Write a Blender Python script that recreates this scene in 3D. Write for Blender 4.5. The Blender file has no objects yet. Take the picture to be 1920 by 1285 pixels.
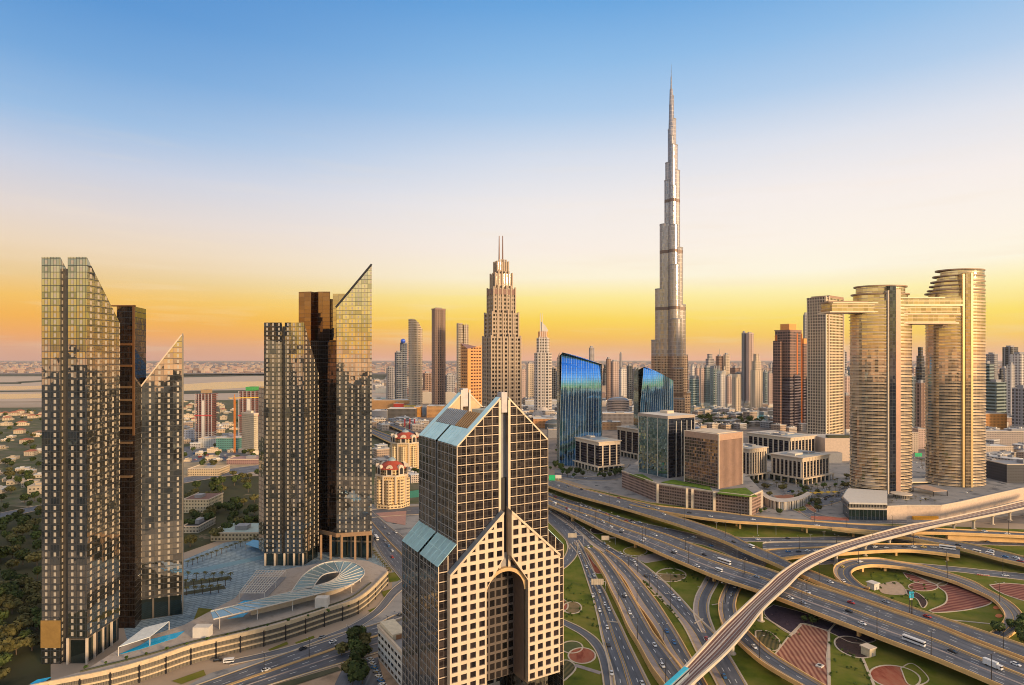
import bpy, bmesh, math, random
from mathutils import Vector
R = math.radians
random.seed(7)
SC = bpy.context.scene
COL = SC.collection
# ------------------------------------------------------------------ camera
H, F, U0, V0 = 168.0, 1150.0, 960.0, 672.0      # eye height, focal length and principal point in photo pixels
cam = bpy.data.cameras.new('camera')
cam.sensor_width = 36.0
cam.lens = F / 1920 * 36
cam.shift_y = (V0 - 642.5) / 1920
cam.clip_start, cam.clip_end = 1.0, 200000.0
co = bpy.data.objects.new('camera', cam); COL.objects.link(co)
co.location = (0, 0, H); co.rotation_euler = (R(90), 0, 0)
SC.camera = co
# ------------------------------------------------------------------ sky
SUN_EL, SUN_AZ = R(12), R(130)                     # azimuth from +Y (view axis) clockwise
w = bpy.data.worlds.new('World'); SC.world = w; w.use_nodes = True
nt = w.node_tree; nt.nodes.clear()
def N(tree, t, **k):
    n = tree.nodes.new(t)
    for a, b in k.items(): setattr(n, a, b)
    return n
def lin(c):
    return tuple(((x/255)/12.92 if x/255 <= .04045 else ((x/255+.055)/1.055)**2.4) for x in c) + (1,)
out = N(nt, 'ShaderNodeOutputWorld'); bg = N(nt, 'ShaderNodeBackground')
sky = N(nt, 'ShaderNodeTexSky', sky_type='NISHITA', sun_disc=False)
sky.sun_elevation = SUN_EL; sky.sun_rotation = SUN_AZ; sky.air_density = 1.0; sky.dust_density = 2.0
tc = N(nt, 'ShaderNodeTexCoord'); sep = N(nt, 'ShaderNodeSeparateXYZ')
nt.links.new(tc.outputs['Generated'], sep.inputs[0])
def M(tree, op, a, b=None, c=None, clamp=False):
    n = N(tree, 'ShaderNodeMath', operation=op); n.use_clamp = clamp
    for i, v in enumerate((a, b, c)):
        if v is None: continue
        if isinstance(v, (int, float)): n.inputs[i].default_value = v
        else: tree.links.new(v, n.inputs[i])
    return n.outputs[0]
X, Y, Z = sep.outputs
hyp = M(nt, 'SQRT', M(nt, 'ADD', M(nt, 'MULTIPLY', X, X), M(nt, 'MULTIPLY', Y, Y)))
tane = M(nt, 'DIVIDE', Z, M(nt, 'MAXIMUM', hyp, .001))
side = M(nt, 'DIVIDE', X, M(nt, 'MAXIMUM', hyp, .001))
t = M(nt, 'DIVIDE', tane, 0.65, clamp=True)
def ramp(stops):
    r = N(nt, 'ShaderNodeValToRGB'); cr = r.color_ramp; cr.interpolation = 'LINEAR'
    while len(cr.elements) > 1: cr.elements.remove(cr.elements[-1])
    for i, (p, c) in enumerate(stops):
        e = cr.elements[0] if i == 0 else cr.elements.new(p)
        e.position = p; e.color = lin(c)
    nt.links.new(t, r.inputs[0]); return r.outputs[0]
SKY_MID = ramp([(0, (250,178,140)), (.02, (254,180,104)), (.05, (255,192,62)), (.095, (255,214,66)), (.15, (255,234,140)),
                (.20, (254,243,212)), (.27, (250,238,226)), (.38, (240,234,232)), (.50, (214,221,234)), (.62, (168,200,233)),
                (.74, (138,185,229)), (.88, (105,165,221)), (1, (84,150,214))])
SKY_LEFT = ramp([(0, (226,160,134)), (.025, (238,162,112)), (.05, (246,166,80)), (.085, (248,176,54)), (.125, (245,190,84)),
                 (.17, (235,200,140)), (.23, (236,212,182)), (.30, (226,213,206)), (.40, (198,205,222)), (.50, (150,186,224)),
                 (.62, (112,164,216)), (.75, (84,146,208)), (1, (64,128,198))])
SKY_BACK = ramp([(0, (250,190,140)), (.02, (255,190,104)), (.06, (255,204,100)), (.13, (255,222,134)), (.22, (250,234,190)), (.34, (228,232,236)),
                 (.5, (178,208,238)), (.7, (120,174,226)), (1, (92,156,216))])
SKY_RIGHT = ramp([(0, (252,182,140)), (.02, (255,190,108)), (.05, (255,206,76)), (.095, (255,226,96)), (.15, (255,241,172)), (.20, (255,247,224)), (.27, (253,243,230)), (.38, (246,238,234)),
                  (.50, (222,226,236)), (.62, (176,204,234)), (.74, (142,187,230)), (.88, (107,166,222)), (1, (84,150,214))])
f = N(nt, 'ShaderNodeMapRange', interpolation_type='SMOOTHSTEP')
f.inputs['From Min'].default_value = -.66; f.inputs['From Max'].default_value = .12
nt.links.new(side, f.inputs['Value'])
mx = N(nt, 'ShaderNodeMixRGB'); nt.links.new(f.outputs[0], mx.inputs[0])
nt.links.new(SKY_LEFT, mx.inputs[1]); nt.links.new(SKY_MID, mx.inputs[2])
f3 = N(nt, 'ShaderNodeMapRange', interpolation_type='SMOOTHSTEP'); f3.inputs['From Min'].default_value = .02; f3.inputs['From Max'].default_value = .5; nt.links.new(side, f3.inputs['Value'])
m3 = N(nt, 'ShaderNodeMixRGB'); nt.links.new(f3.outputs[0], m3.inputs[0]); nt.links.new(mx.outputs[0], m3.inputs[1]); nt.links.new(SKY_RIGHT, m3.inputs[2]); mx = m3
# the half of the sky behind the viewer, where the sun stands, is boosted to add fill light
fb = N(nt, 'ShaderNodeMapRange', interpolation_type='SMOOTHSTEP')
fb.inputs['From Min'].default_value = .25; fb.inputs['From Max'].default_value = -.45
nt.links.new(M(nt, 'DIVIDE', Y, M(nt, 'MAXIMUM', hyp, .001)), fb.inputs['Value'])
bk = N(nt, 'ShaderNodeMixRGB', blend_type='MULTIPLY'); bk.inputs[0].default_value = 1; nt.links.new(SKY_BACK, bk.inputs[1]); bk.inputs[2].default_value = (1.62,1.56,1.5,1)
mb_ = N(nt, 'ShaderNodeMixRGB'); nt.links.new(fb.outputs[0], mb_.inputs[0]); nt.links.new(mx.outputs[0], mb_.inputs[1]); nt.links.new(bk.outputs[0], mb_.inputs[2])
mx = mb_
# thin streaks of high cloud low over the horizon
cm = N(nt, 'ShaderNodeMapping'); cm.inputs['Scale'].default_value = (2.5, 2.5, 34)
nz = N(nt, 'ShaderNodeTexNoise'); nz.inputs['Scale'].default_value = 2.2; nz.inputs['Detail'].default_value = 5
nt.links.new(tc.outputs['Generated'], cm.inputs[0]); nt.links.new(cm.outputs[0], nz.inputs[0])
st = N(nt, 'ShaderNodeMapRange'); st.inputs['From Min'].default_value = .52; st.inputs['From Max'].default_value = .8
st.inputs['To Max'].default_value = .42; nt.links.new(nz.outputs[0], st.inputs['Value'])
win = M(nt, 'MULTIPLY', st.outputs[0], M(nt, 'SUBTRACT', 1, M(nt, 'MULTIPLY', tane, 2.6), clamp=True))
cl = N(nt, 'ShaderNodeMixRGB'); nt.links.new(win, cl.inputs[0]); nt.links.new(mx.outputs[0], cl.inputs[1])
cl.inputs[2].default_value = lin((246, 226, 196))
# unseen overhead sky blended to a warm pale tone, added as fill light
vl = N(nt, 'ShaderNodeMapRange', interpolation_type='SMOOTHSTEP'); vl.inputs['From Min'].default_value = .66; vl.inputs['From Max'].default_value = 1.05
nt.links.new(tane, vl.inputs['Value']); vc = N(nt, 'ShaderNodeMixRGB'); nt.links.new(vl.outputs[0], vc.inputs[0]); nt.links.new(cl.outputs[0], vc.inputs[1]); vc.inputs[2].default_value = (.78,.66,.56,1); cl = vc
sm = N(nt, 'ShaderNodeMixRGB', blend_type='ADD'); sm.inputs[0].default_value = .008
nt.links.new(cl.outputs[0], sm.inputs[1]); nt.links.new(sky.outputs[0], sm.inputs[2])
nt.links.new(sm.outputs[0], bg.inputs[0]); bg.inputs[1].default_value = 1.0
nt.links.new(bg.outputs[0], out.inputs[0])
# ------------------------------------------------------------------ sun
sl = bpy.data.lights.new('sun', 'SUN'); sl.energy = 5.0; sl.angle = R(10); sl.color = (1.0, .70, .40)
so = bpy.data.objects.new('sun', sl); COL.objects.link(so)
sd = Vector((math.sin(SUN_AZ)*math.cos(SUN_EL), math.cos(SUN_AZ)*math.cos(SUN_EL), math.sin(SUN_EL)))
so.rotation_euler = sd.to_track_quat('Z', 'Y').to_euler(); so.location = (300, -300, 900)
SC.view_settings.view_transform = 'Standard'; SC.view_settings.look = 'None'
SC.view_settings.exposure = 0.0; SC.view_settings.gamma = 1.0
SC.render.engine = 'CYCLES'
SC.cycles.use_denoising = True; SC.cycles.filter_width = 1.0
SC.cycles.max_bounces = 5; SC.cycles.diffuse_bounces = 2; SC.cycles.glossy_bounces = 3
SC.cycles.transmission_bounces = 1; SC.cycles.volume_bounces = 0
SC.cycles.use_adaptive_sampling = True; SC.cycles.adaptive_threshold = 0.01
SC.cycles.caustics_reflective = False; SC.cycles.caustics_refractive = False
# ------------------------------------------------------------------ helpers
def P(u, v, z=0.0):
    """point of the horizontal plane at height z, from photo pixel"""
    d = (H - z) * F / (v - V0)
    return ((u - U0) * d / F, d)
def px(u, d): return (u - U0) * d / F
def zat(v, d): return H - (v - V0) * d / F
def Q(u, v, d): return (px(u, d), d, zat(v, d))
class MB:
    def __init__(s): s.v, s.f, s.uv, s.m = [], [], [], []
    def face(s, pts, uv=None, m=0):
        b = len(s.v); s.v += [tuple(p) for p in pts]; s.f.append(tuple(range(b, b+len(pts))))
        s.uv.append(uv if uv else [(p[0], p[1]) for p in pts]); s.m.append(m)
    def wall(s, a, b, z0, z1, u0=0.0, m=0, z1b=None, zr=0.0):
        L = math.hypot(b[0]-a[0], b[1]-a[1]); zb = z1 if z1b is None else z1b
        s.face([(a[0],a[1],z0),(b[0],b[1],z0),(b[0],b[1],zb),(a[0],a[1],z1)],
               [(u0,z0-zr),(u0+L,z0-zr),(u0+L,zb-zr),(u0,z1-zr)], m)
        return u0+L
    def prism(s, poly, z0, z1, m=0, mt=None, bottom=False, tops=None, zr=0.0):
        """upright prism over a CCW polygon; tops = a height per corner"""
        n = len(poly); u = 0.0
        tp = tops or [z1]*n
        for i in range(n):
            j = (i+1) % n
            u = s.wall(poly[i], poly[j], z0, tp[i], u, m, tp[j], zr)
        s.face([(p[0],p[1],tp[i]) for i, p in enumerate(poly)], None, m if mt is None else mt)
        if bottom: s.face([(p[0],p[1],z0) for p in reversed(poly)], None, m if mt is None else mt)
    def box(s, x0, y0, z0, x1, y1, z1, m=0, mt=None, bottom=True):
        s.prism([(x0,y0),(x1,y0),(x1,y1),(x0,y1)], z0, z1, m, mt, bottom)
    def obox(s, o, a, b, s0, s1, t0, t1, z0, z1, m=0, mt=None, bottom=True):
        """box in a frame: origin o, axes a and b"""
        c = [(s0,t0),(s1,t0),(s1,t1),(s0,t1)]
        s.prism([(o[0]+a[0]*p+b[0]*q, o[1]+a[1]*p+b[1]*q) for p, q in c], z0, z1, m, mt, bottom)
    def bar(s, p, q, w, h=None, m=0):
        p, q = Vector(p), Vector(q); d = (q-p)
        if d.length < 1e-6: return
        d.normalize(); up = Vector((0,0,1)) if abs(d.z) < .95 else Vector((0,1,0))
        x = d.cross(up).normalized()*(w/2); y = x.cross(d).normalized()*((h or w)/2)
        A = [p-x-y, p+x-y, p+x+y, p-x+y]; B = [q-x-y, q+x-y, q+x+y, q-x+y]
        for i in range(4):
            j = (i+1) % 4; s.face([A[i], B[i], B[j], A[j]], None, m)
        s.face(A, None, m); s.face(B[::-1], None, m)
    def tube(s, p, q, r0, r1=None, n=8, m=0):
        p, q = Vector(p), Vector(q); d = (q-p).normalized(); r1 = r0 if r1 is None else r1
        up = Vector((0,0,1)) if abs(d.z) < .95 else Vector((0,1,0)); x = d.cross(up).normalized(); y = d.cross(x)
        L = (q-p).length
        for i in range(n):
            a0, a1 = 2*math.pi*i/n, 2*math.pi*(i+1)/n
            c = lambda a, r, o: o + (x*math.cos(a)+y*math.sin(a))*r
            s.face([c(a1,r0,p), c(a0,r0,p), c(a0,r1,q), c(a1,r1,q)],
                   [(a1*r0,0),(a0*r0,0),(a0*r0,L),(a1*r0,L)], m)
        s.face([q+(x*math.cos(-2*math.pi*i/n)+y*math.sin(-2*math.pi*i/n))*r1 for i in range(n)], None, m)
    def lathe(s, c, prof, n=20, m=0, sx=1.0, sy=1.0):
        """prof = [(radius, z)...] going up round the axis at c"""
        for (r0, z0), (r1, z1) in zip(prof, prof[1:]):
            for i in range(n):
                a0, a1 = 2*math.pi*i/n, 2*math.pi*(i+1)/n
                g = lambda a, r, z: (c[0]+math.cos(a)*r*sx, c[1]+math.sin(a)*r*sy, z)
                rr = max(r0, r1)
                s.face([g(a0,r0,z0), g(a1,r0,z0), g(a1,r1,z1), g(a0,r1,z1)],
                       [(a0*rr,z0),(a1*rr,z0),(a1*rr,z1),(a0*rr,z1)], m)
    def build(s, name, mats, parent=None, o=None, smooth=False):
        if o is None: o = parent.location if parent is not None else (0,0,0)
        if parent is not None and parent.parent is not None: o = parent.parent.location
        me = bpy.data.meshes.new(name)
        me.from_pydata([(p[0]-o[0], p[1]-o[1], p[2]-o[2]) for p in s.v], [], s.f)
        ul = me.uv_layers.new(name='UVMap'); k = 0; fl = []
        for uv in s.uv:
            for q in uv: fl += [q[0], q[1]]
        ul.data.foreach_set('uv', fl)
        if not isinstance(mats, (list, tuple)): mats = [mats]
        for mm in mats: me.materials.append(mm)
        me.polygons.foreach_set('material_index', s.m)
        if smooth: me.polygons.foreach_set('use_smooth', [True]*len(s.f))
        if smooth:
            bm = bmesh.new(); bm.from_mesh(me); bmesh.ops.remove_doubles(bm, verts=bm.verts, dist=.01); bm.to_mesh(me); bm.free()
        ob = bpy.data.objects.new(name, me); COL.objects.link(ob)
        if parent is not None: ob.parent = parent
        else: ob.location = o
        return ob
def tag(o, label=None, cat=None, group=None, kind=None):
    if label: o['label'] = label
    if cat: o['category'] = cat
    if group: o['group'] = group
    if kind: o['kind'] = kind
    return o
def thing(name, label, cat, loc=(0,0,0), group=None):
    o = bpy.data.objects.new(name, None); COL.objects.link(o); o.location = loc
    o.empty_display_size = 1
    return tag(o, label, cat, group)
def dup(root, loc, rz=0, sc=1.0, label=None, group=None, szz=None):
    r = root.copy(); COL.objects.link(r); r.location = loc; r.rotation_euler = (0,0,rz); r.scale = (sc,sc,szz or sc)
    if label: r['label'] = label
    if group: r['group'] = group
    for ch in root.children:
        c = ch.copy(); COL.objects.link(c); c.parent = r
        for g in ch.children:
            d = g.copy(); COL.objects.link(d); d.parent = c
    return r
def struct(name, mb, mat): return tag(mb.build(name, mat), kind='structure')
ORD = ['first','second','third','fourth','fifth','sixth','seventh','eighth','ninth','tenth','eleventh','twelfth','thirteenth',
       'fourteenth','fifteenth','sixteenth','seventeenth','eighteenth','nineteenth','twentieth']
def ordinal(i): return ORD[i] if i < len(ORD) else '%dth' % (i+1)
def scr(p): return U0 + F*p[0]/max(p[1], 1)
def number(objs, text):
    """labels of look-alikes: their place, counted from the left of the photo"""
    objs = sorted(objs, key=lambda o: scr(o.location))
    for i, o in enumerate(objs):
        o['label'] = text if len(objs) == 1 else text + ', ' + ('leftmost' if i == 0 else ordinal(i) + ' from left')
# ------------------------------------------------------------------ materials
MATS = {}
def base(name):
    m = bpy.data.materials.new(name); m.use_nodes = True; t = m.node_tree; t.nodes.clear()
    o = N(t, 'ShaderNodeOutputMaterial'); b = N(t, 'ShaderNodeBsdfPrincipled'); t.links.new(b.outputs[0], o.inputs[0])
    return m, t, b
def plain(name, c, rough=.7, metal=0.0, var=.18, scale=.4, spec=.35):
    """one colour with a weathered variation in world space"""
    if name in MATS: return MATS[name]
    m, t, b = base(name)
    g = N(t, 'ShaderNodeNewGeometry'); n = N(t, 'ShaderNodeTexNoise'); n.inputs['Scale'].default_value = scale
    n.inputs['Detail'].default_value = 6; n.inputs['Roughness'].default_value = .65
    t.links.new(g.outputs['Position'], n.inputs['Vector'])
    mr = N(t, 'ShaderNodeMapRange'); mr.inputs['From Min'].default_value = .25; mr.inputs['From Max'].default_value = .75
    mr.inputs['To Min'].default_value = 1-var; mr.inputs['To Max'].default_value = 1+var
    t.links.new(n.outputs[0], mr.inputs['Value'])
    mm = N(t, 'ShaderNodeMixRGB', blend_type='MULTIPLY'); mm.inputs[0].default_value = 1
    mm.inputs[1].default_value = (*c, 1); t.links.new(mr.outputs[0], mm.inputs[2])
    t.links.new(mm.outputs[0], b.inputs['Base Color'])
    b.inputs['Roughness'].default_value = rough; b.inputs['Metallic'].default_value = metal
    b.inputs['Specular IOR Level'].default_value = spec
    MATS[name] = m; return m
def facade(name, wall, g1, g2, pw=3.5, ph=3.6, mw=.12, lo=.1, hi=.2, wr=.6, wm=0.0, gr=.06, gm=.8, jit=.02, off=0.0,
           panel=None, blank=0.0, bands=None, mull=None):
    """wall with a grid of panes: UV is in metres. Each pane has its own tint and a slight tilt."""
    if name in MATS: return MATS[name]
    m, t, b = base(name)
    uv = N(t, 'ShaderNodeUVMap'); s = N(t, 'ShaderNodeSeparateXYZ'); t.links.new(uv.outputs[0], s.inputs[0])
    uu = M(t, 'DIVIDE', M(t, 'ADD', s.outputs[0], off), pw); vv = M(t, 'DIVIDE', s.outputs[1], ph)
    fu, fv = M(t, 'FRACT', uu), M(t, 'FRACT', vv)
    cb = N(t, 'ShaderNodeCombineXYZ'); t.links.new(M(t, 'FLOOR', uu), cb.inputs[0]); t.links.new(M(t, 'FLOOR', vv), cb.inputs[1])
    wn = N(t, 'ShaderNodeTexWhiteNoise', noise_dimensions='3D'); t.links.new(cb.outputs[0], wn.inputs['Vector'])
    a = M(t, 'MULTIPLY', M(t, 'GREATER_THAN', fu, mw), M(t, 'LESS_THAN', fu, 1-mw))
    c = M(t, 'MULTIPLY', M(t, 'GREATER_THAN', fv, lo), M(t, 'LESS_THAN', fv, 1-hi))
    mask = M(t, 'MULTIPLY', a, c)
    if mull:      # a finer pane division inside the bay
        f2 = M(t, 'FRACT', M(t, 'MULTIPLY', uu, mull)); mask = M(t, 'MULTIPLY', mask, M(t, 'GREATER_THAN', f2, .1))
    if blank: mask = M(t, 'MULTIPLY', mask, M(t, 'GREATER_THAN', wn.outputs[0], blank))
    gm_ = N(t, 'ShaderNodeMixRGB'); t.links.new(wn.outputs[0], gm_.inputs[0])
    gm_.inputs[1].default_value = (*g1, 1); gm_.inputs[2].default_value = (*g2, 1)
    ge = N(t, 'ShaderNodeNewGeometry'); no = N(t, 'ShaderNodeTexNoise'); no.inputs['Scale'].default_value = .12
    no.inputs['Detail'].default_value = 4; t.links.new(ge.outputs['Position'], no.inputs['Vector'])
    vr = N(t, 'ShaderNodeMapRange'); vr.inputs['To Min'].default_value = .78; vr.inputs['To Max'].default_value = 1.2
    t.links.new(no.outputs[0], vr.inputs['Value'])
    wc = N(t, 'ShaderNodeMixRGB', blend_type='MULTIPLY'); wc.inputs[0].default_value = 1
    wc.inputs[1].default_value = (*wall, 1); t.links.new(vr.outputs[0], wc.inputs[2])
    wout = wc.outputs[0]
    if panel:     # (colour, u0, u1, v0, v1): opaque panel set in the pane
        pc, p0, p1, q0, q1 = panel
        pm = M(t, 'MULTIPLY', M(t, 'MULTIPLY', M(t, 'GREATER_THAN', fu, p0), M(t, 'LESS_THAN', fu, p1)),
               M(t, 'MULTIPLY', M(t, 'GREATER_THAN', fv, q0), M(t, 'LESS_THAN', fv, q1)))
        pm = M(t, 'MULTIPLY', pm, M(t, 'GREATER_THAN', wn.outputs[0], .04))
        mask = M(t, 'MULTIPLY', mask, M(t, 'SUBTRACT', 1, pm))
        x = N(t, 'ShaderNodeMixRGB'); t.links.new(pm, x.inputs[0]); t.links.new(wout, x.inputs[1])
        x.inputs[2].default_value = (*pc, 1); wout = x.outputs[0]
    if bands:     # (colour, [(z0, z1)...]): plant-room storeys of another cladding
        bc, zs = bands; sep = N(t, 'ShaderNodeSeparateXYZ'); t.links.new(ge.outputs['Position'], sep.inputs[0]); bm_ = 0.0
        for z0, z1 in zs:
            q = M(t, 'MULTIPLY', M(t, 'GREATER_THAN', sep.outputs[2], z0), M(t, 'LESS_THAN', sep.outputs[2], z1))
            bm_ = M(t, 'ADD', q, bm_)
        mask = M(t, 'MULTIPLY', mask, M(t, 'SUBTRACT', 1, bm_))
        x = N(t, 'ShaderNodeMixRGB'); t.links.new(bm_, x.inputs[0]); t.links.new(wout, x.inputs[1])
        x.inputs[2].default_value = (*bc, 1); wout = x.outputs[0]
    fc = N(t, 'ShaderNodeMixRGB'); t.links.new(mask, fc.inputs[0]); t.links.new(wout, fc.inputs[1])
    t.links.new(gm_.outputs[0], fc.inputs[2]); t.links.new(fc.outputs[0], b.inputs['Base Color'])
    def mixv(p, q):
        k = N(t, 'ShaderNodeMapRange'); k.inputs['To Min'].default_value = p; k.inputs['To Max'].default_value = q
        t.links.new(mask, k.inputs['Value']); return k.outputs[0]
    t.links.new(mixv(wr, gr), b.inputs['Roughness']); t.links.new(mixv(wm, gm), b.inputs['Metallic'])
    if jit:
        v1 = N(t, 'ShaderNodeVectorMath', operation='SUBTRACT'); t.links.new(wn.outputs['Color'], v1.inputs[0])
        v1.inputs[1].default_value = (.5,.5,.5)
        v2 = N(t, 'ShaderNodeVectorMath', operation='SCALE'); t.links.new(v1.outputs[0], v2.inputs[0]); v2.inputs['Scale'].default_value = jit
        # slow waviness of the glass as well as the pane's own tilt
        v5 = N(t, 'ShaderNodeTexNoise'); v5.inputs['Scale'].default_value = .35; v5.inputs['Detail'].default_value = 2
        t.links.new(ge.outputs['Position'], v5.inputs['Vector'])
        v6 = N(t, 'ShaderNodeVectorMath', operation='SUBTRACT'); t.links.new(v5.outputs['Color'], v6.inputs[0]); v6.inputs[1].default_value = (.5,.5,.5)
        v7 = N(t, 'ShaderNodeVectorMath', operation='SCALE'); t.links.new(v6.outputs[0], v7.inputs[0]); v7.inputs['Scale'].default_value = jit*1.1
        v8 = N(t, 'ShaderNodeVectorMath', operation='ADD'); t.links.new(v2.outputs[0], v8.inputs[0]); t.links.new(v7.outputs[0], v8.inputs[1])
        v3 = N(t, 'ShaderNodeVectorMath', operation='ADD'); t.links.new(ge.outputs['Normal'], v3.inputs[0]); t.links.new(v8.outputs[0], v3.inputs[1])
        v4 = N(t, 'ShaderNodeVectorMath', operation='NORMALIZE'); t.links.new(v3.outputs[0], v4.inputs[0])
        t.links.new(v4.outputs[0], b.inputs['Normal'])
    MATS[name] = m; return m
# ================================================================== GROUND
def ground_mat(name, cols, scale, stretch=(1,1,1), detail=8, rough=.9, contrast=(.35,.65)):
    m, t, b = base(name)
    g = N(t, 'ShaderNodeNewGeometry'); mp = N(t, 'ShaderNodeMapping'); mp.inputs['Scale'].default_value = stretch
    t.links.new(g.outputs['Position'], mp.inputs[0])
    n = N(t, 'ShaderNodeTexNoise'); n.inputs['Scale'].default_value = scale; n.inputs['Detail'].default_value = detail
    n.inputs['Roughness'].default_value = .62; t.links.new(mp.outputs[0], n.inputs['Vector'])
    r = N(t, 'ShaderNodeValToRGB'); cr = r.color_ramp
    while len(cr.elements) > 1: cr.elements.remove(cr.elements[-1])
    for i, c in enumerate(cols):
        e = cr.elements[0] if i == 0 else cr.elements.new(.5)
        e.position = contrast[0] + (contrast[1]-contrast[0])*i/max(1, len(cols)-1); e.color = (*c, 1)
    t.links.new(n.outputs[0], r.inputs[0]); t.links.new(r.outputs[0], b.inputs['Base Color'])
    b.inputs['Roughness'].default_value = rough; b.inputs['Specular IOR Level'].default_value = .2
    MATS[name] = m; return m
def sheet(name, pts, mat, z=.02, kind='structure', label=None, world=False):
    mb = MB(); q = pts if world else [P(u, v, z) for u, v in pts]
    ar = sum(q[i][0]*q[(i+1) % len(q)][1]-q[(i+1) % len(q)][0]*q[i][1] for i in range(len(q)))
    if ar < 0: q = q[::-1]
    mb.face([(x, y, z) for x, y in q])
    o = mb.build(name, mat); tag(o, label, None, None, kind); return o
M_SAND = ground_mat('desert ground', [(.26,.19,.13), (.36,.27,.19), (.20,.17,.12), (.42,.33,.25)], .004, (1,1.6,1))
g = MB(); S = 42000
NX = 12
for i in range(NX):
    for j in range(NX):
        x0, x1 = -S+2*S*i/NX, -S+2*S*(i+1)/NX; y0, y1 = -4000+(S+4000)*j/NX, -4000+(S+4000)*(j+1)/NX
        g.face([(x0,y0,0),(x1,y0,0),(x1,y1,0),(x0,y1,0)])
struct('ground', g, M_SAND)
M_LAWN = ground_mat('mown lawn', [(.040,.062,.004), (.100,.122,.007), (.066,.092,.005), (.190,.160,.030)], .05, contrast=(.3,.7))
M_WOODFLOOR = ground_mat('dry woodland floor', [(.035,.04,.016), (.06,.055,.024), (.16,.12,.07), (.05,.055,.02)], .03)
M_PAVE = ground_mat('pale paving', [(.13,.13,.135), (.25,.24,.23), (.09,.095,.10), (.31,.29,.27)], .06)
M_PLAZA = ground_mat('blue grey plaza paving', [(.22,.30,.34), (.34,.42,.45), (.28,.36,.39)], .05, (1,2,1))
pt_ = M_PLAZA.node_tree; pb_ = next(n for n in pt_.nodes if n.type == 'BSDF_PRINCIPLED'); src_ = pb_.inputs['Base Color'].links[0].from_socket
br_ = N(pt_, 'ShaderNodeTexBrick'); br_.inputs['Scale'].default_value = .09; br_.inputs['Mortar Size'].default_value = .03; br_.inputs['Color1'].default_value = (1,1,1,1); br_.inputs['Color2'].default_value = (.78,.8,.82,1); br_.inputs['Mortar'].default_value = (.5,.52,.55,1)
gp_ = N(pt_, 'ShaderNodeNewGeometry'); mp_ = N(pt_, 'ShaderNodeMapping'); mp_.inputs['Rotation'].default_value = (0,0,R(24)); pt_.links.new(gp_.outputs['Position'], mp_.inputs[0]); pt_.links.new(mp_.outputs[0], br_.inputs['Vector'])
xx_ = N(pt_, 'ShaderNodeMixRGB', blend_type='MULTIPLY'); xx_.inputs[0].default_value = 1; pt_.links.new(src_, xx_.inputs[1]); pt_.links.new(br_.outputs[0], xx_.inputs[2]); pt_.links.new(xx_.outputs[0], pb_.inputs['Base Color'])
M_CITY = ground_mat('city ground', [(.085,.08,.08), (.20,.17,.145), (.05,.058,.04), (.29,.24,.20)], .03)
M_SUB = ground_mat('suburb ground', [(.34,.25,.15), (.07,.085,.03), (.40,.30,.19), (.16,.13,.09)], .022, contrast=(.3,.66))
def road_mat(name, c):
    m = plain(name, c, .75, var=.28, scale=.07); t = m.node_tree; b = next(n for n in t.nodes if n.type == 'BSDF_PRINCIPLED'); src = b.inputs['Base Color'].links[0].from_socket
    uv = N(t, 'ShaderNodeUVMap'); mp = N(t, 'ShaderNodeMapping'); mp.inputs['Scale'].default_value = (.55,.012,1); t.links.new(uv.outputs[0], mp.inputs[0])
    n = N(t, 'ShaderNodeTexNoise'); n.inputs['Scale'].default_value = 1; n.inputs['Detail'].default_value = 4; t.links.new(mp.outputs[0], n.inputs['Vector'])
    mr = N(t, 'ShaderNodeMapRange'); mr.inputs['From Min'].default_value = .3; mr.inputs['From Max'].default_value = .7; mr.inputs['To Min'].default_value = .62; mr.inputs['To Max'].default_value = 1.4; t.links.new(n.outputs[0], mr.inputs['Value'])
    x = N(t, 'ShaderNodeMixRGB', blend_type='MULTIPLY'); x.inputs[0].default_value = 1; t.links.new(src, x.inputs[1]); t.links.new(mr.outputs[0], x.inputs[2]); t.links.new(x.outputs[0], b.inputs['Base Color']); return m
M_ASPH = road_mat('asphalt', (.098,.102,.116))
M_ASPH2 = road_mat('pale asphalt', (.125,.13,.145))
M_CONC = plain('sandstone coloured concrete', (.74,.45,.18), .75, var=.2, scale=.12)
M_CONCP = plain('pale concrete', (.56,.47,.36), .75, var=.13, scale=.2)
M_SHOULD = plain('pink shoulder paving', (.30,.245,.22), .8, var=.2, scale=.3)
M_WHITE = plain('white road paint', (.62,.62,.60), .6, var=.2, scale=1.2)
M_YELL = plain('yellow road paint', (.50,.30,.055), .6, var=.2, scale=1.2)
M_KERB = plain('cream kerb', (.50,.40,.29), .8, var=.12)
M_WATER = None
m, t_, b_ = base('shallow water'); b_.inputs['Base Color'].default_value = (.30,.34,.34,1); b_.inputs['Roughness'].default_value = .12
M_WATER = m
m, t_, b_ = base('turquoise pool water'); b_.inputs['Base Color'].default_value = (.01,.36,.62,1); b_.inputs['Roughness'].default_value = .08
M_POOL = m
m, t_, b_ = base('lagoon water'); b_.inputs['Base Color'].default_value = (.05,.36,.38,1); b_.inputs['Roughness'].default_value = .12
M_LAGOON = m
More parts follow.
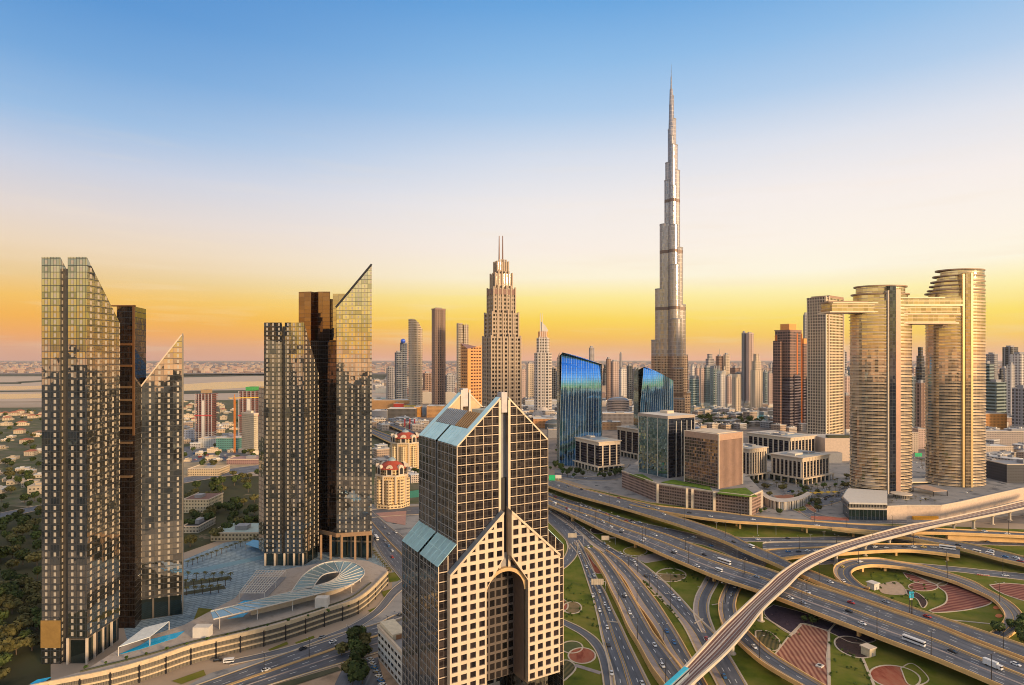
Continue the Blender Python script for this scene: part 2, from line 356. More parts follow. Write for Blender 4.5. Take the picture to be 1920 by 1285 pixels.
# far desert flats: creek, scrub bands, tracks
M_FLAT = ground_mat('salt flat', [(.42,.31,.22), (.50,.39,.29), (.36,.27,.20), (.48,.36,.27)], .006, (.25,2.5,1))
M_SCRUB = ground_mat('dark scrub', [(.05,.055,.03), (.09,.085,.05), (.06,.07,.04)], .03)
M_FAR = ground_mat('far suburb ground', [(.30,.21,.17), (.20,.16,.14), (.38,.28,.22), (.24,.18,.15)], .003, (.35,1.6,1))
sheet('sand_flat', [(-400,756),(120,752),(720,748),(1000,742),(1010,704),(600,702),(-400,703)], M_FLAT, .4)
sheet('far_ground', [(-6000,703),(7500,703),(7500,678.4),(-6000,678.4)], M_FAR, .3)
for pts in ([(-400,728),(60,724),(110,722),(110,727),(40,731),(-400,737)], [(-400,741),(110,738),(110,745),(30,748),(-400,748)],
            [(340,721),(420,716),(520,715),(640,717),(640,722),(500,724),(430,729),(340,733)]):
    sheet('creek_water', pts, M_WATER, .7)
for pts in ([(-400,703),(200,701.5),(500,701),(500,703.5),(200,705.5),(-400,707)], [(30,716),(100,712),(110,714.5),(40,718.5)], [(-300,719),(40,717),(40,720),(-300,722)],
            [(340,703),(480,701),(660,701.5),(800,703),(800,707),(660,705.5),(480,705),(340,708)], [(-300,735),(110,732),(110,734),(-300,739)],
            [(345,733),(520,731),(640,735),(640,739),(500,736),(345,739)], [(690,706),(760,704),(830,706),(830,712),(700,712)]):
    sheet('scrub_ground', pts, M_SCRUB, .9)
sheet('city_ground', [(690,760),(1130,742),(1480,738),(2600,735),(2600,1010),(1990,985),(1480,965),(1030,880),(690,800)], M_CITY, .03)
sheet('suburb_ground', [(-120,766),(100,764),(100,948),(-120,952)], M_SUB, .015)
sheet('suburb_ground', [(330,744),(500,742),(500,850),(330,860)], M_SUB, .015)
sheet('suburb_ground', [(500,742),(705,742),(860,800),(860,945),(500,945)], M_SUB, .011)
sheet('boulevard_paving', [(1040,880),(1160,850),(1400,840),(1600,850),(1990,900),(1990,960),(1700,985),(1480,972),(1350,955),(1215,940),(1110,915),(1040,893)], M_PAVE, .05)
sheet('interchange_ground', [(1028,905),(1110,918),(1215,942),(1350,958),(1480,975),(1700,984),(2100,1000),(2400,1360),(1000,1420),(1000,905)], M_LAWN, .06)
sheet('woodland_ground', [(-120,944),(40,950),(95,950),(95,1285),(60,1330),(-260,1400)], M_WOODFLOOR, .02)
sheet('woodland_ground', [(335,905),(420,893),(500,893),(500,985),(420,1010),(335,1040)], M_WOODFLOOR, .02)
sheet('wasteland', [(340,850),(500,840),(500,872),(425,878),(340,905)], ground_mat('dusty plot', [(.40,.29,.17),(.30,.23,.14),(.10,.11,.05),(.44,.33,.2)], .03), .03)
sheet('plaza', [(340,1052),(420,1018),(500,1004),(720,1035),(730,1062),(600,1100),(440,1140),(340,1180),(240,1206),(230,1170)], M_PLAZA, .04)
sheet('pavement', [(325,1300),(395,1262),(560,1216),(640,1180),(700,1146),(735,1104),(735,1070),(690,1030),(688,945),(870,945),(870,1125),(757,1162),(708,1176),(628,1199),(550,1230),(400,1290)], M_PAVE, .045)
sheet('sand_lot', [(500,1300),(640,1258),(710,1228),(860,1190),(860,1400),(430,1400)], ground_mat('sandy lot', [(.33,.22,.14),(.40,.28,.19),(.24,.17,.11)], .06), .03)
sheet('car_park', [(640,1258),(708,1232),(725,1300),(740,1340),(600,1340)], M_ASPH2, .05)
sheet('service_yard', [(345,838),(450,832),(484,836),(484,868),(420,864),(345,868)], M_ASPH2, .05)
sheet('lagoon', [(1188,760),(1300,758),(1345,760),(1370,772),(1340,778),(1292,777),(1188,782)], M_LAGOON, .25)
sheet('lagoon', [(1405,776),(1440,778),(1450,788),(1420,790)], M_LAGOON, .25)
# the land behind the viewpoint, seen mirrored in the glass: dark built-up ground
sheet('ground_behind', [(-6000,-3990),(6000,-3990),(6000,150),(-330,150),(-6000,150)], ground_mat('dark built-up ground', [(.02,.03,.03),(.06,.065,.06),(.025,.045,.045),(.14,.12,.10)], .012), .05, world=True)
rb = random.Random(4); bb = MB()
for i in range(170):
    y = rb.uniform(-1500,-120); x = rb.uniform(-900,900); w_, d_, h_ = rb.uniform(14,34), rb.uniform(14,34), rb.choice((8,12,20,30,60,90,140,190))*rb.uniform(.7,1.1)
    if abs(x) < 60 and h_ > 60: continue
    c, q = (x,y), rb.uniform(0,1); ax, ay = (math.cos(q),math.sin(q)), (-math.sin(q),math.cos(q)); bb.obox(c,ax,ay,0,w_,0,d_,0,h_,0,0,False)
REFL = bb
# ================================================================== ROADS
def catmull(pts, n):
    pts = [Vector(p) for p in pts]; P_ = [pts[0]*2-pts[1]] + pts + [pts[-1]*2-pts[-2]]; dense = []
    for i in range(1, len(P_)-2):
        for k in range(12):
            s = k/12; a, b, c, d = P_[i-1], P_[i], P_[i+1], P_[i+2]
            dense.append(.5*((2*b)+(c-a)*s+(2*a-5*b+4*c-d)*s*s+(3*b-a-3*c+d)*s**3))
    dense.append(pts[-1]); L = [0.0]
    for p, q in zip(dense, dense[1:]): L.append(L[-1]+(q-p).length)
    out, j = [], 0
    for k in range(n):
        tt = L[-1]*k/(n-1)
        while j < len(L)-2 and L[j+1] < tt: j += 1
        s = (tt-L[j])/max(1e-6, L[j+1]-L[j]); out.append(dense[j].lerp(dense[j+1], s))
    return out
class Road:
    """ribbon between a far edge (A) and a near edge (B); z = height or (start, end) or list per A point"""
    def __init__(s, A, B, z=0.1, n=60):
        def up(E):
            if isinstance(z, (int, float)): zs = [z]*len(E)
            elif len(z) == len(E): zs = list(z)
            else: zs = [z[0]+(z[-1]-z[0])*i/(len(E)-1) for i in range(len(E))]
            return [(*P(u, v, zz), zz) for (u, v), zz in zip(E, zs)]
        s.n = n; s.A = catmull(up(A), n); s.B = catmull(up(B), n)
        a, b, c = s.A[n//2], s.B[n//2], s.A[n//2+1]
        s.flip = ((b-a).cross(c-a)).z < 0
        s.len = sum((s.A[i+1]-s.A[i]+s.B[i+1]-s.B[i]).length/2 for i in range(n-1))
    def at(s, t, f):
        k = min(max(t, 0), .9999)*(s.n-1); i = int(k); q = k-i
        return s.A[i].lerp(s.A[i+1], q).lerp(s.B[i].lerp(s.B[i+1], q), f)
    def head(s, t, f):
        d = s.at(min(t+.01, .999), f)-s.at(max(t-.01, 0), f); return math.atan2(d.y, d.x)
    def width(s, t): return (s.at(t, 0)-s.at(t, 1)).length
    def strip(s, mb, f0, f1, dz, t0=0, t1=1, n=None, m=0):
        n = n or max(2, int(s.n*(t1-t0)))
        for k in range(n):
            a, b = t0+(t1-t0)*k/n, t0+(t1-t0)*(k+1)/n; e = Vector((0,0,dz))
            q = [s.at(a,f0)+e, s.at(a,f1)+e, s.at(b,f1)+e, s.at(b,f0)+e]
            wa, wb = s.width(a), s.width(b); uv = [(f0*wa,a*s.len),(f1*wa,a*s.len),(f1*wb,b*s.len),(f0*wb,b*s.len)]
            mb.face(q if not s.flip else q[::-1], uv if not s.flip else uv[::-1], m)
    def dashes(s, mb, f, dash=4, gap=8, wd=.36, t0=0, t1=1):
        k = t0*s.len
        while k+dash < t1*s.len:
            t = k/s.len; h = wd/2/max(1, s.width(t)); s.strip(mb, f-h, f+h, .05, t, (k+dash)/s.len, 1); k += dash+gap
    def solid(s, mb, f, wd=.32, t0=0, t1=1):
        n = int(s.n*1.0)
        for k in range(n):
            a, b = t0+(t1-t0)*k/n, t0+(t1-t0)*(k+1)/n; h = wd/2/max(1, s.width(a)); s.strip(mb, f-h, f+h, .045, a, b, 1)
    def rail(s, mb, f, wd, z0, z1, t0=0, t1=1, m=0):
        """a kerb, parapet or barrier running along the road"""
        n = s.n
        for k in range(n):
            a, b = t0+(t1-t0)*k/n, t0+(t1-t0)*(k+1)/n
            ha, hb = wd/2/max(1, s.width(a)), wd/2/max(1, s.width(b)); p = [s.at(a,f-ha), s.at(a,f+ha), s.at(b,f+hb), s.at(b,f-hb)]
            if s.flip: p = [p[1], p[0], p[3], p[2]]
            up = [q+Vector((0,0,z1)) for q in p]; dn = [q+Vector((0,0,z0)) for q in p]
            mb.face(up, None, m); mb.face([dn[1],dn[2],up[2],up[1]], None, m); mb.face([dn[3],dn[0],up[0],up[3]], None, m)
            if k == 0: mb.face([dn[0],dn[1],up[1],up[0]], None, m)
            if k == n-1: mb.face([dn[2],dn[3],up[3],up[2]], None, m)
ROADS = {}
def markings(r, o, lanes, yel, t0=0, t1=1):
    w = MB(); y = MB()
    for f in lanes: r.dashes(w, f, t0=t0, t1=t1)
    for f in yel: r.solid(y, f, .34, t0, t1)
    if w.f: w.build('lane_marking', M_WHITE, o)
    if y.f: y.build('edge_line', M_YELL, o)
def ground_road(key, A, B, lanes=(.5,), yel=(.06,.94), z=.12, mat=None, kerb=True, n=60, name='road', sh=()):
    z = .12+.013*len(ROADS); r = Road(A, B, z, n); ROADS[key] = r; mb = MB(); r.strip(mb, 0, 1, 0)
    o = struct(name, mb, mat or M_ASPH); markings(r, o, lanes, yel)
    for f0, f1 in sh: k = MB(); r.strip(k, f0, f1, .03); k.build('shoulder', M_SHOULD, o)
    if kerb:
        for f in (0, 1):
            k = MB(); r.rail(k, f, .9, -.1, .14); k.build('kerb', M_KERB, o)
    return r
def flyover(key, label, A, B, z, lanes=(.5,), yel=(.08,.92), thick=1.7, piers=(), barriers=(), pink=(), n=70, skirt=None, name='flyover', conc=None):
    """deck on girders with parapets on both sides and paired piers"""
    conc = conc or M_CONC
    r = Road(A, B, z, n); ROADS[key] = r; c = r.at(.5, .5)
    o = thing(name, label, 'flyover', (c.x, c.y, 0))
    d = MB(); r.strip(d, 0, 1, 0); dk = d.build('deck', M_ASPH, o)
    gmb = MB()
    for k in range(r.n-1):
        a, b = k/(r.n-1), (k+1)/(r.n-1)
        for f, s_ in ((0, 1), (1, -1)):
            p, q = r.at(a, f), r.at(b, f); lo = lambda v: Vector((v.x, v.y, 0 if skirt else v.z-thick))
            quad = [lo(q), lo(p), p-Vector((0,0,.02)), q-Vector((0,0,.02))]
            if (s_ > 0) != r.flip: quad = quad[::-1]
            gmb.face(quad)
    if not skirt: r.strip(gmb, 1, 0, -thick)
    gmb.build('girder', conc, o)
    for f, g_ in ((.0, 0), (1., 0)):
        pm = MB(); r.rail(pm, f, .55, -.3, 1.0); pm.build('parapet', conc, o)
    for f in barriers:
        pm = MB(); r.rail(pm, f, .7, 0, .85); pm.build('median_barrier', conc, o)
    for f, g_ in pink:
        pm = MB(); r.strip(pm, f-g_, f+g_, .03); pm.build('shoulder', M_SHOULD, dk)
    markings(r, dk, lanes, yel)
    for t in piers:
        wd = r.width(t); fs = (.3, .7) if wd > 12 else (.5,)
        if wd > 26: fs = (.2, .5, .8)
        h = r.head(t, .5)
        for f in fs:
            p = r.at(t, f); pm = MB(); ax = (math.cos(h), math.sin(h)); ay = (-ax[1], ax[0])
            pm.obox((p.x, p.y), ax, ay, -.8, .8, -1.1, 1.1, 0, p.z-thick-1.2)
            e = lambda k, hgt: [(p.x+ax[0]*i*k+ay[0]*j*k*1.7, p.y+ax[1]*i*k+ay[1]*j*k*1.7, hgt) for i, j in ((-1,-1),(1,-1),(1,1),(-1,1))]
            lo_, hi_ = e(.8, p.z-thick-1.2), e(1.7, p.z-thick)
            for i in range(4): pm.face([lo_[i], lo_[(i+1) % 4], hi_[(i+1) % 4], hi_[i]])
            pm.build('pier', conc, o)
    return r
# ---- at grade, in the fan at the lower middle
ground_road('E', [(690,770),(860,850),(1027,923),(1080,940),(1132,960),(1182,975),(1257,992),(1300,1000),(1350,1015),(1400,1036),(1440,1055)],
            [(690,782),(850,862),(1020,934),(1076,953),(1126,972),(1176,988),(1250,1008),(1296,1016),(1344,1031),(1390,1052),(1430,1070)], lanes=(.28,.5,.72))
ground_road('G0', [(1000,935),(1027,951),(1064,976),(1085,995),(1112,1022)], [(1000,956),(1020,972),(1045,996),(1060,1012),(1068,1030)], lanes=(.3,.6), n=40)
ground_road('G1', [(1085,1012),(1100,1040),(1120,1085),(1135,1110),(1149,1142),(1165,1174),(1184,1215),(1215,1277),(1240,1330)],
            [(1068,1020),(1084,1041),(1100,1086),(1110,1117),(1120,1155),(1127,1190),(1136,1225),(1142,1250),(1150,1330)], lanes=(.28,.74), yel=(.08,.46,.56,.92), sh=((0,.08),(.92,1),(.485,.535)))
ground_road('G1a', [(1084,1018),(1082,1040),(1066,1060),(1048,1072)], [(1062,1015),(1064,1030),(1054,1050),(1040,1058)], lanes=(.5,), n=30)
ground_road('G2', [(1040,1150),(1056,1161),(1090,1177),(1121,1199),(1138,1228),(1150,1262),(1160,1330)],
            [(1040,1164),(1056,1172),(1090,1191),(1111,1212),(1121,1230),(1127,1252),(1132,1285),(1133,1330)], lanes=(), n=40, z=.16)
ground_road('G5', [(1035,953),(1057,965),(1097,992),(1129,1016),(1167,1039),(1190,1046),(1240,1085),(1280,1125),(1301,1149),(1325,1172),(1343,1190),(1369,1231),(1401,1285),(1425,1330)],
            [(1026,957),(1048,972),(1085,999),(1110,1022),(1142,1042),(1189,1077),(1232,1117),(1277,1167),(1308,1226),(1330,1257),(1350,1295),(1365,1330)], lanes=(.3,.52), yel=(.07,.72,.95), z=.14, sh=((.73,1),(0,.06)))
ground_road('H1', [(1352,1082),(1345,1096),(1331,1123),(1329.5,1151),(1343,1190)], [(1325,1080),(1316,1096),(1304,1120),(1301,1151),(1316,1186)], lanes=(), yel=(.14,.70), n=40, z=.18, sh=((0,.14),(.70,1)))
ground_road('D1', [(1370,1006),(1400,1008),(1480,1008),(1600,1007),(1777,1013),(1920,1016),(2100,1022)],
            [(1366,1014),(1400,1016),(1480,1015.5),(1600,1014),(1777,1020),(1920,1024),(2100,1032)], lanes=(.5,))
ground_road('K', [(1500,1052),(1600,1048),(1700,1055),(1780,1062),(1880,1072),(1920,1076),(2100,1096)],
            [(1500,1061),(1600,1057),(1700,1065),(1800,1073),(1850,1080),(1920,1088),(2100,1112)], lanes=(.5,), mat=M_ASPH2)
ground_road('J', [(1040,886),(1090,893),(1130,893),(1165,886),(1180,870)], [(1040,893),(1090,900),(1140,901),(1172,893),(1188,874)], lanes=(.5,), n=40, mat=M_ASPH2)
ground_road('B1', [(1390,905),(1430,938),(1480,942),(1540,935),(1600,912)], [(1392,920),(1425,948),(1480,954),(1560,946),(1630,918)], lanes=(.33,.66), n=40, mat=M_ASPH2)
ground_road('B2', [(1500,940),(1530,962),(1590,972),(1700,975)], [(1488,948),(1520,972),(1590,981),(1700,982)], lanes=(.5,), n=30, mat=M_ASPH2)
# ---- lower left boulevard and the roads by the towers
ground_road('L', [(330,1297),(384,1279),(550.6,1219.5),(628,1190.7),(708,1168.5),(740,1153),(830,1118)],
            [(440,1308),(504,1285),(633,1246),(708,1224),(780,1198),(850,1172)], lanes=(.16,.33,.6,.82), yel=(.03,.97))
lr = ROADS['L']; mb = MB(); lr.rail(mb, .46, 2.2, 0, .35); tag(mb.build('central_reservation', M_YELL if False else plain('ochre paving', (.42,.27,.12), .8)), kind='structure')
mb = MB(); lr.rail(mb, .71, .9, 0, .2); tag(mb.build('lane_divider', M_SHOULD), kind='structure')
ground_road('L0', [(440,1236),(540,1213),(640,1180),(700,1145),(740,1100),(800,1060)], [(430,1247),(545,1222),(648,1189),(712,1150),(752,1108),(810,1075)], lanes=(), yel=(), mat=M_ASPH2, n=40)
ground_road('V', [(690,950),(712,972),(757,1008),(810,1050)], [(684,985),(706,1022),(722,1048),(770,1110)], lanes=(.12,.25,.36,.62,.75,.87), yel=(.04,.45,.53,.96), n=30)
vr = ROADS['V']; mb = MB(); vr.rail(mb, .49, 2.4, 0, .3); tag(mb.build('central_reservation', plain('ochre paving', (.42,.27,.12), .8)), kind='structure')
sheet('crossing_paving', [(704,962),(762,958),(760,985),(724,978)], plain('pink paving', (.36,.20,.16), .8), .32)
ground_road('V2', [(680,958),(760,950),(830,948)], [(680,972),(760,966),(830,964)], lanes=(.5,), n=20, z=.16)
ground_road('W', [(330,898),(380,889),(430,879),(500,870)], [(330,909),(380,900),(436,891),(500,882)], lanes=(.33,.66), n=30, mat=M_ASPH2)
ground_road('W2', [(392,868),(415,874),(428,881)], [(386,871),(408,879),(420,886)], lanes=(), yel=(), n=20, mat=M_ASPH2, z=.16)
ground_road('WL', [(-60,975),(0,962),(95,943)], [(-60,988),(0,973),(95,952)], lanes=(.5,), n=20, mat=M_ASPH2)
# ---- flyovers
flyover('F1', 'longest and widest flyover, two carriageways with sand coloured parapets, passing under the rail viaduct',
        [(640,778),(697,804),(735,818),(860,866),(1027,931),(1082,950),(1122,961),(1174,980),(1240,1000),(1281,1015),(1315,1027.5),(1384,1050),(1435,1066),(1464,1076),(1497,1087),(1533,1101),(1570,1112),(1680,1150),(1753,1175),(1817,1202),(1920,1242),(2040,1290)],
        [(640,786),(696,813),(734,831),(860,883),(1027,947.5),(1089,975),(1132,995),(1195,1019),(1240,1039),(1277,1055),(1347,1084),(1395,1099),(1461.6,1123),(1552,1158),(1641,1192),(1680,1207),(1741,1230),(1809,1258),(1870,1284),(1920,1305),(2040,1358)], 8.0,
        lanes=(.12,.22,.55,.64,.8,.9), yel=(.03,.40,.49,.97), barriers=(.445,), pink=((.70,.022),(.017,.013),(.983,.013),(.415,.012),(.475,.012)), piers=(.38,.45,.52,.59,.665,.735,.80,.86,.93), n=120)
flyover('F2', 'flyover curving down from upper left between the glass blocks and the widest flyover',
        [(660,752),(715,783),(756,801),(880,847),(1027,896),(1045,901),(1082,914),(1145,930),(1214,950),(1240,961),(1284,974),(1334,990),(1365,1001),(1400,1020),(1440,1035),(1487,1059),(1520,1071),(1579,1095),(1616,1106),(1680,1129.5),(1741,1151),(1817,1176),(1920,1211),(2040,1252)],
        [(660,762),(708,788),(749,806),(880,860),(1027,912),(1082,930),(1145,947),(1207,965),(1257,980),(1284,989),(1327,1004),(1359,1016),(1400,1036),(1440,1052),(1472,1067),(1507,1081),(1535,1094),(1570,1107),(1680,1145),(1753,1170),(1817,1196),(1920,1235),(2040,1280)], 8.05,
        lanes=(.36,.64), pink=((.055,.04),(.945,.04)), piers=(.36,.42,.48,.545,.6,.66), n=110)
flyover('F3', 'flyover branching off to the right in front of the brown green-roofed building',
        [(1160,934),(1214,945),(1240,950),(1334,959),(1402,967.5),(1477,975),(1535,979),(1610,984),(1695,987.5),(1757,992),(1867,997),(1920,1000),(2100,1010)],
        [(1180,947),(1215,954.5),(1240,959),(1284,967),(1334,974),(1384,979),(1477,984),(1535,988),(1600,994),(1660,998),(1777,1000),(1920,1006),(2100,1016)], 8.1,
        lanes=(.5,), piers=(.28,.42,.51,.58), n=60)
flyover('FB', 'slip flyover dipping right from below the rail viaduct to the busy curved flyover',
        [(1560,990),(1600,993),(1660,998.5),(1711,1004),(1793,1016),(1860,1030),(1920,1045),(2050,1078)],
        [(1560,992),(1590,996),(1631,1000),(1700,1009),(1770,1022),(1820,1034),(1880,1050),(1940,1064),(2050,1093)], (8.0,6.0), lanes=(.5,), piers=(.2,), n=50)
flyover('FC', 'busy curved flyover full of cars on the right, below the slip flyover',
        [(1430,1034),(1460,1030.5),(1547,1026.5),(1620,1021.5),(1680,1021),(1750,1022.5),(1800,1028)],
        [(1440,1053),(1467.5,1047.5),(1520,1041.5),(1572,1039),(1641,1034),(1700,1032.5),(1745,1036),(1800,1043)], (5.0,6.2), lanes=(.35,.65), piers=(.72,.95), n=50)
flyover('FD', 'short pale ramp left of the rail viaduct behind the curving flyover',
        [(1430,1020),(1442,1018),(1500,1017),(1570,1017),(1610,1013)], [(1430,1031),(1442,1030),(1500,1029),(1547,1026),(1610,1020)], 3.0, lanes=(.5,), skirt=True, n=40, conc=M_CONCP)
# loop ramp
flyover('LOOP', 'loop ramp curling round the oval garden on the right',
        [(1592,1100),(1579,1094),(1564,1077),(1566,1062),(1585,1052),(1610,1048.5),(1647,1048),(1680,1053.5),(1730,1061.5),(1780,1076),(1824,1091),(1847,1104),(1892,1129),(1915,1150),(1919,1166),(1908,1183),(1880,1203)],
        [(1630,1104),(1616,1098),(1598,1082),(1597,1072),(1610,1064.5),(1641,1060.5),(1697,1065.5),(1730,1074.5),(1775,1087),(1800,1096),(1856,1121),(1877,1141),(1884,1157),(1877,1172),(1859,1187),(1840,1196)],
        [8,7.8,7.4,7,6.6,6.3,6,5.4,4.6,3.6,2.6,1.8,1.1,.7,.5,.5,.5], lanes=(), yel=(.2,.55), thick=1.5, piers=(.28,.36), n=90, pink=((.1,.09),(.95,.045)))
flyover('G3', 'straight low ramp running down to the lower edge beside the pink planted wedge',
        [(1112,1026),(1130,1040),(1150,1065),(1165,1087),(1192,1131),(1211,1164),(1227,1191),(1252,1222),(1282,1262),(1320,1320)],
        [(1096,1028),(1108,1040),(1132,1078),(1146,1108),(1159,1133),(1177,1174),(1196,1205),(1221,1250),(1250,1290),(1272,1330)], (2.0,4.2), lanes=(.5,), yel=(.15,.72), skirt=True, n=60, pink=((.08,.07),(.86,.12)))
flyover('G4', 'low ramp with a wide shoulder right of the dark gap, carrying two blue cars',
        [(1136,1032),(1165,1052),(1192,1080),(1225,1120),(1245,1149),(1270,1189),(1299,1240),(1325,1285),(1345,1330)],
        [(1128,1038),(1152,1067),(1172,1091),(1194,1131),(1212,1155),(1232,1184),(1252,1220),(1284,1262),(1322,1330)], (2.0,4.0), lanes=(.43,), yel=(.18,.68), skirt=True, n=60, pink=((.09,.08),(.83,.14)))
flyover('H2', 'curving ramp passing under the rail viaduct towards the lower right',
        [(1398,1090),(1390,1102),(1380,1128),(1381,1148),(1392,1172),(1405,1187),(1440,1220),(1480,1247),(1541,1284),(1600,1318)],
        [(1366,1088),(1358,1104),(1348,1128),(1349,1155),(1360,1180),(1392,1212),(1428,1242),(1470,1268),(1502,1286),(1560,1322)], [.3,.4,.8,1.5,2.4,3.0,4.0,5.0,5.5,5.5], lanes=(.45,), yel=(.16,.78), thick=1.5, piers=(.62,.8), n=70, pink=((.08,.07),(.88,.1)))
# retaining wall in the middle distance
mb = MB(); a, b = P(1777,1014,0), P(2100,1024,0)
mb.prism([a, b, (b[0], b[1]+3), (a[0], a[1]+3)], 0, 7.0); o = mb.build('retaining_wall', M_CONC, None, (a[0], a[1], 0))
tag(o, 'long sand coloured retaining wall under the far right flyover', 'wall')
# ================================================================== RAIL VIADUCT
M_TRACK = plain('brown track bed', (.24,.13,.10), .85, var=.25, scale=.5)
M_RAIL = plain('pale plinth concrete', (.42,.36,.32), .7)
def viaduct():
    r = Road([(1215,1318),(1260,1280),(1346,1187),(1376.6,1157),(1437,1100.6),(1465,1075),(1510,1046),(1557,1027),(1610,1011),(1700,987),(1742,980),(1817,964),(1892,947),(1980,926)],
             [(1262,1322),(1301,1281),(1361,1226),(1400,1182),(1432,1142),(1478,1099),(1508,1071),(1564,1042),(1620,1022),(1698,1002),(1742,990),(1817,975),(1890,960),(1980,940)], 12.5, 110)
    ROADS['RAIL'] = r; c = r.at(.5,.5)
    o = thing('rail_viaduct', 'pale elevated metro viaduct with brown twin tracks sweeping across the interchange', 'viaduct', (c.x, c.y, 0))
    d = MB(); r.strip(d, 0, 1, 0); d.build('track_bed', M_TRACK, o)
    g = MB()
    for k in range(r.n-1):
        a, b = k/(r.n-1), (k+1)/(r.n-1)
        for f, gg, s_ in ((0,.2,1),(1,.8,-1)):
            p, q = r.at(a,f), r.at(b,f); p2, q2 = r.at(a,gg)-Vector((0,0,2.6)), r.at(b,gg)-Vector((0,0,2.6))
            p1, q1 = p-Vector((0,0,.9)), q-Vector((0,0,.9))
            for quad in ([q1,p1,p,q],[q2,p2,p1,q1]): g.face(quad if (s_ > 0) == r.flip else quad[::-1])
    r.strip(g, .8, .2, -2.6); g.build('girder', M_CONCP, o)
    for f in (.0, 1.):
        p = MB(); r.rail(p, f, 1.1, -.2, 1.3); p.build('parapet', M_CONCP, o)
    for f in (.5,):
        p = MB(); r.rail(p, f, .8, 0, .5); p.build('walkway', M_RAIL, o)
    for f in (.19,.34,.66,.81):
        p = MB(); r.rail(p, f, .35, 0, .3); p.build('rail', M_RAIL, o)
    for t in (.05,.135,.215,.29,.36,.43,.495,.55,.60,.65,.70,.75,.80,.85,.90,.95):
        q = r.at(t,.5); p = MB(); p.lathe((q.x,q.y), [(2.2,0),(2.2,.5),(1.25,.55),(1.2,q.z-5.4),(1.6,q.z-4.6),(3.0,q.z-2.7)], 14); p.build('pier', M_CONCP, o)
    return r
viaduct()
# ================================================================== GARDENS OF THE INTERCHANGE
M_RED = ground_mat('red flower rows', [(.20,.045,.025), (.30,.09,.05), (.15,.05,.02), (.33,.14,.08)], .16, (1,.35,1))
def rows_mat(name, c1, c2, ang, pitch):
    m, t, b = base(name); g = N(t, 'ShaderNodeNewGeometry'); mp = N(t, 'ShaderNodeMapping'); mp.inputs['Rotation'].default_value = (0,0,ang)
    t.links.new(g.outputs['Position'], mp.inputs[0]); wv = N(t, 'ShaderNodeTexWave'); wv.inputs['Scale'].default_value = .314/pitch*10/10
    wv.inputs['Distortion'].default_value = 2.2; wv.inputs['Detail'].default_value = 3; wv.inputs['Detail Scale'].default_value = .6
    t.links.new(mp.outputs[0], wv.inputs['Vector']); nz = N(t, 'ShaderNodeTexNoise'); nz.inputs['Scale'].default_value = .12; nz.inputs['Detail'].default_value = 7
    t.links.new(g.outputs['Position'], nz.inputs['Vector'])
    x = N(t, 'ShaderNodeMixRGB'); t.links.new(wv.outputs[0], x.inputs[0]); x.inputs[1].default_value = (*c1,1); x.inputs[2].default_value = (*c2,1)
    y = N(t, 'ShaderNodeMixRGB', blend_type='MULTIPLY'); y.inputs[0].default_value = .8; t.links.new(x.outputs[0], y.inputs[1])
    r = N(t, 'ShaderNodeMapRange'); r.inputs['To Min'].default_value = .4; r.inputs['To Max'].default_value = 1.5; t.links.new(nz.outputs[0], r.inputs['Value'])
    t.links.new(r.outputs[0], y.inputs[2]); t.links.new(y.outputs[0], b.inputs['Base Color']); b.inputs['Roughness'].default_value = .95
    MATS[name] = m; return m
M_ROWS = rows_mat('planted rows of red flowers', (.17,.045,.028), (.40,.20,.12), R(8), 2.6)
M_ROWS2 = rows_mat('rough rows of red flowers', (.15,.030,.022), (.30,.12,.075), R(70), 3.2)
M_ROWS3 = rows_mat('dark hedge rows', (.05,.05,.012), (.13,.10,.03), R(30), 2.4)
M_DARKBED = ground_mat('dark planted bed', [(.03,.02,.02), (.07,.04,.035), (.16,.08,.06), (.04,.03,.02)], .3)
M_TAN = ground_mat('tan bed', [(.16,.12,.05), (.22,.15,.07), (.12,.10,.04)], .2)
M_YBED = ground_mat('yellow green bed', [(.20,.17,.02), (.28,.22,.03), (.15,.15,.02)], .2)
def ell(u, v, ru, rv, rot=0, n=28):
    return [(u+ru*math.cos(a)*math.cos(rot)-rv*math.sin(a)*math.sin(rot), v+ru*math.cos(a)*math.sin(rot)+rv*math.sin(a)*math.cos(rot))
            for a in (2*math.pi*i/n for i in range(n))]
BEDZ = [.10]
def bed(label, pts, mat, kerb=.9, cat='flower bed', name='flower_bed', smooth=True):
    BEDZ[0] += .006; z = BEDZ[0]
    if smooth and len(pts) < 20: q = [tuple(v)[:2] for v in catmull([(*P(u,v,0),0) for u, v in pts+pts[:1]], 60)][:-1]
    else: q = [P(u, v, 0) for u, v in pts]
    if sum(q[i][0]*q[(i+1) % len(q)][1]-q[(i+1) % len(q)][0]*q[i][1] for i in range(len(q))) < 0: q = q[::-1]
    c = (sum(p[0] for p in q)/len(q), sum(p[1] for p in q)/len(q), 0)
    mb = MB(); mb.face([(x, y, z) for x, y in q]); o = mb.build(name, mat, None, c); tag(o, label, cat)
    if kerb:
        k = MB(); n = len(q)
        for i in range(n):
            a, b = Vector(q[i]), Vector(q[(i+1) % n]); pa, pb = Vector(q[i-1]), Vector(q[(i+2) % n])
            na = Vector(((b-pa).y, -(b-pa).x)).normalized()*kerb; nb = Vector(((pb-a).y, -(pb-a).x)).normalized()*kerb
            zz = z+.12; A0, A1, B0, B1 = a, a+na, b, b+nb
            k.face([(A0.x,A0.y,zz),(A1.x,A1.y,zz),(B1.x,B1.y,zz),(B0.x,B0.y,zz)][::1]); k.face([(A1.x,A1.y,0),(B1.x,B1.y,0),(B1.x,B1.y,zz),(A1.x,A1.y,zz)])
            k.face([(B0.x,B0.y,0),(A0.x,A0.y,0),(A0.x,A0.y,zz),(B0.x,B0.y,zz)])
        ob = k.build('kerb', M_KERB, o, c)
    return o
